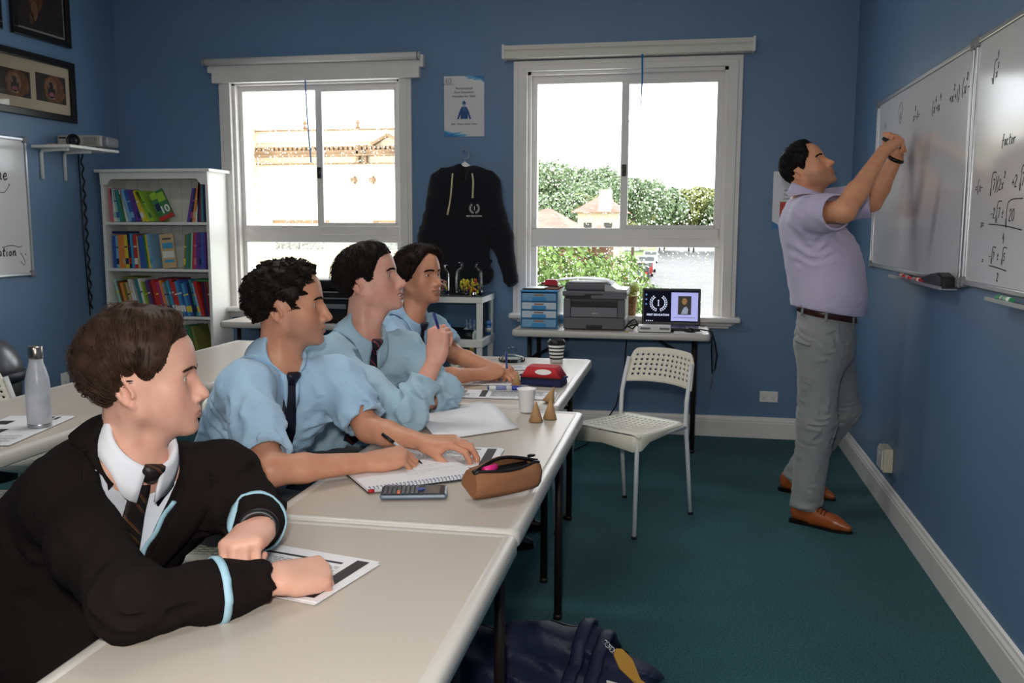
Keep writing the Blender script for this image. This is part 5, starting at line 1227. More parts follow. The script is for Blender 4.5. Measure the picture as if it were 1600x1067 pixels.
b = newbm(); tube(b, [(.06, 5.66, DZ + .01), (.12, 5.60, DZ + .012), (.165, 5.62, DZ + .0), (.19, 5.68, .66), (.205, 5.74, .58), (.195, 5.76, .49), (.180, 5.76, .46), (.176, 5.74, .52), (.170, 5.72, .62), (.168, 5.68, .70)], .0042, 6); tag(obj('cable', b, M_black), 'black cable looping down from the right end of the desk', 'cable')
b = newbm(); tube(b, [(.10, 5.64, DZ + .008), (.158, 5.66, DZ - .004), (.185, 5.72, .66), (.188, 5.76, .56), (.180, 5.76, .44), (.172, 5.76, .36)], .0034, 6); tag(obj('cable', b, M_grey), 'grey cable hanging from the right end of the desk', 'cable')
b = newbm(); tube(b, [(-.36, 5.90, DZ - .05), (-.37, 5.92, .6), (-.38, 5.90, .40), (-.42, 5.82, .22), (-.50, 5.70, .10), (-.58, 5.55, .02), (-.66, 5.40, .006)], .0045, 6); tag(obj('cable', b, M_black), 'black cable running from the desk down to the carpet behind the chair', 'cable')
# the other printer, behind the boys on the left window table
def printer2():
    t = thing('printer', 'black printer on the left window table, half hidden by heads', 'printer', (-2.33, 5.74, DZ))
    def P(n, a, m, bev=.008): b = newbm(); boxb(b, *a, bev); return obj(n, b, m, t, True)
    P('lower_body', (-2.54, -2.12, 5.58, 5.94, DZ + .002, .90), M_black); P('paper_drawer', (-2.52, -2.14, 5.572, 5.585, .752, .80), M_dkmetal, .003)
    P('output_slot', (-2.50, -2.16, 5.57, 5.60, .835, .865), M_grey, .003); P('scan_lid', (-2.55, -2.11, 5.57, 5.95, .906, .945), M_black)
    P('silver_trim', (-2.55, -2.11, 5.565, 5.575, .898, .908), M_grey, .002); P('paper_feeder', (-2.52, -2.20, 5.64, 5.93, .945, 1.02), M_black, .02)
printer2()

# ================================================================ on the student tables
def sheet(label, x, y, w, d, rot, z=TZ, name='worksheet', pages=2, group=None, marks=(), seed=0):
    """printed worksheet; marks are (u0,u1,v0,v1,kind) in the sheet's own unit square"""
    t = thing(name, label, 'paper', (x, y, z), math.radians(rot), group); rg = random.Random(seed)
    for i in range(pages):
        a = (i - (pages - 1)) * 1.4; b = newbm(); box(b, ((pages - 1 - i) * .003, (pages - 1 - i) * -.004, .0012 + i * .0012), (w, d, .0010), rot=Euler((0, 0, math.radians(a)))); obj('page', b, M_paper, t)
    zt = .0012 + (pages - 1) * .0012 + .0009
    for u0, u1, v0, v1, k in marks:
        if k == 'text':
            n = max(1, int(abs(v1 - v0) * d / .0065)); b = newbm()
            for i in range(n):
                v = v0 + (v1 - v0) * (i + .5) / n; e = u1 - (u1 - u0) * rg.choice((0, 0, .1, .35)); u = u0
                while u < e:
                    q = min(e, u + rg.uniform(.03, .09)); quad(b, *[(-w / 2 + w * a_, -d / 2 + d * v + c_, zt) for a_, c_ in ((u, 0), (q, 0), (q, .0022), (u, .0022))]); u = q + .012
            o = obj('printed_text', b, M_inkfaint, t); o['kind'] = 'stuff'
        else:
            b = newbm(); quad(b, *[(-w / 2 + w * a_, -d / 2 + d * c_, zt) for a_, c_ in ((u0, v0), (u1, v0), (u1, v1), (u0, v1))]); obj('printed_block', b, k, t)
    return t
M_dkprint = mat('dark_print', rgb(48, 44, 44), .6); M_midprint = mat('grey_print', rgb(150, 148, 150), .6)
sheet('worksheet with a dark header bar under the blazer boy\'s hands', -.725, 1.520, .297, .205, -12, marks=[(.86, .95, .06, .94, M_dkprint), (.05, .80, .80, .84, M_dkprint), (.1, .82, .10, .74, 'text')], seed=1)
sheet('worksheet with a dark header bar beyond the spiral notebook', -.645, 2.395, .297, .205, 4, marks=[(.86, .95, .06, .94, M_dkprint), (.05, .8, .86, .90, M_dkprint), (.1, .8, .1, .8, 'text')], seed=2)
sheet('long printed worksheet under the blue marker on the far table', -.675, 3.335, .40, .150, 7, marks=[(.30, .36, .05, .95, M_dkprint), (.02, .16, .55, .9, M_midprint), (.38, .95, .80, .84, M_dkprint), (.06, .28, .1, .5, 'text'), (.4, .95, .1, .75, 'text')], seed=3, pages=3)
sheet('second worksheet under the farthest boy\'s forearms', -.735, 3.62, .28, .17, 8, marks=[(.1, .9, .1, .9, 'text')], seed=4)
sheet('loose white paper beside the glass lid on the far table', -.735, 3.99, .19, .12, 14, marks=[(.1, .9, .2, .8, 'text')], seed=6, pages=1)
sheet('printed sheets beneath the marble bottle on the left table', -2.06, 2.44, .21, .40, 12, marks=[(.06, .28, .66, .80, M_dkprint), (.36, .48, .30, .50, M_dkprint), (.70, .76, .86, .96, M_dkprint), (.80, .86, .84, .95, M_dkprint), (.1, .9, .05, .28, 'text')], seed=5)
def folded_paper():
    """blank sheet, once folded, lying open like a low tent"""
    b = newbm(); A, B, C_, D_, E_, F_ = Vector((-.842, 2.835, TZ + .002)), Vector((-.726, 3.150, TZ + .003)), Vector((-.620, 2.99, TZ + .020)), Vector((-.505, 2.775, TZ + .003)), Vector((-.713, 2.560, TZ + .003)), Vector((-.850, 2.822, TZ + .012))
    def half(p, q, r, s, n=7):
        V = [[b.verts.new((p + (q - p) * (i / (n - 1))) * (1 - j / 4) + (s + (r - s) * (i / (n - 1))) * (j / 4)) for j in range(5)] for i in range(n)]
        for i in range(n - 1):
            for j in range(4): b.faces.new((V[i][j], V[i + 1][j], V[i + 1][j + 1], V[i][j + 1])).smooth = True
    half(Vector((-.870, 2.86, TZ + .002)), Vector((-.722, 3.165, TZ + .002)), Vector((-.645, 3.035, TZ + .024)), Vector((-.848, 2.795, TZ + .024)))
    half(Vector((-.848, 2.795, TZ + .024)), Vector((-.645, 3.035, TZ + .024)), Vector((-.505, 2.775, TZ + .002)), Vector((-.713, 2.565, TZ + .002)))
    bmesh.ops.remove_doubles(b, verts=b.verts[:], dist=.0005)
    o = obj('folded_paper', b, M_paper); md = o.modifiers.new('thickness', 'SOLIDIFY'); md.thickness = .0015; md.offset = 1; tag(o, 'blank folded white paper lying open on the middle table', 'paper')
folded_paper()
def notebook():
    C0, C1, C2, C3 = [np.array(q) for q in ((-.800, 2.075), (-.768, 2.000), (-.522, 2.190), (-.625, 2.365))]    # far left, near left, near right, far right
    ctr = np.array((-.66, 2.19)); ang = math.atan2(.19, .246); w, d = .30, .205
    t = thing('spiral_notebook', 'spiral bound notebook the curly haired boy writes in', 'notebook', (-.680, 2.188, TZ), ang)
    b = newbm(); boxb(b, -w / 2, w / 2, -d / 2, d / 2, .001, .004, .001); obj('back_cover', b, M_black, t)
    for i in range(3):
        b = newbm(); boxb(b, -w / 2 + .001, w / 2 - .001 - .001 * i, -d / 2 + .001, d / 2 - .001, .0042 + i * .0022, .0060 + i * .0022); obj('page', b, M_paper, t)
    for i in range(30):
        x = -w / 2 + .008 + i * (w - .016) / 29; b = newbm(); tube(b, [(x, -d / 2 + .006 + .009 * math.cos(a) * 1.0, .0065 + .0075 * math.sin(a)) for a in np.linspace(0, 2 * PI, 10, endpoint=False)], .0011, 5, closed=True); obj('wire_ring', b, mat('blue_steel_wire', rgb(120, 140, 170), .3, metal=.7), t)
    b = newbm(); rg = random.Random(3)
    for i in range(9):
        y = .085 - i * .014; x = -.02
        while x < .12 - .05 * (i % 3): q = x + rg.uniform(.006, .02); quad(b, (x, y, .0107), (q, y, .0107), (q, y + .0012, .0107), (x, y + .0012, .0107)); x = q + .005
    o = obj('pen_writing', b, M_inkfaint, t); o['kind'] = 'stuff'
notebook()
def calculator():
    t = thing('calculator', 'scientific calculator beside the spiral notebook', 'calculator', (-.622, 2.022, TZ), math.radians(14)); w, d = .158, .078
    b = newbm(); boxb(b, -w / 2, w / 2, -d / 2, d / 2, .001, .013, .006); obj('casing', b, mat('blue_grey_plastic', rgb(96, 112, 132), .35), t)
    b = newbm(); boxb(b, -w / 2 + .004, w / 2 - .004, -d / 2 + .004, d / 2 - .004, .0125, .0145, .002); obj('face_plate', b, M_black, t)
    b = newbm(); boxb(b, .024, .062, -.028, .028, .0142, .0152); obj('display', b, mat('lcd_grey', rgb(92, 98, 96), .15), t)
    ks = mat('key_grey', rgb(70, 72, 78), .4); ko = mat('key_orange', rgb(214, 108, 70), .4); kb = mat('key_blue', rgb(48, 70, 140), .4)
    for i in range(8):
        for j in range(5 if i < 4 else 6):
            x = -.070 + i * .0105; y = -.029 + j * (.0145 if i < 4 else .0116); b = newbm(); boxb(b, x, x + .0075, y - .004, y + .0045, .0142, .0172, .001); obj('key', b, ko if (i, j) in ((3, 1), (3, 0)) else ks, t)
    b = newbm(); lathe(b, [(.010, .0142), (.010, .0172), (.004, .0178), (0, .0178)], (.016, 0, 0), 16); obj('navigation_key', b, kb, t)
calculator()
def pen(label, p, q, body, cap, r=.0042, cf=.30, cat='pen'):
    p, q = Vector(p), Vector(q); d = q - p; t = thing('pen', label, cat, p)
    b = newbm(); tube(b, [p + d * cf, p + d * .90], r, 10); obj('barrel', b, body, t, True)
    b = newbm(); tube(b, [p, p + d * cf], r * 1.12, 10); obj('cap', b, cap, t, True)
    b = newbm(); tube(b, [p + d * .90, p + d], [r, .0009], 10); obj('tip', b, M_black, t, True)
    return t
M_clearpen = mat('clear_pen_barrel', rgb(196, 198, 204), .2); M_bluepen = mat('blue_pen_plastic', rgb(34, 44, 120), .35); M_redpen = mat('red_pen_plastic', rgb(170, 30, 40), .35)
pen('black capped pen in the curly haired boy\'s writing hand', (-.790, 2.285, .822), (-.672, 2.262, .752), M_clearpen, M_black)
pen('red ended clear pen lying between notebook and calculator', (-.735, 2.016, .7455), (-.605, 2.084, .7455), M_clearpen, M_redpen, cf=.1)
pen('blue pen held up by the boy with the red striped tie', (-.772, 2.742, 1.105), (-.748, 2.80, .965), M_bluepen, M_bluepen)
pen('blue pen in the farthest boy\'s fingers', (-.722, 3.66, .858), (-.706, 3.60, .748), M_bluepen, M_bluepen)
marker('blue capped whiteboard marker lying on the far worksheet', (-.735, 3.385, .7555), (1, .16, 0), BLU, .135)
marker('black ended white marker sticking out of the teacher\'s hand', (.926, 4.374, 1.729), (-.076, .053, .048), BLK, .095)
def pencil_case():
    M_suede = mat('brown_suede', rgb(148, 100, 68), .9, var=.12, vscale=14, bump=.2, bscale=200)
    t = thing('pencil_case', 'open brown suede pencil case with black zip opening', 'case', (-.425, 2.085, TZ + .018), math.atan2(.20, .19))
    t.rotation_euler = (math.radians(26), 0, math.atan2(.20, .19))
    L_, W_, H_ = .190, .078, .068; b = newbm(); n = 15
    sec = [(-.039, .0), (-.042, .020), (-.031, .052), (-.016, .068)]
    prof = []
    for i in range(n):
        u = i / (n - 1); x = -L_ / 2 + L_ * u; k = .80 + .20 * math.sin(PI * u) ** .5; hz = .86 + .14 * math.sin(PI * u) ** .6; op = .020 * math.sin(PI * min(1, max(0, (u - .08) / .84))) + .001
        prof.append([(x, -.036 * k, .001), (x, -.041 * k, .022 * hz), (x, -.032 * k - op * .2, .052 * hz), (x, -.010 - op, .066 * hz), (x, -.004 - op, .064 * hz), None, (x, .004 + op, .064 * hz), (x, .010 + op, .066 * hz), (x, .032 * k, .052 * hz), (x, .041 * k, .022 * hz), (x, .036 * k, .001)])
    V = [[(b.verts.new(p) if p else None) for p in r] for r in prof]
    for i in range(n - 1):
        for j in range(10):
            if V[i][j] and V[i][j + 1] and V[i + 1][j]: b.faces.new((V[i][j], V[i][j + 1], V[i + 1][j + 1], V[i + 1][j])).smooth = True
        b.faces.new((V[i][0], V[i + 1][0], V[i + 1][10], V[i][10]))
    for r in (V[0], V[-1]): b.faces.new([v for v in r if v])
    o = obj('pouch', b, M_suede, t); md = o.modifiers.new('thickness', 'SOLIDIFY'); md.thickness = .002
    for s in (-1, 1):
        b = newbm(); tube(b, [(-L_ / 2 + L_ * (i / 14), s * (.004 + .020 * math.sin(PI * min(1, max(0, (i / 14 - .08) / .84)))), .0665 * (.86 + .14 * math.sin(PI * i / 14) ** .6)) for i in range(15)], .0036, 6); obj('zip', b, M_black, t)
    b = newbm(); box(b, (0, 0, .050), (.14, .030, .004), .001); obj('dark_lining', b, M_black, t)
    b = newbm(); tube(b, [(.07, .012, .068), (.095, .02, .060)], .004, 6); obj('zip_pull', b, M_black, t)
    b = newbm(); tube(b, [(-.066, .000, .058), (-.030, .002, .062)], .0085, 8); tag(obj('highlighter', b, mat('hot_pink_plastic', rgb(226, 40, 130), .4), None), 'pink highlighter inside the brown pencil case', 'marker'); o = bpy.context.scene.objects[-1] if False else None
    return t
pencil_case()
_h = [o for o in COL.objects if o.name.startswith('highlighter')][0]; _h.matrix_world = Matrix.Translation((-.425, 2.085, TZ + .018)) @ Matrix.Rotation(math.atan2(.20, .19), 4, 'Z') @ Matrix.Rotation(math.radians(26), 4, 'X')
def red_case():
    t = thing('pencil_case', 'red and navy zip pencil case with a white oval patch', 'case', (-.555, 3.60, TZ), math.radians(-6)); b = newbm()
    def sh(z0, z1, w0, w1, d0, d1, m, n):
        b = newbm(); A = rrect(-w0, w0, -d0, d0, .012, 4); B = rrect(-w1, w1, -d1, d1, .012, 4); v0 = [b.verts.new((p[0], p[1], z0)) for p in A]; v1 = [b.verts.new((p[0], p[1], z1)) for p in B]
        for i in range(len(A)): b.faces.new((v0[i], v0[(i + 1) % len(A)], v1[(i + 1) % len(A)], v1[i])).smooth = True
        b.faces.new(v1); b.faces.new(v0[::-1]); bmesh.ops.bevel(b, geom=[e for e in b.edges if len(e.link_faces) == 2 and e.calc_face_angle(0) > .6], offset=.004, segments=2, affect='EDGES'); return obj(n, b, m, t)
    sh(.001, .032, .088, .082, .060, .060, mat('navy_canvas', rgb(32, 40, 84), .8), 'lower_pouch'); sh(.032, .075, .084, .060, .060, .044, mat('red_canvas', rgb(190, 42, 52), .8, var=.06, vscale=30), 'upper_pouch')
    b = newbm(); polyface(b, [(.012 + .034 * math.cos(a), -.0615 + .010 + .008 * math.sin(a) * .6 + .0, .0555 + .0105 * math.sin(a)) for a in np.linspace(0, 2 * PI, 20, endpoint=False)]); bmesh.ops.translate(b, verts=b.verts, vec=(0, -.0030, .002)); o = obj('oval_patch', b, M_white, t)
    for s in (-1, 1):
        b = newbm(); boxb(b, s * .082, s * .100, -.012, .012, .03, .036, .002); obj('end_tab', b, mat('navy_canvas', rgb(32, 40, 84), .8), t)
    b = newbm(); boxb(b, -.08, .08, -.0632, -.0605, .029, .035); obj('zip', b, M_black, t); b = newbm(); tube(b, [(-.086, -.058, .034), (-.094, -.066, .010)], .003, 6); obj('zip_pull', b, M_bluepen, t)
red_case()
M_kraft = mat('kraft_card', rgb(176, 138, 96), .75, var=.06, vscale=40)
for i, (x, y, r, h, ln, lb) in enumerate([(-.471, 2.893, .0235, .066, (0, .0), 'brown card cone in front of the paper cup, nearest of the cones'), (-.432, 2.945, .0235, .072, (0, .05), 'brown card cone right of the paper cup with the tallest tip'),
        (-.478, 3.215, .0235, .062, (.25, .35), 'leaning brown card cone behind the front two cones'), (-.648, 3.490, .0235, .068, (.05, -.12), 'brown card cone beside the farthest boy\'s hands')]):
    t = thing('card_cone', lb, 'cone', (x, y, TZ + .0005)); t.rotation_euler = (ln[0], ln[1], i * .7)
    b = newbm(); lathe(b, [(r, 0), (r * .52, h * .5), (.0012, h)], (0, 0, 0), 28); obj('cone_wall', b, M_kraft, t)
    b = newbm(); tube(b, [(r * .99, .002, .001), (.002, .001, h * .98)], .0008, 5); obj('seam', b, mat('kraft_seam', rgb(146, 110, 72), .8), t)
t = thing('paper_cup', 'white ribbed paper cup beside the card cones', 'cup', (-.527, 3.035, TZ))
b = newbm(); lathe(b, [(0, .002), (.022, .002), (.0235, .004), (.031, .078), (.033, .080), (.033, .083), (.030, .083), (.0225, .008), (0, .008)], (0, 0, 0), 40, ribs=20, ribamp=.008); obj('cup_wall', b, mat('white_plastic_cup', rgb(236, 236, 238), .4), t)
def coffee_cup():
    t = thing('coffee_cup', 'black and white striped takeaway coffee cup on the far table', 'cup', (-.585, 4.185, TZ)); h = .093
    r = lambda z: .029 + .011 * z / h
    b = newbm(); lathe(b, [(0, .001), (r(0), .001), (r(h), h)], (0, 0, 0), 28); obj('cup_wall', b, M_white, t)
    for i in range(5):
        z = .018 + i * .0165; b = newbm(); lathe(b, [(r(z) + .0006, z), (r(z + .007) + .0006, z + .007)], (0, 0, 0), 28, cap=False); obj('stripe', b, M_ink, t)
    b = newbm(); lathe(b, [(.0415, h - .002), (.0425, h + .006), (.038, h + .010), (.036, h + .016), (.033, h + .016), (.031, h + .010), (0, h + .010)], (0, 0, 0), 28); obj('lid', b, M_black, t)
coffee_cup()
t = thing('glass_jar_lid', 'clear glass jar top with a round knob lying on the far table', 'glassware', (-.795, 4.17, TZ))  # the knobbed lid of a glass jar
b = newbm(); lathe(b, [(.060, .001), (.063, .006), (.063, .016), (.052, .026), (.022, .032), (.012, .038), (.018, .046), (.021, .056), (.017, .066), (0, .071)], (0, 0, 0), 36); obj('dome', b, M_glass, t)
b = newbm(); lathe(b, [(.052, .001), (.052, .020), (.050, .020), (.050, .001)], (0, 0, 0), 36, cap=False); obj('seal_ring', b, M_glass, t)
b = newbm(); boxb(b, -.935, -.865, 4.04, 4.10, TZ + .001, TZ + .010, .003); tag(obj('phone', b, M_black), 'black phone lying behind the farthest boy\'s forearm', 'phone')
b = newbm(); lathe(b, [(.010, 0), (.010, .0006)], (-.475, 3.265, TZ + .0006), 16); tag(obj('sticker', b, M_midprint), 'small round grey sticker on the corner of the far table', 'sticker')
def bottle():
    t = thing('water_bottle', 'white marbled steel water bottle with a silver cap on the left table', 'bottle', (-1.995, 2.49, TZ + .0035))
    m = mat('white_marble_print', rgb(206, 208, 214), .3, col2=rgb(170, 174, 184), vscale=14)
    b = newbm(); lathe(b, [(0, .0), (.031, .0), (.0345, .006), (.036, .02), (.036, .13), (.034, .155), (.027, .185), (.0205, .205), (.0195, .218), (0, .218)], (0, 0, 0), 36); obj('flask', b, m, t)
    b = newbm(); lathe(b, [(.0205, .216), (.0215, .219), (.0215, .252), (.019, .256), (0, .2565)], (0, 0, 0), 30); obj('cap', b, mat('brushed_steel', rgb(178, 168, 156), .25, metal=1), t)
    b = newbm(); lathe(b, [(.0358, .003), (.0364, .006), (.0364, .010), (.0358, .012)], (0, 0, 0), 36, cap=False); obj('base_ring', b, M_alu, t)
bottle()
t = thing('pedal_bin', 'black bin with a shiny grey domed lid by the left wall', 'bin', (-3.72, 4.20, 0))
b = newbm(); lathe(b, [(.17, .004), (.185, .02), (.205, .54), (.20, .55)], (-3.72, 4.20, 0), 36); obj('bin_body', b, M_black, t, True)
b = newbm(); lathe(b, [(.208, .53), (.226, .54), (.226, .585), (.21, .592)], (-3.72, 4.20, 0), 36); obj('rim', b, mat('dark_navy_plastic', rgb(28, 28, 40), .5), t, True)
b = newbm(); lathe(b, [(.215 * math.cos(a), .588 + .205 * math.sin(a)) for a in np.linspace(0, PI / 2 - .01, 16)], (-3.72, 4.20, 0), 40); obj('domed_lid', b, mat('grey_satin_metal', rgb(112, 112, 114), .3, metal=.4), t, True)
wallpower('small white socket low on the left wall behind the left table', YZl(XL, 5.30, .34), .075, .115, False)

# ================================================================ backpack on the carpet by the table leg
def backpack():
    t = thing('backpack', 'navy school backpack on the carpet beside the nearest table', 'bag', (-.30, 2.30, 0))
    v = Vol((-.72, 2.02, 0), (.05, 2.62, .40), .007)
    v.cone((-.52, 2.30, .13), (-.16, 2.32, .12), .150, .13, k=.05, flat=((0, 0, 1), .92)); v.cone((-.50, 2.22, .10), (-.18, 2.24, .10), .13, .12, k=.06); v.cone((-.42, 2.34, .24), (-.22, 2.34, .25), .055, .05, k=.06); v.cone((-.12, 2.30, .12), (-.07, 2.30, .08), .09, .06, k=.05)
    v.add(lambda P: P[:, 2] - .003, (-.8, 1.9, -.1), (.2, 2.7, .003), .004, 's')
    m = np.abs(v.D) < .03; P = (v.lo + np.argwhere(m) * v.v).astype(np.float32); v.D[m] -= folds(P, .016, 34, [(np.array((.4, .3, .8)), 1.), (np.array((.8, -.2, .3)), .8)], 9)
    M_nv = mat('navy_nylon', rgb(26, 32, 60), .55, var=.15, vscale=20, bump=.2, bscale=260); b_ = obj('bag_body', v.mesh('bag_body', .15), M_nv, t, True)
    for x0, yy in ((-.27, 2.30), (-.215, 2.31)):
        P = np.array([(x0 + .05 * i / 12, 2.16 + .26 * i / 12, .40) for i in range(13)]); Q = v.cast(P, (0, 0, -1), .008, n=120); Q[3:10, 2] += .008 * np.sin(np.linspace(0, PI, 7))
        b = newbm(); tube(b, [tuple(q) for q in Q], .019, 8, flat=((0, 0, 1), .2)); obj('strap', b, M_nv, t, True)
    P = np.array([(-.55 + .42 * i / 14, 2.40 + .03 * math.sin(i * .5), .40) for i in range(15)]); Q = v.cast(P, (0, 0, -1), .003, n=120); b = newbm(); tube(b, [tuple(q) for q in Q], .005, 6); obj('zip', b, M_black, t, True)
    P = np.array([(-.300, 2.42, .42)]); q = v.cast(P, (0, 0, -1), .004, n=120)[0]; b = newbm(); box(b, tuple(q), (.045, .018, .003), .001, rot=Euler((.3, 0, .4))); obj('woven_badge', b, mat('pale_pink_label', rgb(176, 160, 170), .7), t, True)
    q = v.cast(np.array([(-.155, 2.19, .42)]), (0, 0, -1), .006, n=120)[0]; b = newbm(); box(b, tuple(q), (.030, .018, .004), .001, rot=Euler((.2, .3, .3))); obj('buckle', b, M_white, t, True)
    k = thing('keyring_fish', 'mustard fish shaped keyring tag clipped to the navy backpack', 'keyring', (-.06, 2.30, .15))
    o0 = Vector((-.178, 2.235, .312)); b = newbm()
    for i in range(7): c = o0 + Vector((.006 * i, -.004 * i, -.004 * i)); tube(b, [tuple(c + Vector((.006 * math.cos(a), .003 * math.sin(a) * (i % 2), .006 * math.sin(a)))) for a in np.linspace(0, 2 * PI, 10, endpoint=False)], .0014, 5, closed=True)
    o = obj('chain', b, M_alu, k, True); o['kind'] = 'stuff'
    c = o0 + Vector((.062, -.035, -.045)); u = Vector((.55, -.30, -.62)).normalized(); w_ = Vector((.6, .75, .17)).normalized(); nn = u.cross(w_)
    b = newbm(); out = [(-.055, 0), (-.045, .016), (-.01, .024), (.025, .014), (.04, .006), (.062, .022), (.056, 0), (.062, -.022), (.04, -.006), (.025, -.014), (-.01, -.024), (-.045, -.016)]
    prism(b, out, lambda a, e, q: c + u * a + w_ * e + nn * (q - .004), .008); bmesh.ops.bevel(b, geom=b.edges[:], offset=.002, segments=1, affect='EDGES'); obj('fish_tag', b, mat('mustard_felt', rgb(176, 130, 52), .8), k, True)
backpack()
# ================================================================ people: heads, hands, hair
def skin_mat(name, base, lip, cheek, stub=None):
    m = bpy.data.materials.new(name); m.use_nodes = True; nt = m.node_tree; N = nt.nodes; L = nt.links; b = N['Principled BSDF']
    b.inputs['Roughness'].default_value = .48; b.inputs['Subsurface Weight'].default_value = .12
    b.inputs['Subsurface Radius'].default_value = (1, .35, .2); b.inputs['Subsurface Scale'].default_value = .006
    b.inputs['Specular IOR Level'].default_value = .42
    cur = None
    def rgbn(c):
        r = N.new('ShaderNodeRGB'); r.outputs[0].default_value = c; return r.outputs[0]
    tc = N.new('ShaderNodeTexCoord'); nz = N.new('ShaderNodeTexNoise'); nz.inputs['Scale'].default_value = 28; nz.inputs['Detail'].default_value = 4
    L.new(tc.outputs['Object'], nz.inputs['Vector'])
    def mix(fac, a, c):
        x = N.new('ShaderNodeMix'); x.data_type = 'RGBA'
        if isinstance(fac, str):
            at = N.new('ShaderNodeAttribute'); at.attribute_name = fac; L.new(at.outputs['Fac'], x.inputs[0])
        else: L.new(fac, x.inputs[0])
        L.new(a, x.inputs[6]); L.new(c, x.inputs[7]); return x.outputs[2]
    rp = N.new('ShaderNodeMapRange'); rp.inputs[1].default_value = .4; rp.inputs[2].default_value = .75; rp.inputs[4].default_value = .45; L.new(nz.outputs['Fac'], rp.inputs[0])
    cur = mix(rp.outputs[0], rgbn(base), rgbn(cheek))
    cur = mix('blush', cur, rgbn(tuple((a + b_) / 2 for a, b_ in zip(base, cheek))))
    if stub: cur = mix('stubble', cur, rgbn(stub))
    cur = mix('lips', cur, rgbn(lip))
    L.new(cur, b.inputs['Base Color'])
    n2 = N.new('ShaderNodeTexNoise'); n2.inputs['Scale'].default_value = 420; L.new(tc.outputs['Object'], n2.inputs['Vector'])
    bp = N.new('ShaderNodeBump'); bp.inputs['Strength'].default_value = .06; bp.inputs['Distance'].default_value = .003; L.new(n2.outputs['Fac'], bp.inputs['Height']); L.new(bp.outputs[0], b.inputs['Normal'])
    return m
def hair_mat(name, c, c2):
    m = mat(name, c, .55, col2=c2, vscale=40, spec=.16); return m
M_eye = mat('eye_white', rgb(222, 216, 210), .15, coat=.5)
M_iris = mat('brown_iris', rgb(52, 34, 24), .1, coat=.8)
M_teeth = mat('teeth', rgb(236, 230, 218), .25)
M_mouth = mat('mouth_inside', rgb(92, 34, 34), .5)

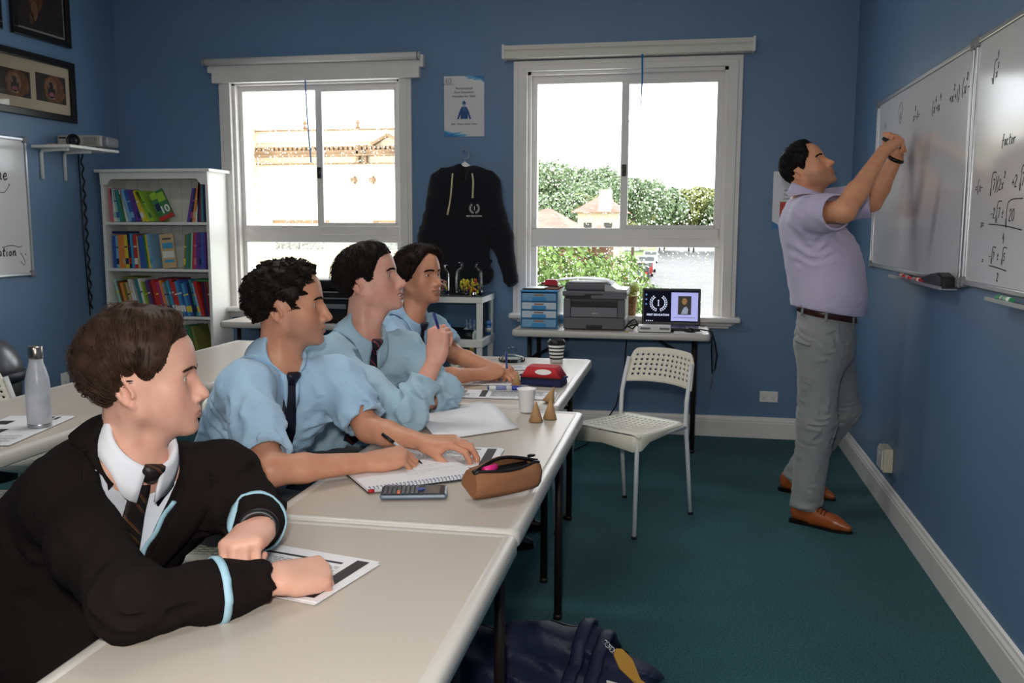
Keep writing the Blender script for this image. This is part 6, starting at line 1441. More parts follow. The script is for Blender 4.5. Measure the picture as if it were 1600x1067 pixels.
class Head:
    """local axes: x forward, y to the person's left, z up; origin between the ears at eye height"""
    def __init__(s, c, fwd, up, scale=1.0, nose=1.0, jaw=1.0, chin=0.0, smile=0.0, open=0.0, brow=0.0, lipfull=1.0, nosehook=0.0, full=0.0):
        s.c = np.asarray(c, float); f = nv(fwd); u = np.asarray(up, float); u = nv(u - f * (u @ f)); l = np.cross(u, f)
        s.R = np.stack([f, l, u], 1); s.sc = scale
        s.p = dict(nose=nose, jaw=jaw, chin=chin, smile=smile, open=open, brow=brow, lipfull=lipfull, nosehook=nosehook, full=full)
    def w(s, q): return s.c + (np.asarray(q, float) * s.sc) @ s.R.T
    def loc(s, P): return ((np.asarray(P) - s.c) @ s.R / s.sc)
    def skull(s, P):
        p = s.p
        P = np.asarray(P, np.float32).copy(); S = P.copy(); S[:, 1] = np.abs(S[:, 1])       # mirrored copy
        d = s_ell(P, (-.010, 0, .030), (.096, .0755, .080))
        d = smin(d, s_ell(P, (.012, 0, .045), (.080, .068, .068)), .03)                      # forehead
        d = smin(d, s_ell(P, (.035, 0, -.030), (.052, .054, .076)), .03)                     # face mass
        d = smin(d, s_cone(S, (-.006, .052 * p['jaw'], -.055), (.072 + p['chin'], .014, -.100), .019 + p['full'], .015), .028)   # jaw
        d = smin(d, s_cone(S, (-.008, .056 * p['jaw'], -.010), (-.004, .052 * p['jaw'], -.055), .016, .018), .025)
        d = smin(d, s_ell(P, (.036, 0, -.068), (.048, .040, .040)), .03)
        d = smin(d, s_ell(S, (.047, .043, -.026), (.026, .024, .022)), .025)                 # cheekbone
        d = smin(d, s_ell(S, (.050, .032, -.056), (.026, .022, .026)), .022)                 # cheek
        return d
    def face(s, P, full=True):
        p = s.p
        P = np.asarray(P, np.float32); S = P.copy(); S[:, 1] = np.abs(S[:, 1])
        d = s.skull(P)
        d = smin(d, s_cone(S, (.083, .004, .0175), (.066, .042, .0175), .0105 + p['brow'], .010 + p['brow']), .016)  # brow ridge
        d = smax(d, -s_ell(S, (.093, .032, -.002), (.020, .019, .0125)), .013)               # eye socket
        d = smin(d, s_ell(S, (.0665, .032, -.001), (.0155, .0165, .0135)), .006)             # lids
        op = s_ell(S, (.083, .0325, -.0012), (.0125, .0142, .0054))
        d = smax(d, -op, .0015)                                                             # lid opening
        d = smin(d, s_ell(P, (.066, 0, -.070), (.033, .033, .030)), .016)                    # muzzle
        n = p['nose']; hk = p['nosehook']; tip = (.0905 + .0205 * n, 0, -.0385 - .003 * hk)
        br = (.0865 + .006 * n + .006 * hk, 0, -.008 + .004 * hk)
        nd = smin(s_cone(P, (.0775, 0, .013), br, .0085, .0078), s_cone(P, br, tip, .0078, .0098), .006)
        nd = smin(nd, s_cone(P, (.074, 0, -.004), (.085 + .005 * n, 0, -.040), .010, .0145), .010)     # nose body
        nd = smin(nd, s_ell(S, (.0905 + .006 * n, .0125, -.0445), (.0105, .0078, .0080)), .006)        # wings
        nd = smin(nd, s_cone(P, (.083, 0, -.046), (.092 + .013 * n, 0, -.0465), .010, .0062), .005)
        nd = smax(nd, -s_ell(S, (.0925 + .010 * n, .0068, -.0545), (.0055, .0032, .0042)), .0025)
        d = smin(d, nd, .008)
        # mouth: bent upward towards the corners for a smile
        Q = S.copy(); Q[:, 2] -= (p['smile'] * 9.0) * S[:, 1] ** 2 - p['smile'] * .0008
        Q[:, 0] += S[:, 1] ** 2 * 9.0
        o = p['open']; lf = p['lipfull']; wd = .0235 + .004 * p['smile']
        d = smin(d, s_ell(Q, (.0935, 0, -.0675 + o * .3), (.0095, wd, .0062 * lf)), .006)
        d = smin(d, s_ell(Q, (.0925, 0, -.0785 - o * .7), (.0100, wd * .86, .0070 * lf)), .006)
        d = smax(d, -s_ell(Q, (.104, 0, -.0728 - o * .2), (.017, wd * 1.02, .0013 + o * .5)), .003)
        d = smax(d, -s_ell(P, (.100, 0, -.0885 - o * .6), (.008, .018, .0035)), .010)        # dip above the chin
        d = smin(d, s_ell(P, (.075 + p['chin'], 0, -.1035), (.018, .019, .0155)), .014)      # chin
        return d
    def ears(s, vol):
        for sg in (1, -1):
            R = np.array(Euler((0, math.radians(-14), math.radians(sg * 24))).to_matrix())  # tipped back, flared out
            o = np.array((-.022, sg * .0715, -.016))
            def W(q): return s.w(o + R @ np.asarray(q, float))
            ri = []
            for k in range(11):
                a = math.radians(-62 + k * 27.5)
                rx, rz = .0165, .0285
                ri.append((-rx * .2 - rx * math.cos(a - .25) * (1 if math.cos(a - .25) > 0 else .75) * -1 * -1, sg * .006, rz * math.sin(a) + .004))
            pts = [W((x * 1.0, y, z)) for x, y, z in ri]
            wr = s.sc
            RR = s.R @ R
            vol.ell(W((-.003, sg * .001, .0)), (.0165 * wr, .0042 * wr, .029 * wr), RR, k=.006)
            for a_, b_ in zip(pts[:-1], pts[1:]): vol.cone(a_, b_, .0036 * wr, .0036 * wr, k=.003)
            vol.cone(W((.001, sg * .004, -.026)), W((.004, sg * .001, -.031)), .0062 * wr, .005 * wr, k=.005)       # lobe
            vol.cone(W((.010, sg * .004, -.010)), W((.011, sg * .003, -.002)), .0042 * wr, .0035 * wr, k=.004)      # tragus
            vol.cone(W((-.006, sg * .005, -.014)), W((-.007, sg * .0055, .010)), .0034 * wr, .003 * wr, k=.004)     # antihelix
            vol.ell(W((.002, sg * .0085, -.004)), (.0075 * wr, .0055 * wr, .0115 * wr), RR, k=.004, op='s')         # concha
    def into(s, vol):
        c = s.c; m = .15 * s.sc
        vol.add(lambda P: s.face(s.loc(P)) * s.sc, c - m, c + m, k=.012, pad=.0)
        s.ears(vol)
    def attrs(s, me, extra=None):
        q = s.loc(vcoords(me)); p = s.p; S = q.copy(); S[:, 1] = np.abs(q[:, 1])
        near = (np.abs(q) < .2).all(1)
        bend = (p['smile'] * 9.0) * S[:, 1] ** 2
        zz = q[:, 2] - bend; wd = .0225 + .004 * p['smile']; o = p['open']
        t = np.clip(1 - (S[:, 1] / wd) ** 2, 0, 1)
        up = -.0725 + .0095 * t + o * .3; lo = -.0725 - .0115 * t - o * 1.2
        lips = ((zz < up) & (zz > lo) & (q[:, 0] > .074) & (S[:, 1] < wd) & near).astype(float)
        vcol(me, 'lips', lips * .62)
        bl = np.exp(-(((q[:, 0] - .07) / .03) ** 2 + ((S[:, 1] - .045) / .022) ** 2 + ((q[:, 2] + .045) / .025) ** 2))
        bl = bl + .9 * np.exp(-(((q[:, 0] - .112) / .018) ** 2 + (S[:, 1] / .018) ** 2 + ((q[:, 2] + .042) / .016) ** 2))
        bl = bl + .8 * np.exp(-(((S[:, 1] - .08) / .014) ** 2 + ((q[:, 0] + .025) / .025) ** 2 + ((q[:, 2] + .018) / .035) ** 2))
        vcol(me, 'blush', np.clip(bl, 0, 1) * near)
        sb = np.clip((-.040 - q[:, 2] + np.clip(.055 - q[:, 0], 0, .1) * .5) / .02, 0, 1) * np.clip((q[:, 0] + .01) / .02, 0, 1) * near * (q[:, 2] > -.135)
        vcol(me, 'stubble', sb * .55)
    def feature_parts(s, body, hairm, browthick=1.0, seed=0):
        """eyes, brows, teeth: children of the body"""
        for sg in (1, -1):
            b = newbm(); c = Vector(s.w((.0665, sg * .032, -.001)))
            r = .0132 * s.sc
            M = Matrix([list(x) for x in s.R]).to_4x4()
            lathe(b, [(r * math.sin(t), r * math.cos(t)) for t in np.linspace(0.44, PI, 10)], c, 18, M=M.to_3x3() @ Matrix.Rotation(PI / 2, 3, 'Y'))
            e = obj('eye', b, M_eye, body, smooth=True)
            b = newbm(); ca = c
            lathe(b, [(r * math.sin(t) * 1.0, r * math.cos(t) * 1.02) for t in (0.0, .12, .25, .36, .44)], ca, 16, M=M.to_3x3() @ Matrix.Rotation(PI / 2, 3, 'Y'), cap=False)
            obj('iris', b, M_iris, e, smooth=True)
            # eyebrow: short tapered hairs following the brow ridge
            rg = random.Random(seed + sg); b = newbm()
            for i in range(70):
                t = rg.random(); y = .011 + .037 * t; z = .0165 + .006 * math.sin(t * 2.4) - .004 * t + rg.uniform(-.0028, .0028) * browthick
                p0 = s.snap((.1, sg * y, z), .0004); dz = .0035 * (1 - t * 1.4); L_ = .008
                p1 = s.snap((.1, sg * (y + L_), z + dz), .0012)
                tube(b, [s.w(p0), s.w((np.asarray(p0) + p1) / 2 + np.array((.0008, 0, 0))), s.w(p1)], [.0009 * browthick, .0009 * browthick, .0002], 4)
            obj('eyebrow', b, hairm, body)
        if s.p['open'] > 0:
            b = newbm(); pts = []
            for k in range(9):
                y = (k - 4) / 4 * .019; bend = s.p['smile'] * 9 * y * y
                pts.append(s.w((.0915 - y * y * 12, y, -.0715 + bend)))
            for p_ in pts:
                box(b, p_, (.006, .0046, .0075 * min(1, s.p['open'] / .004)), .001, rot=Matrix([list(x) for x in s.R]))
            obj('teeth', b, M_teeth, body)
    def snap(s, q, off=0.0):
        """push a point in front of the face back along -x until it meets the skin"""
        P = np.array([q], np.float32)
        for _ in range(40):
            d = float(s.face(P)[0]) - off
            if d < 2e-4: break
            P[0, 0] -= d * .8
        return P[0].astype(float)
    def scalp_table(s, nt=48, npz=64):
        """radius of the skull about the hair centre for a grid of directions"""
        C = np.array((-.005, 0, .03)); th = np.linspace(0, PI, nt); ph = np.linspace(-PI, PI, npz)
        T, Ph = np.meshgrid(th, ph, indexing='ij'); d = np.stack([np.sin(T) * np.cos(Ph), np.sin(T) * np.sin(Ph), np.cos(T)], -1).reshape(-1, 3)
        r = np.full(len(d), .16)
        for _ in range(14): r -= s.skull((C + d * r[:, None]).astype(np.float32)) * .9
        s.tab = r.reshape(nt, npz); s.C = C
    def scalp(s, th, ph):
        nt, npz = s.tab.shape; x = np.clip(th / PI, 0, 1) * (nt - 1.001); y = ((ph + PI) / (2 * PI) % 1.0) * (npz - 1.001)
        i = x.astype(int); j = y.astype(int); fx = x - i; fy = y - j; t = s.tab
        return t[i, j] * (1 - fx) * (1 - fy) + t[i + 1, j] * fx * (1 - fy) + t[i, j + 1] * (1 - fx) * fy + t[i + 1, j + 1] * fx * fy

def hair(head, body, m, seed, thick, line, flow, n=2600, seglen=.011, nseg=6, curl=0.0, curlf=60.0, width=.0016, lift=.25, clump=.5, capf=.66, name='hair', lenf=None, rough=.0, over=.03, lay=(.35, 1.12)):
    """a shaded cap that hugs the skull plus thousands of tapered strands combed over it.
    thick(th,ph): hair depth; line(ph): polar angle of the hairline; flow(th,ph): (dth,dph) combing direction"""
    rg = np.random.RandomState(seed); head.scalp_table(); C = head.C
    def inside(th, ph): return line(ph) - th
    # cap
    nt, npz = 44, 84
    TH = np.linspace(0.001, 2.7, nt); PH = np.linspace(-PI, PI, npz, endpoint=False)
    T, Ph = np.meshgrid(TH, PH, indexing='ij'); t_, p_ = T.ravel(), Ph.ravel()
    e = np.clip(inside(t_, p_) / .16, -1, 1)
    nzv = sum(np.sin(t_ * a + p_ * b * np.maximum(np.sin(t_), .3) + c) for a, b, c in rg.uniform((-16, -16, 0), (16, 16, 6), (5, 3))) / 5
    r = head.scalp(t_, p_) + np.where(e > 0, thick(t_, p_) * capf * np.sqrt(np.clip(e, 0, 1)) * (1 + .22 * nzv), -.004 + e * .01)
    V = C + np.stack([np.sin(t_) * np.cos(p_), np.sin(t_) * np.sin(p_), np.cos(t_)], 1) * r[:, None]
    Wd = head.w(V); F = []
    keep = (e > -.35).reshape(nt, npz)
    for i in range(nt - 1):
        for j in range(npz):
            k = (j + 1) % npz
            if keep[i, j] and keep[i + 1, j] and keep[i, k] and keep[i + 1, k]: F.append((i * npz + j, (i + 1) * npz + j, (i + 1) * npz + k, i * npz + k))
    # strands, vectorised: roots, then combed steps on the sphere of directions
    k = n * 3
    z = rg.uniform(-1, 1, k); th = np.arccos(z); ph = rg.uniform(-PI, PI, k)
    ok = inside(th, ph) > .01; th, ph = th[ok][:n], ph[ok][:n]; n = len(th)
    layer = rg.uniform(lay[0], lay[1], n) ** .7
    ncl = 170; ci = np.argmin((th[:, None] - th[None, :ncl]) ** 2 + ((np.angle(np.exp(1j * (ph[:, None] - ph[None, :ncl])))) * np.sin(th)[:, None]) ** 2, 1)
    cph = rg.uniform(0, 6.28, ncl)[ci]; cjit = rg.normal(size=(ncl, 2))[ci]
    P = []; TH_, PH_ = th.copy(), ph.copy()
    layer *= (.78 + .34 * rg.rand(ncl))[ci]
    lf = np.ones(n) if lenf is None else lenf(th, ph)
    for sidx in range(nseg + 1):
        u = sidx / nseg
        base = head.scalp(TH_, PH_); tk = thick(th * (1 - u) + TH_ * u, PH_)
        e = np.clip(inside(TH_, PH_) / .12, 0, 1) * .75 + .25
        rad = base + tk * e * layer * (min(1, u * 1.8) ** .7) + .0008
        rad = rad - tk * .30 * u * u + curl * np.sin(curlf * u * .1 * PI + cph) * .5 * u + rough * rg.normal(size=n) * u
        P.append(C + np.stack([np.sin(TH_) * np.cos(PH_), np.sin(TH_) * np.sin(PH_), np.cos(TH_)], 1) * rad[:, None])
        dt, dp = flow(TH_, PH_)
        cw = curl * 14 * np.cos(curlf * u * .1 * PI + cph)
        dt = dt + clump * .25 * cjit[:, 0] + cw * .9; dp = dp + clump * .25 * cjit[:, 1] + cw
        st = seglen * lf / np.maximum(rad, .05)
        dt = np.where(TH_ > line(PH_) + over, np.minimum(dt, 0), dt)
        TH_ = np.clip(TH_ + dt * st, .02, 3.0); PH_ = PH_ + dp * st / np.maximum(np.sin(TH_), .25)
    P = np.stack([head.w(q) for q in P], 1)                # n, nseg+1, 3
    cw_ = head.w(C)
    t = np.gradient(P, axis=1); t /= np.maximum(np.linalg.norm(t, axis=2, keepdims=True), 1e-9)
    rad_ = P - cw_; rad_ /= np.linalg.norm(rad_, axis=2, keepdims=True)
    sd = np.cross(t, rad_); sd /= np.maximum(np.linalg.norm(sd, axis=2, keepdims=True), 1e-9); up = np.cross(sd, t)
    wprof = (width * head.sc * np.array([.7, 1, 1, .9, .75, .5, .12, .1])[:nseg + 1])[None, :, None] * rg.uniform(.6, 1.3, n)[:, None, None]
    a = P + sd * wprof; b = P - sd * wprof; c = P + up * wprof * .8
    SV = np.stack([a, b, c], 2).reshape(-1, 3)
    m_ = nseg + 1; base = (np.arange(n) * m_ * 3)[:, None, None] + (np.arange(nseg) * 3)[None, :, None]
    fs = []
    for x, y in ((0, 1), (1, 2), (2, 0)):
        fs.append(np.concatenate([base + x, base + y, base + y + 3, base + x + 3], 2).reshape(-1, 4))
    SF = np.concatenate(fs) + len(Wd)
    me = bpy.data.meshes.new(name); me.from_pydata(np.concatenate([Wd, SV]).tolist(), [], F + SF.tolist())
    me.materials.append(m); me.polygons.foreach_set('use_smooth', [True] * len(me.polygons))
    o = bpy.data.objects.new(name, me); COL.objects.link(o); o.parent = body
    return o

def hand(vol, wrist, fdir, up, side, curl, thumb, spread=(.10, .03, -.04, -.12), scale=1.0, k=.0035, armdir=None):
    """five-fingered hand. fdir: along the palm; up: back of the hand; side: +1 right hand, -1 left hand.
    curl: 4 x (a1,a2,a3) degrees; thumb: (splay, drop, bend1, bend2) degrees. Returns fingertip and palm points."""
    x = nv(fdir); u = np.asarray(up, float); zz = nv(u - x * (u @ x)); y = np.cross(zz, x) * side     # y points to the thumb side
    o = np.asarray(wrist, float)
    def W(a, b, c): return o + (x * a + y * b + zz * c) * scale
    def cn(p, q, ra, rb, kk=k): vol.cone(p, q, ra * scale, rb * scale, k=kk)
    ky = (.0270, .0090, -.0090, -.0260); kx = (.086, .091, .086, .077)
    ln = ((.043, .026, .021), (.047, .030, .022), (.043, .027, .022), (.034, .021, .019)); br = (.0092, .0094, .0088, .0078)
    fx = (zz, .62)
    for i in range(4):
        vol.cone(W(.0, ky[i] * .62, 0), W(kx[i] - .004, ky[i], .001), .0165 * scale, .0118 * scale, k=.012)
    vol.cone(W(.012, .016, -.006), W(.05, .030, -.010), .017 * scale, .012 * scale, k=.012)
    vol.cone(W(.02, -.024, -.006), W(.06, -.026, -.007), .014 * scale, .012 * scale, k=.010)
    tips = []
    for i in range(4):
        p = W(kx[i] - .002, ky[i], .001); a = 0.0; sp = spread[i]; r = br[i]
        for j in range(3):
            a += math.radians(curl[i][j]); dd = x * math.cos(a) - zz * math.sin(a); dd = nv(dd + y * sp * max(.0, math.cos(a)))
            q = p + dd * ln[i][j] * scale; r2 = r * (.93, .9, .86)[j]
            cn(p, q, r * 1.02, r2, k if j else .006); p, r = q, r2
        tips.append(p)
    s_, dr, b1, b2 = [math.radians(v) for v in thumb]
    p = W(.026, .030, -.010); d0 = nv(x * math.cos(s_) + y * math.sin(s_) - zz * math.sin(dr))
    vol.cone(W(.012, .018, -.006), p, .016 * scale, .0135 * scale, k=.012)
    q = p + d0 * .030 * scale; cn(p, q, .0132, .0112, .008)
    def bendd(d, a): return nv(d * math.cos(a) + nv(x * .45 - y * .8 - zz * .35) * math.sin(a))
    d1 = bendd(d0, b1); p2 = q + d1 * .031 * scale; cn(q, p2, .0108, .0098)
    d2 = bendd(d1, b2); p3 = p2 + d2 * .024 * scale; cn(p2, p3, .0100, .0080)
    tips.append(p3)
    return tips, W(.05, 0, 0)
# ---------------------------------------------------------------- clothes
def shirt_mat(name, c, c2, rough=.75, weave=900, bump=.08):
    return mat(name, c, rough, col2=c2, vscale=5, bump=bump, bscale=weave, spec=.25, sheen=.15)
M_bluecloth = shirt_mat('pale_blue_cotton', rgb(160, 194, 222), rgb(172, 204, 230))
M_bluecloth2 = shirt_mat('greyish_blue_cotton', rgb(158, 188, 206), rgb(170, 198, 214))
M_whitecloth = shirt_mat('white_cotton', rgb(226, 230, 240), rgb(236, 238, 244))
M_lilac = shirt_mat('pale_lilac_cotton', rgb(192, 184, 214), rgb(204, 196, 222))
M_blazer = mat('dark_brown_wool', rgb(25, 20, 20), .95, col2=rgb(31, 25, 24), vscale=5, bump=.15, bscale=500, spec=.1)
M_piping = mat('pale_blue_braid', rgb(164, 204, 222), .7)
M_greytrs = shirt_mat('charcoal_wool', rgb(58, 60, 66), rgb(66, 68, 74), .85)
M_chino = shirt_mat('grey_chino_cotton', rgb(138, 140, 142), rgb(150, 152, 152), .8)
M_navytie = mat('navy_tie_silk', rgb(18, 20, 40), .5, var=.15, vscale=120)
M_shoeblk = mat('black_leather', rgb(16, 16, 18), .3)
M_tan = mat('tan_leather', rgb(160, 84, 40), .3, var=.18, vscale=9, coat=.2)
M_belt = mat('brown_belt_leather', rgb(62, 30, 26), .35)

def stripes(name, base, cols, rot, freq):
    """woven diagonal stripes"""
    m = bpy.data.materials.new(name); m.use_nodes = True; nt = m.node_tree; N = nt.nodes; L = nt.links; b = N['Principled BSDF']; b.inputs['Roughness'].default_value = .5
    tc = N.new('ShaderNodeTexCoord'); mp = N.new('ShaderNodeMapping'); mp.inputs['Rotation'].default_value = rot; L.new(tc.outputs['Object'], mp.inputs[0])
    wv = N.new('ShaderNodeTexWave'); wv.inputs['Scale'].default_value = freq; wv.bands_direction = 'Z'; wv.inputs['Distortion'].default_value = .3; L.new(mp.outputs[0], wv.inputs['Vector'])
    r = N.new('ShaderNodeValToRGB'); r.color_ramp.interpolation = 'CONSTANT'; r.color_ramp.elements[0].color = base; r.color_ramp.elements[1].color = base; r.color_ramp.elements[1].position = .98
    for p, c in cols: e = r.color_ramp.elements.new(p); e.color = c
    L.new(wv.outputs['Fac'], r.inputs[0]); L.new(r.outputs[0], b.inputs['Base Color']); return m
M_redtie = stripes('navy_tie_with_red_stripes', rgb(22, 20, 36), [(.62, rgb(168, 44, 62)), (.72, rgb(22, 20, 36)), (.80, rgb(196, 96, 108)), (.84, rgb(22, 20, 36))], (.9, 0, 0), 7.5)
M_browntie = stripes('dark_tie_with_gold_stripes', rgb(30, 22, 22), [(.64, rgb(120, 54, 34)), (.72, rgb(30, 22, 22)), (.82, rgb(130, 112, 52)), (.86, rgb(30, 22, 22))], (.9, 0, 0), 7.5)

class Torso:
    """frame of the upper body: n neck base, u up the spine, f chest forward, l to the left"""
    def __init__(s, n, p, sr, sl):
        s.n, s.p, s.sr, s.sl = [np.asarray(v, float) for v in (n, p, sr, sl)]
        s.u = nv(s.n - s.p); l = s.sl - s.sr; s.l = nv(l - s.u * (l @ s.u)); s.f = nv(np.cross(s.l, s.u)); s.len = np.linalg.norm(s.n - s.p)
    def at(s, f, l, d): return s.n + s.f * f + s.l * l - s.u * d
def cut_cuff(vol, c, d, r):
    c = np.asarray(c, float); d = nv(d)
    vol.add(lambda P: np.maximum(-(P - c.astype(np.float32)) @ d.astype(np.float32), np.sqrt(((P - c.astype(np.float32) - d.astype(np.float32) * r * .8) ** 2).sum(1)) - r * 1.25), c - r * 2.2, c + r * 2.2, .003, 's')
def torso_cloth(vol, T, w=.165, dpt=.70, waist=.155, sh=.060, belly=0.0, trap=.054):
    L_ = T.len
    vol.cone(T.at(-.012, 0, .15), T.at(.0 + belly * .3, 0, L_ * .72), w, waist, k=.05, flat=(T.f, dpt))
    vol.cone(T.at(belly, 0, L_ * .62), T.at(.0, 0, L_ + .04), waist, waist * 1.03, k=.06, flat=(T.f, dpt + .08))
    for s_ in (T.sr, T.sl):
        vol.cone(T.at(-.014, 0, .062), s_ - T.u * .006, trap, sh, k=.045)
        vol.cone(s_ - T.u * .01, (s_ + T.n) / 2 - T.u * .17, sh + .008, .085, k=.06)
def sleeve(vol, pts, rr, k=.035):
    for (a, b), (ra, rb) in zip(zip(pts[:-1], pts[1:]), zip(rr[:-1], rr[1:])): vol.cone(a, b, ra, rb, k=k)
def neckhole(vol, T, r=.060, h=.0, tilt=.35):
    d = nv(T.u + T.f * tilt); vol.cone(T.at(.006, 0, .02 - h), T.at(.012, 0, -h) + d * .16, r, r + .03, k=.010, op='s')
def add_folds(vol, T, seed, amp, extra=()):
    """wrinkles near the joints: pulls radiating from elbows, armpits and waist"""
    m = np.abs(vol.D) < .022; idx = np.argwhere(m)
    P = (vol.lo + idx * vol.v).astype(np.float32)
    dirs = [(nv(T.u + T.f * .5), 1.0), (nv(T.u - T.l * .9), .8), (nv(T.u * .7 + T.l), .6)]
    d = folds(P, amp * 1.15, 56.0, dirs, seed) + folds(P, amp * .32, 95.0, dirs, seed + 1)
    w = np.full(len(P), .35, np.float32)
    for c, r, s in extra: w = np.maximum(w, s * np.exp(-((P - np.asarray(c, np.float32)) ** 2).sum(1) / (r * r)))
    vol.D[m] -= (d * w).astype(np.float32)
def cloth_obj(name, vol, m, parent, adapt=.15, world=True):
    me = vol.mesh(name, adapt); return obj(name, me, m, parent, world)
def collar(T, r, m, parent, gap=.16, leaf=.036, point=.034, stand=.034, tilt=.018, name='collar', flare=.012, drop=.0, thick=.004, vol=None, fw=.28):
    c = T.at(.008, 0, -drop); d = nv(T.u + T.f * fw)
    f = nv(T.f - d * (T.f @ d)); l = T.l; b = newbm(); na = 41; rows = []
    for i in range(na):
        a = -PI + gap + (2 * PI - 2 * gap) * i / (na - 1); q = abs(a) / PI
        o = lambda rad, h: tuple(c + (-f * math.cos(a) + l * math.sin(a)) * rad + d * (h + tilt * math.cos(a)))
        lf = leaf + point * max(0, (q - .55) / .45) ** 1.6; rad = r * (1 + .10 * q ** 3)
        h = stand * (1 - .35 * q ** 2)
        pp = (o(rad + .001, -.006), o(rad - .002, h * .6), o(rad - .001, h), o(rad + .005, h + .002), o(rad + .010, h - .006),
                                              o(rad + .011 + flare * .7, h - lf * .55), o(rad + .012 + flare * 1.6 + .010 * q ** 4, h - lf))
        pp = np.array(pp)
        if vol is not None:
            for j, of in ((3, .004), (4, .009), (5, .012), (6, .012)):
                if vol.sample(pp[j:j + 1])[0] < of: pp[j:j + 1] = vol.project(pp[j:j + 1], of)
            if vol.sample(pp[6:7])[0] < .05:
                e_ = vol.cast(pp[6:7], pp[6] - pp[4], .012, n=40); e_ = vol.project(e_, .012) if abs(vol.sample(e_)[0]) < .03 else pp[6:7]
                if np.linalg.norm(e_ - pp[4]) < .075: pp[6:7] = e_; pp[5] = pp[4] * .45 + pp[6] * .55 + (pp[5] - pp[4] * .45 - pp[6] * .55) * .3
                if vol.sample(pp[5:6])[0] < .009: pp[5:6] = vol.project(pp[5:6], .009)
        rows.append(pp)
    A = np.array(rows)
    for _ in range(3): A[1:-1, 3:] = .25 * A[:-2, 3:] + .5 * A[1:-1, 3:] + .25 * A[2:, 3:]
    rows = [[b.verts.new(tuple(p)) for p in r_] for r_ in A]
    for i in range(na - 1):
        for j in range(6): b.faces.new((rows[i][j], rows[i + 1][j], rows[i + 1][j + 1], rows[i][j + 1])).smooth = True
    o_ = obj(name, b, m, parent, True)
    md = o_.modifiers.new('thickness', 'SOLIDIFY'); md.thickness = thick; md.offset = 0
    return o_
def tie(T, vol, m, parent, length=.36, top=.012, wid=.034, wmax=.072, f0=.075, lshift=0.0, hang=None):
    """knot and blade laid on the chest"""
    k0 = T.at(f0, lshift, top); kd = nv(-T.u + T.f * .12)
    b = newbm()
    sec = [(0.0, .022, .010), (.010, .024, .0135), (.026, .016, .012), (.034, .012, .008)]
    rings = []
    for s_, w_, t_ in sec:
        p = k0 + kd * s_; rings.append([b.verts.new(tuple(p + T.l * w_ * x + T.f * t_ * y)) for x, y in ((-.8, -.4), (-1, .3), (-.5, 1), (.5, 1), (1, .3), (.8, -.4))])
    for A, B in zip(rings[:-1], rings[1:]):
        for i in range(6): b.faces.new((A[i], A[(i + 1) % 6], B[(i + 1) % 6], B[i])).smooth = True
    b.faces.new(rings[0][::-1]); b.faces.new(rings[-1])
    kn = obj('tie_knot', b, m, parent, True)
    b = newbm(); n = 22; rows = []; start = k0 + kd * .026
    dn = -T.u if hang is None else nv(hang)
    for i in range(n):
        t = i / (n - 1); w_ = (wid + (wmax - wid) * t ** .9) / 2
        c = start + dn * (length * t) + T.f * .15
        P = np.array([c + T.l * w_ * x for x in (-1, -.5, 0, .5, 1)])
        Q = vol.cast(P, -T.f, .007); fd = (Q - start) @ T.f
        fd = np.maximum(fd, fd.max() - .010)
        row = [Q[j] + T.f * (fd[j] - (Q[j] - start) @ T.f) + T.f * .003 * (1 - abs(j - 2) / 2) for j in range(5)]
        if i == n - 1: row = [r_ - dn * .03 * abs(j - 2) / 2 for j, r_ in enumerate(row)]
        rows.append([b.verts.new(tuple(v)) for v in row])
    for i in range(n - 1):
        for j in range(4): b.faces.new((rows[i][j], rows[i][j + 1], rows[i + 1][j + 1], rows[i + 1][j])).smooth = True
    o_ = obj('tie', b, m, parent, True); md = o_.modifiers.new('thickness', 'SOLIDIFY'); md.thickness = .005; md.offset = 0
    return o_
def band_ring(vol, c, d, r, wd, m, parent, name, off=.002, n=40):
    """a strip that lies round a sleeve: rays cast inward onto the cloth"""
    c = np.asarray(c, float); d, u, v = [np.array(x) for x in frame_of(d)]
    b = newbm(); rows = []
    for i in range(n):
        a = 2 * PI * i / n; o = u * math.cos(a) + v * math.sin(a); row = []
        for t in (-.5, 0, .5):
            p = vol.cast(np.array([c + d * wd * t + o * r * 1.5]), -o, off + (.0008 if t == 0 else 0), n=60)[0]; row.append(b.verts.new(tuple(p)))
        rows.append(row)
    for i in range(n):
        for j in range(2): b.faces.new((rows[i][j], rows[(i + 1) % n][j], rows[(i + 1) % n][j + 1], rows[i][j + 1])).smooth = True
    o_ = obj(name, b, m, parent, True); md = o_.modifiers.new('thickness', 'SOLIDIFY'); md.thickness = .003; md.offset = 0
    return o_
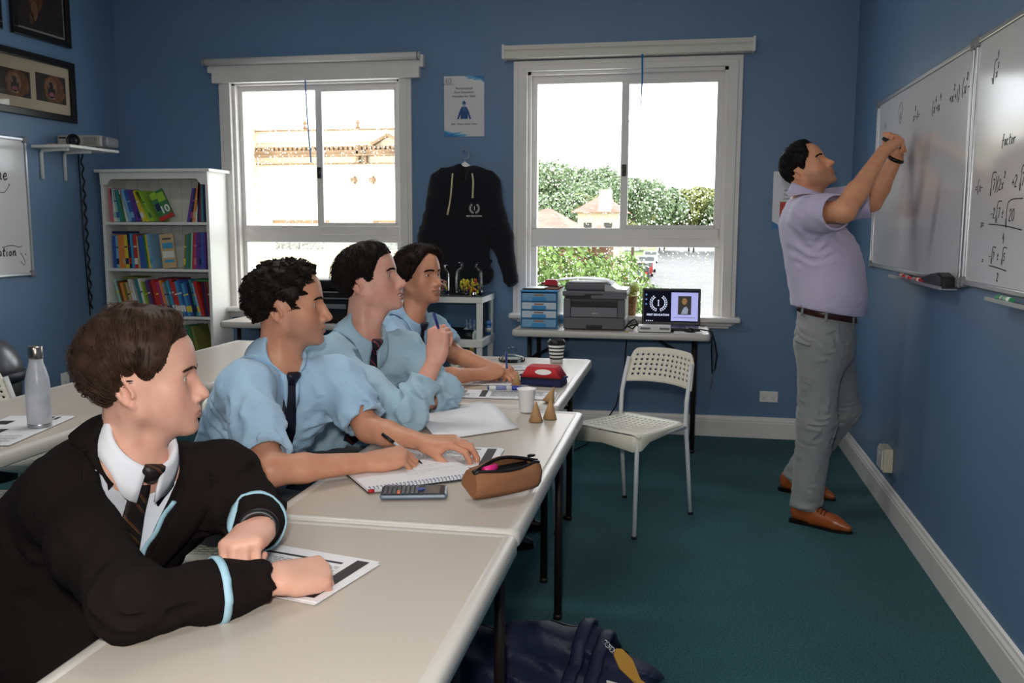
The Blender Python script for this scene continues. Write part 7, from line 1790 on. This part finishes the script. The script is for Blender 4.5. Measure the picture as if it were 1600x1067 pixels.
def trousers(p, hips, knees, ankles, m, parent, v=.008, rr=(.098, .088, .068, .056), wst=.15, seed=3, name='trousers', cuff=None, T=None, amp=.004, top=.02):
    A = np.array([p] + list(hips) + list(knees) + list(ankles)); vol = Vol(A.min(0) - .2, A.max(0) + .2, v)
    f = T.f if T is not None else np.array((1., 0, 0))
    vol.cone(np.asarray(p) + (0, 0, top), (np.asarray(hips[0]) + hips[1]) / 2 - (0, 0, .02), wst, wst * 1.04, k=.05, flat=(f, .80))
    for h, k_, a in zip(hips, knees, ankles):
        vol.cone(h, k_, rr[0], rr[1] * .86, k=.05); vol.cone(k_, a, rr[1] * .86, rr[3], k=.03)
    if T is not None:
        m_ = np.abs(vol.D) < .025; P = (vol.lo + np.argwhere(m_) * vol.v).astype(np.float32)
        d = folds(P, amp, 55, [(np.array((.2, .1, 1.)), 1.), (np.array((.7, .2, .8)), .7)], seed)
        w = np.full(len(P), .25, np.float32)
        for q in list(knees) + list(ankles) + list(hips): w = np.maximum(w, np.exp(-((P - np.asarray(q, np.float32)) ** 2).sum(1) / .016))
        vol.D[m_] -= (d * w).astype(np.float32)
    for k_, a in zip(knees, ankles):
        d = nv(np.asarray(a) - k_); cut_cuff(vol, np.asarray(a) + d * .005, d, .085)
    return cloth_obj(name, vol, m, parent), vol
def shoe(heel, toe, m, parent, s=1.0, name='shoe', laces=None, v=.004):
    h = np.asarray(heel, float); t = np.asarray(toe, float); d = t - h; d[2] = 0; L_ = np.linalg.norm(d); d = d / L_; l = np.cross((0, 0, 1), d)
    z = np.array((0, 0, 1.)); h = np.array((h[0], h[1], 0.0)); vol = Vol(h + d * L_ / 2 - .2, h + d * L_ / 2 + .2, v)
    W = lambda a, b, c: h + d * a * L_ + l * b + z * c
    vol.cone(W(.12, 0, .045), W(.40, 0, .045), .036, .036, k=.02); vol.cone(W(.12, 0, .075), W(.22, 0, .085), .032, .034, k=.03)
    vol.cone(W(.40, 0, .042), W(.72, .006, .032), .038, .036, k=.02); vol.cone(W(.72, .006, .030), W(.93, 0, .022), .036, .018, k=.015)
    vol.cone(W(.22, 0, .080), W(.62, 0, .045), .030, .028, k=.02)
    vol.add(lambda P: P[:, 2] - .010, W(-.2, -.1, -.1), W(1.2, .1, .012), .004, 's')
    vol.cone(W(.16, 0, .10), W(.17, 0, .16), .030, .034, k=.004, op='s')
    o_ = cloth_obj(name, vol, m, parent)
    b = newbm(); out = [(0.0, .026), (.03, .033), (.2, .034), (.45, .034), (.70, .041), (.86, .034), (.97, .016), (1.0, 0)]
    poly = [W(a, y, 0) for a, y in out] + [W(a, -y, 0) for a, y in out[-2::-1]]
    prism(b, [(p[0], p[1]) for p in poly], lambda x, y, t_: Vector((x, y, .001 + t_)), .012)
    heelp = [W(a, y, 0) for a, y in out[:3]] + [W(a, -y, 0) for a, y in out[2::-1]]
    prism(b, [(p[0], p[1]) for p in heelp], lambda x, y, t_: Vector((x, y, .0 + t_)), .02)
    so = obj('sole', b, M_black, o_, True)
    if laces:
        for i in range(5):
            a = .36 + i * .055; P = np.array([W(a, -.03 + .015 * k_, .15) for k_ in range(5)]); Q = vol.cast(P, (0, 0, -1), .002)
            b = newbm(); tube(b, [tuple(q) for q in Q], .0022, 6); obj('lace', b, laces, o_, True)
    return o_
def base_body(T, H, arms, hands, hips, knees, ankles, lo, hi, v=.0032, arm=(.043, .040, .036, .026), chest=.135, neck=.050):
    """skin: one continuous surface from head to feet; the clothed parts stay just inside the clothes"""
    vol = Vol(lo, hi, v)
    H.into(vol)
    nb = T.at(.0, 0, .02)
    vol.cone(H.w((-.030, 0, -.045)), nb, neck * .96, neck + .004, k=.03)
    vol.cone(H.w((.030, 0, -.090)), T.at(.035, 0, .015), .022, .026, k=.03)                 # throat
    for sg in (1, -1): vol.cone(H.w((-.028, sg * .050, -.055)), T.at(.046, sg * .012, .015), .011, .010, k=.022)   # neck muscles
    vol.cone(T.at(-.01, 0, .14), T.at(0, 0, T.len * .8), chest, chest * .9, k=.05, flat=(T.f, .66)); vol.cone(T.at(0, 0, T.len * .7), T.p, chest * .9, chest * .92, k=.05, flat=(T.f, .7))
    for s_ in (T.sr, T.sl): vol.cone(T.at(-.01, 0, .045), s_ - T.u * .01, .042, .042, k=.04)
    for (s_, e_, w_), hd in zip(arms, hands):
        s_, e_, w_ = [np.asarray(q, float) for q in (s_, e_, w_)]
        vol.cone(s_, e_, arm[0], arm[1], k=.02)
        d = w_ - e_; vol.cone(e_, e_ + d * .32, arm[2], arm[2] * 1.06, k=.02)
        vol.cone(e_ + d * .3, w_, arm[2] * 1.06, arm[3], k=.012, flat=(nv(hd['up']), .86))
    pts = []
    for (s_, e_, w_), hd in zip(arms, hands): pts.append(hand(vol, w_, **hd))
    for h_, k_, a_ in zip(hips, knees, ankles):
        vol.cone(T.p, h_, .10, .075, k=.03); vol.cone(h_, k_, .072, .05, k=.02); vol.cone(k_, a_, .048, .034, k=.02)
    return vol, pts
def body_obj(vol, H, m, label, group=None, adapt=.12):
    me = vol.mesh('person', adapt); H.attrs(me); o = obj('person', me, m); return tag(o, label, 'person', group)
# ================================================================ the five people
V3 = lambda *a: np.array(a, float)
SK1 = skin_mat('fair_skin', rgb(222, 172, 150), rgb(186, 108, 100), rgb(212, 140, 122))
SK2 = skin_mat('tanned_skin', rgb(208, 150, 120), rgb(172, 94, 84), rgb(196, 122, 98), rgb(168, 126, 108))
SK3 = skin_mat('rosy_fair_skin', rgb(220, 166, 146), rgb(180, 98, 92), rgb(210, 130, 116))
SK4 = skin_mat('olive_skin', rgb(206, 146, 114), rgb(168, 92, 80), rgb(192, 120, 94))
SK5 = skin_mat('teacher_skin', rgb(222, 160, 122), rgb(176, 98, 84), rgb(208, 130, 100), rgb(140, 106, 88))
HR1 = hair_mat('brown_hair', rgb(44, 31, 25), rgb(70, 50, 40)); HR2 = hair_mat('dark_curly_hair', rgb(22, 16, 14), rgb(36, 27, 23))
HR3 = hair_mat('near_black_hair', rgb(19, 14, 13), rgb(32, 24, 21)); HR4 = hair_mat('dark_brown_hair', rgb(26, 18, 15), rgb(42, 30, 24)); HR5 = hair_mat('black_short_hair', rgb(17, 14, 14), rgb(30, 26, 25))
CR_, CU_ = V3(.98232, .18719, 0.003), None
def facing(deg, pitch=0.0, roll=0.0):
    """head axes: heading in degrees from +x (counter-clockwise), pitch up, roll towards the right shoulder"""
    a, p, r = map(math.radians, (deg, pitch, roll))
    f = V3(math.cos(a) * math.cos(p), math.sin(a) * math.cos(p), math.sin(p)); l = V3(-math.sin(a), math.cos(a), 0); u = np.cross(f, l)
    return f, u * math.cos(r) - l * math.sin(r)
def hline(pts):
    x, y = zip(*pts)
    return lambda ph: np.interp(np.abs(ph), x, y)
def seated_legs(p, dx=.40, spread=.10, foot=.0):
    hips = [p + V3(.02, -spread, -.03), p + V3(.02, spread, -.03)]; knees = [p + V3(dx, -spread - .02, -.03), p + V3(dx, spread + .02, -.03)]
    ank = [V3(k[0] - .02 + foot, k[1], .09) for k in knees]
    return hips, knees, ank
def boy_lower(p, T, body, dx=.40, foot=0.0, seed=1, m=None):
    hips, knees, ank = seated_legs(p, dx, .10, foot)
    trousers(p, hips, knees, ank, m or M_greytrs, body, .011, T=T, seed=seed)
    for a in ank: shoe(a + V3(-.06, 0, 0), a + V3(.21, 0, 0), M_shoeblk, body, v=.006)

# ---- 1: the boy in the dark blazer, nearest the camera
def boy_blazer():
    H = Head((-1.036, 1.592, 1.082), *facing(10.8 + 15, 0, 0), scale=1.0, nose=.95, jaw=1.0, chin=.002)
    p = V3(-1.30, 1.62, .56); T = Torso((-1.062, 1.582, .935), p, (-1.105, 1.450, .878), (-.945, 1.710, .848))
    eR, wR = V3(-.835, 1.215, .786), V3(-.668, 1.392, .779); eL, wL = V3(-.850, 1.668, .790), V3(-.742, 1.462, .842)
    hips, knees, ank = seated_legs(p)
    lo = V3(-1.75, 1.1, .0); hi = V3(-.45, 2.0, 1.35)
    hands = [dict(fdir=V3(.62, .76, -.12), up=V3(.25, -.30, .92), side=1, curl=[(60, 75, 40)] * 4, thumb=(30, 40, 25, 25)),
             dict(fdir=V3(.10, -.98, -.06), up=V3(-.05, -.12, .98), side=-1, curl=[(66, 82, 45), (70, 84, 45), (72, 84, 45), (74, 84, 45)], thumb=(16, 38, 26, 20), spread=(.05, .01, -.02, -.05))]
    vol, pts = base_body(T, H, [(T.sr, eR, wR), (T.sl, eL, wL)], hands, hips, knees, ank, lo, hi)
    body = body_obj(vol, H, SK1, 'boy in a dark blazer with pale blue piping, leaning on the nearest table')
    H.feature_parts(body, HR1, .9, 1)
    ln = hline([(0, .86), (.45, .90), (.75, 1.02), (.95, 1.38), (1.12, 1.62), (1.25, 1.72), (1.42, 1.74), (1.62, 1.55), (1.85, 1.62), (2.1, 2.30), (2.5, 2.54), (3.15, 2.56)])
    hair(H, body, HR1, 11, lambda th, ph: .016 + .016 * np.clip(np.cos(th * .62), 0, 1) + .009 * np.clip(np.abs(ph) - 1.9, 0, .5) * 2, ln,
         lambda th, ph: (.75 + .25 * np.cos(ph), .75 * np.sign(ph) * np.clip(np.sin(th), .2, 1) * np.clip(1.5 - np.abs(ph), -.6, 1)), n=4600, seglen=.0120, curl=.0016, curlf=22, width=.0015, clump=.45, capf=.78, name='wavy_hair')
    boy_lower(p, T, body, m=M_blazer)
    # white shirt under the blazer
    sv = Vol(T.n - V3(.45, .3, .45), T.n + V3(.3, .3, .12), .005); torso_cloth(sv, T, .148, .66, .145, .038, trap=.050); neckhole(sv, T, .050, .0)
    cloth_obj('shirt', sv, M_whitecloth, body)
    collar(T, .063, M_whitecloth, body, vol=sv, gap=.20, fw=-.08, leaf=.044, point=.026, stand=.040, drop=.006, flare=.004)
    tie(T, sv, M_browntie, body, length=.30, f0=.078, top=-.030)
    q_ = sv.cast(np.array([T.at(.2, 0, .19)]), -T.f, .014)[0]; b = newbm(); box(b, tuple(q_), (.006, .034, .016), .002, rot=Matrix([list(r_) for r_ in np.stack([T.f, T.l, T.u], 1)])); obj('tie_badge', b, mat('blue_enamel_badge', rgb(70, 130, 180), .3), body, True)
    # blazer
    bv = Vol((-1.80, 1.05, .34), (-.55, 1.98, 1.02), .005)
    torso_cloth(bv, T, .172, .70, .176, .068)
    bv.cone(T.at(-.02, 0, T.len * .7), T.at(-.03, 0, T.len + .10), .185, .20, k=.06, flat=(T.f, .80)); bv.cone(T.at(-.02, -.02, T.len + .02), p + V3(.16, -.12, -.06), .185, .13, k=.06)
    for s_, e, w in ((T.sr, eR, wR), (T.sl, eL, wL)):
        d = w - e; sleeve(bv, [s_ - T.u * .006, s_ * .55 + e * .45 + V3(-.01, 0, -.008), e + V3(0, 0, .006), e + d * .55, w - d * .08], [.070, .064, .051, .044, .038])
        cut_cuff(bv, w - d * .10, d, .050)
    add_folds(bv, T, 5, .008, [(eR, .13, 1.0), (eL, .13, 1.0), (T.sr - T.u * .1, .12, .7), (T.at(0, 0, .3), .15, .5)])
    neckhole(bv, T, .073, -.004, .35)
    f32 = lambda v: v.astype(np.float32)
    def vee(P):
        q = P - f32(T.n); a = np.abs(q @ f32(T.l)); b_ = -(q @ f32(T.u)); f_ = q @ f32(T.f)
        w_ = np.where(q @ f32(T.l) < 0, .108, .080) * np.clip(1 - (b_ - .0) / .36, 0, 1.15)
        return np.maximum(np.maximum(a - w_, -f_ + .01), b_ - .36) * .8
    bv.add(vee, T.n - .4, T.n + .25, .004, 's', pad=0)
    jk = cloth_obj('blazer', bv, M_blazer, body)
    lv = Vol(T.n - V3(.45, .35, .5), T.n + V3(.35, .35, .15), .006); torso_cloth(lv, T, .172, .70, .176, .068)
    # lapels, collar roll and braid
    for sg in (1, -1):
        b = newbm(); rows = []; edge = []
        for i in range(26):
            t = i / 25; dd = -.028 + .36 * t
            w0 = (.080 if sg > 0 else .108) * min(1.12, max(0, 1 - dd / .36)); w1 = w0 + (.030 + .030 * math.sin(min(1, t * 1.9) * PI * .62)) * (1 - .75 * max(0, (t - .45) / .55))
            P = np.array([T.at(.22, sg * (w0 + (w1 - w0) * k / 4), dd) for k in range(5)]); Q = lv.cast(P, -T.f, .005)
            rows.append(Q + T.f * .002)
        A = np.array(rows)
        for _ in range(6): A[1:-1] = .25 * A[:-2] + .5 * A[1:-1] + .25 * A[2:]
        edge = [r_[0] + T.f * .003 - T.l * sg * .002 for r_ in A]; rows = [[b.verts.new(tuple(q)) for q in r_] for r_ in A]
        for i in range(25):
            for j in range(4): b.faces.new((rows[i][j], rows[i + 1][j], rows[i + 1][j + 1], rows[i][j + 1])).smooth = True
        o_ = obj('lapel', b, M_blazer, jk, True); md = o_.modifiers.new('thickness', 'SOLIDIFY'); md.thickness = .004; md.offset = 0
        edge = []
        for i in range(26):                                            # where the cut edge of the jacket really runs
            dd = .02 + .33 * i / 25; ls = np.linspace(.004, .15, 40); h_ = bv.cast(np.array([T.at(.24, sg * a_, dd) for a_ in ls]), -T.f, .003); on = np.argmax((h_ - T.n) @ T.f > .055)
            edge.append(h_[on])
        E_ = np.array(edge)
        for _ in range(5): E_[1:-1] = .25 * E_[:-2] + .5 * E_[1:-1] + .25 * E_[2:]
        b = newbm(); tube(b, [tuple(q) for q in E_[8 if sg < 0 else 2:]], .0060, 8, flat=(T.f, .6)); obj('piping', b, M_piping, jk, True)
    collar(T, .084, M_blazer, jk, vol=bv, gap=.75, leaf=.050, point=.0, stand=.024, tilt=.02, name='blazer_collar', drop=-.012, thick=.005)
    for e, w in ((eR, wR), (eL, wL)):
        d = w - e; band_ring(bv, e + d * .56, d, .075, .013, M_piping, jk, 'cuff_braid')
    # watch on the left wrist
    d = nv(wL - eL); b = newbm(); c = wL + d * .008
    _, u_, v_ = [np.array(x) for x in frame_of(d)]
    tube(b, [tuple(c + (u_ * math.cos(a) * .030 + v_ * math.sin(a) * .026)) for a in np.linspace(0, 2 * PI, 24, endpoint=False)], .0075, 8, closed=True)
    obj('watch_strap', b, M_black, body, True)
    return H, T
boy_blazer()

def shirt_body(H, T, p, arms, hands, skin, cloth, label, lo, hi, ends, hairm, seed, tie_m, tie_len, rolled=True, fold=.0155, browt=1.0, w=.158, legdx=.40, foot=0.0, sr_=(.064, .062, .056), tielean=None, arm=(.043, .040, .036, .026), collar_kw={}, ttop=-.008):
    """seated boy in shirt and tie; ends: where each sleeve stops, as (segment, fraction): 0 upper arm, 1 forearm"""
    hips, knees, ank = seated_legs(p, legdx, .10, foot)
    vol, pts = base_body(T, H, arms, hands, hips, knees, ank, lo, hi, arm=arm)
    body = body_obj(vol, H, skin, label); H.feature_parts(body, hairm, browt, seed)
    boy_lower(p, T, body, legdx, foot, seed)
    A = np.array([T.n, T.p, T.sr, T.sl] + [q for a_ in arms for q in a_]); sv = Vol(A.min(0) - .2, A.max(0) + .14, .005)
    torso_cloth(sv, T, w, .70, w * .96, .060)
    ex = [(T.sr - T.u * .1, .12, .8), (T.sl - T.u * .1, .12, .8), (T.at(.1, 0, .38), .16, .7)]
    bands = []
    for (s_, e, w_), (sg, fr) in zip(arms, ends):
        s_, e, w_ = [np.asarray(q, float) for q in (s_, e, w_)]; du, df = e - s_, w_ - e
        if sg == 0:
            c = s_ + du * fr; sleeve(sv, [s_ - T.u * .006, s_ + du * .5, c + du * .04], [sr_[0], sr_[1], sr_[2] + .002]); d = nv(du); rr = sr_[2]
            sv.cone(c - d * .062, c + d * .012, rr + .0045, rr + .006, k=.003)
        else:
            c = e + df * fr; sleeve(sv, [s_ - T.u * .006, s_ + du * .5, e + V3(0, 0, .004), c + df * .05], [sr_[0], sr_[1], sr_[2], .046]); d = nv(df); rr = .046
            sv.cone(c - d * .060, c + d * .012, rr + .004, rr + .005, k=.003)
        bands.append((c, d, rr)); ex.append((e, .13, 1.0)); ex.append((s_ + du * .5, .1, .6))
    add_folds(sv, T, seed, fold, ex)
    for c, d, rr in bands:
        cut_cuff(sv, c, d, rr + .02); sv.cone(c - d * .02, c + d * .02, rr - .007, rr - .006, k=.002, op='s')
    neckhole(sv, T, .050, -.004)
    sh = cloth_obj('shirt', sv, cloth, body)
    kw = dict(gap=.17, leaf=.058, point=.030, stand=.038, drop=.004, flare=.014); kw.update(collar_kw)
    collar(T, .062, cloth, body, vol=sv, **kw)
    tie(T, sv, tie_m, body, length=tie_len, f0=.082, top=ttop, hang=tielean)
    for i in range(3):
        q = sv.cast(np.array([T.at(.2, -.010, .10 + .085 * i)]), -T.f, .001)[0]
    return body, sv, T

# ---- 2: the curly haired boy, writing
def boy_curly():
    H = Head((-1.122, 2.445, 1.150), *facing(10.8 + 8, 1, 0), nose=1.15, nosehook=.5, jaw=1.05, chin=.003, brow=.0015, open=.0025)
    p = V3(-1.34, 2.50, .56); T = Torso((-1.150, 2.428, .990), p, (-1.165, 2.255, .940), (-1.005, 2.515, .925))
    eR, wR = V3(-.978, 2.000, .786), V3(-.780, 2.172, .775); eL, wL = V3(-.880, 2.430, .800), V3(-.688, 2.352, .785)
    hands = [dict(fdir=V3(.80, .56, .10), up=V3(-.25, -.52, .82), side=1, curl=[(42, 58, 32), (48, 62, 35), (54, 66, 35), (58, 66, 35)], thumb=(34, 34, 15, 20)),
             dict(fdir=V3(.97, -.06, .10), up=V3(-.1, -.16, .97), side=-1, curl=[(28, 44, 28), (22, 46, 30), (24, 46, 30), (28, 44, 28)], thumb=(38, 34, 16, 14), spread=(.16, .05, -.05, -.14))]
    body, sv, T = shirt_body(H, T, p, [(T.sr, eR, wR), (T.sl, eL, wL)], hands, SK2, M_bluecloth, 'curly haired boy in a pale blue shirt and plain navy tie, writing', V3(-1.8, 1.85, 0), V3(-.45, 2.85, 1.42), [(0, .86), (0, .86)], HR2, 22, M_navytie, .37, browt=1.05)
    ln = hline([(0, .93), (.35, .95), (.6, 1.02), (.8, 1.15), (1.0, 1.42), (1.15, 1.75), (1.32, 1.98), (1.5, 1.70), (1.8, 1.68), (2.1, 2.15), (2.5, 2.36), (3.15, 2.40)])
    hair(H, body, HR2, 12, lambda th, ph: .025 - .008 * np.clip(np.cos(th), 0, 1) + .006 * np.clip(-np.cos(ph) * np.sin(th), 0, 1), ln,
         lambda th, ph: (.5 + .5 * np.sin(ph * 9 + th * 13), .9 * np.sin(ph * 7 - th * 11)), n=8000, seglen=.0062, curl=.0060, curlf=70, width=.0014, clump=1.4, capf=.80, rough=.0014, over=-.01, lay=(.75, 1.3), name='curly_hair')
boy_curly()

# ---- 3: the boy with the red striped tie, pen held up to his chin
def boy_striped():
    H = Head((-1.059, 2.956, 1.196), *facing(10.8 - 6, 11, 0), nose=1.12, jaw=1.0, smile=.9, open=.004, chin=.004)
    p = V3(-1.27, 3.0, .56); T = Torso((-1.078, 2.93, 1.010), p, (-1.142, 2.780, .945), (-.962, 3.035, .940))
    eR, wR = V3(-.835, 2.668, .795), V3(-.768, 2.752, .962); eL, wL = V3(-.800, 2.985, .800), V3(-.862, 2.815, .790)
    hands = [dict(fdir=V3(.03, .20, .97), up=V3(-.28, -.90, .22), side=1, curl=[(64, 82, 40), (72, 84, 40), (76, 84, 40), (78, 84, 40)], thumb=(26, 44, 20, 25), spread=(.04, 0, -.02, -.05)),
             dict(fdir=V3(-.3, -.95, -.05), up=V3(0, -.1, .99), side=-1, curl=[(30, 45, 30)] * 4, thumb=(30, 35, 20, 20))]
    body, sv, T = shirt_body(H, T, p, [(T.sr, eR, wR), (T.sl, eL, wL)], hands, SK3, M_bluecloth2, 'boy in a blue shirt and red striped tie holding a pen near his chin', V3(-1.75, 2.45, 0), V3(-.55, 3.35, 1.45), [(1, .62), (1, .60)], HR3, 33, M_redtie, .36, browt=.9, sr_=(.053, .051, .049), collar_kw=dict(fw=.06), ttop=-.024)
    ln = hline([(0, .98), (.4, .98), (.65, 1.06), (.85, 1.22), (1.0, 1.48), (1.15, 1.78), (1.38, 1.88), (1.52, 1.62), (1.8, 1.66), (2.05, 2.2), (2.4, 2.46), (3.15, 2.50)])
    hair(H, body, HR3, 13, lambda th, ph: .027 - .010 * np.clip(np.cos(th), 0, 1), ln,
         lambda th, ph: (.95 + .1 * np.cos(ph), .42 * np.sign(ph) * np.clip(1.2 - np.abs(ph), -.5, 1)), n=4600, seglen=.0115, curl=.0012, curlf=20, width=.0014, clump=.5, name='straight_hair')
boy_striped()

# ---- 4: the farthest boy
def boy_far():
    H = Head((-1.123, 3.761, 1.165), *facing(10.8 - 36, 3, 0), nose=1.05, jaw=1.0, smile=.9, open=.004, brow=.001, chin=.003)
    p = V3(-1.34, 3.84, .56); T = Torso((-1.158, 3.742, .985), p, (-1.205, 3.590, .925), (-1.085, 3.850, .915))
    eR, wR = V3(-.950, 3.405, .785), V3(-.800, 3.562, .778); eL, wL = V3(-.985, 3.825, .815), V3(-.780, 3.680, .785)
    hands = [dict(fdir=V3(.76, .60, .16), up=V3(-.2, -.62, .76), side=1, curl=[(42, 60, 32), (48, 64, 35), (54, 66, 35), (58, 66, 35)], thumb=(34, 34, 15, 20)),
             dict(fdir=V3(.84, -.54, -.02), up=V3(.1, -.35, .93), side=-1, curl=[(34, 54, 32), (38, 56, 32), (42, 56, 32), (44, 56, 32)], thumb=(36, 32, 16, 14))]
    body, sv, T = shirt_body(H, T, p, [(T.sr, eR, wR), (T.sl, eL, wL)], hands, SK4, M_bluecloth, 'farthest seated boy, wavy dark hair, pale blue shirt and navy tie', V3(-1.85, 3.25, 0), V3(-.5, 4.15, 1.42), [(0, .72), (0, .72)], HR4, 44, M_navytie, .32, browt=1.1, sr_=(.058, .056, .052), collar_kw=dict(fw=.10), ttop=-.020, legdx=.46, foot=.08)
    ln = hline([(0, .88), (.3, .90), (.5, 1.0), (.7, 1.25), (.9, 1.55), (1.15, 1.85), (1.4, 2.0), (1.6, 2.02), (1.9, 2.15), (2.4, 2.40), (3.15, 2.44)])
    hair(H, body, HR4, 14, lambda th, ph: .032 - .004 * np.clip(np.cos(th), 0, 1), ln,
         lambda th, ph: (.75 + .3 * np.cos(ph * 2), .9 * np.sign(ph + .2) * np.clip(1.4 - np.abs(ph), -.5, 1)), n=4200, seglen=.0120, curl=.0055, curlf=28, width=.0017, clump=.9, name='wavy_hair')
boy_far()

# ---- 5: the teacher at the whiteboard
def teacher():
    H = Head((.535, 4.450, 1.642), *facing(10.8 - 38, 30, 5), nose=1.15, jaw=1.10, brow=.001, chin=.003, full=.003, open=.0)
    p = V3(.650, 4.425, .945); T = Torso((.538, 4.446, 1.512), p, (.545, 4.275, 1.435), (.665, 4.610, 1.475))
    eR, wR = V3(.650, 4.075, 1.440), V3(.846, 4.325, 1.712); eL, wL = V3(.850, 4.560, 1.495), V3(.935, 4.490, 1.695)
    hips = [p - T.l * .092 - V3(0, 0, .09), p + T.l * .092 - V3(0, 0, .09)]; knees = [V3(.612, 4.312, .482), V3(.775, 4.640, .480)]; ank = [V3(.580, 4.300, .075), V3(.590, 4.780, .085)]
    hands = [dict(fdir=V3(.62, .62, .48), up=V3(-.52, -.30, .80), side=1, curl=[(18, 14, 10), (30, 40, 25), (58, 72, 40), (64, 74, 40)], thumb=(38, 30, 10, 15), spread=(.04, .0, -.03, -.05)),
             dict(fdir=V3(-.05, -.22, .97), up=V3(.80, .45, .2), side=-1, curl=[(62, 78, 40), (66, 80, 40), (70, 80, 40), (72, 80, 40)], thumb=(24, 10, 6, 8), spread=(.05, .0, -.02, -.05))]
    vol, pts = base_body(T, H, [(T.sr, eR, wR), (T.sl, eL, wL)], hands, hips, knees, ank, V3(.1, 3.9, 0), V3(1.25, 5.0, 1.86), v=.0036, arm=(.052, .047, .047, .030), chest=.15, neck=.058)
    body = body_obj(vol, H, SK5, 'man in a lilac shirt and grey trousers writing at the whiteboard', adapt=.1); H.feature_parts(body, HR5, 1.2, 5)
    ln = hline([(0, .80), (.25, .84), (.42, .74), (.6, .95), (.72, 1.28), (.85, 1.45), (1.05, 1.62), (1.2, 1.86), (1.34, 1.95), (1.5, 1.66), (1.8, 1.66), (2.1, 2.2), (2.5, 2.42), (3.15, 2.46)])
    hair(H, body, HR5, 15, lambda th, ph: .007 + .013 * np.clip(np.cos(th * 1.1), 0, 1), ln,
         lambda th, ph: (1.0 - .3 * (th < .5), .3 * np.sign(ph)), n=4600, seglen=.0048, curl=.0006, width=.0013, clump=.5, capf=.85, name='short_hair')
    tr, tv = trousers(p, hips, knees, ank, M_chino, body, .0065, rr=(.104, .098, .07, .070), wst=.158, T=T, amp=.014, top=.055, seed=8)
    for sg in (-1, 1):
        a = p - T.f * .10 - T.l * .07 * 1 - V3(0, 0, .02)
    sv = Vol(V3(.2, 3.98, .80), V3(1.05, 4.86, 1.66), .005)
    torso_cloth(sv, T, .170, .76, .170, .070, belly=.045)
    sv.cone(T.at(.035, 0, .30), T.at(.040, 0, T.len - .10), .165, .168, k=.06, flat=(T.f, .92))
    for s_, e, fr in ((T.sr, eR, .80), (T.sl, eL, .98)):
        e = np.asarray(e); du = e - s_; c = s_ + du * fr; d = nv(du); sleeve(sv, [s_ - T.u * .006, s_ + du * .45, c + du * .06], [.076, .076, .074]); sv.cone(c - d * .02, c + d * .012, .0775, .078, k=.004)
    add_folds(sv, T, 51, .007, [(T.sr - T.u * .12, .16, 1.0), (T.sl - T.u * .1, .14, .8), (T.at(-.05, 0, .45), .2, .8), (T.at(.1, 0, .5), .15, .5)])
    for s_, e, fr in ((T.sr, eR, .80), (T.sl, eL, .98)):
        e = np.asarray(e); du = e - s_; c = s_ + du * fr; d = nv(du); cut_cuff(sv, c, d, .10); sv.cone(c - d * .025, c + d * .02, .069, .069, k=.003, op='s')
    zb = T.p[2] + .045; sv.add(lambda P: P[:, 2] - zb + .16 * (P[:, 0] - np.float32(p[0])), V3(0, 3.9, .6), V3(1.2, 4.9, zb), .004, 's')
    neckhole(sv, T, .055, -.004)
    cloth_obj('shirt', sv, M_lilac, body)
    collar(T, .066, M_lilac, body, vol=sv, gap=.32, leaf=.052, point=.020, stand=.036, drop=.008, flare=.010)
    # belt: rays cast in on the waistband
    def ring(z0, z1, off, m, name, parent, rng=(0, 2 * PI), n=64):
        b = newbm(); rows = []; c = V3(p[0], p[1], 0)
        for i in range(n + (0 if rng[1] - rng[0] > 6 else 1)):
            a = rng[0] + (rng[1] - rng[0]) * i / n; o = V3(math.cos(a), math.sin(a), 0)
            rows.append([b.verts.new(tuple(tv.cast(np.array([c + o * .32 + V3(0, 0, z)]), -o, off, n=90)[0])) for z in (z0 - .028 * o[0], (z0 + z1) / 2 - .028 * o[0], z1 - .028 * o[0])])
        cl = rng[1] - rng[0] > 6; q = len(rows)
        for i in range(q if cl else q - 1):
            for j in range(2): b.faces.new((rows[i][j], rows[(i + 1) % q][j], rows[(i + 1) % q][j + 1], rows[i][j + 1])).smooth = True
        o_ = obj(name, b, m, parent, True); md = o_.modifiers.new('thickness', 'SOLIDIFY'); md.thickness = .005; md.offset = 0; return o_
    bt = ring(p[2] + .018, p[2] + .056, .005, M_belt, 'belt', body)
    for a in (-2.45, -1.75, -.75, .6, 2.2): ring(p[2] + .006, p[2] + .064, .010, M_chino, 'belt_loop', tr, (a, a + .07), 2)
    ring(p[2] + .014, p[2] + .060, .0085, M_alu, 'buckle', bt, (-.36, -.14), 5)
    ring(p[2] - .115, p[2] - .105, .003, M_chino, 'back_pocket', tr, (3.6, 4.25), 8)
    for h_, t_ in ((V3(.520, 4.325, 0), V3(.770, 4.175, 0)), (V3(.520, 4.845, 0), V3(.775, 4.680, 0))): shoe(h_, t_, M_tan, body, laces=mat('dark_lace', rgb(60, 34, 22), .7))
    d = nv(wL - eL); c = wL - d * .012; _, u_, v_ = [np.array(x) for x in frame_of(d)]; b = newbm()
    tube(b, [tuple(c + (u_ * math.cos(a) * .034 + v_ * math.sin(a) * .031)) for a in np.linspace(0, 2 * PI, 24, endpoint=False)], .009, 8, closed=True); obj('watch_strap', b, M_black, body, True)
teacher()
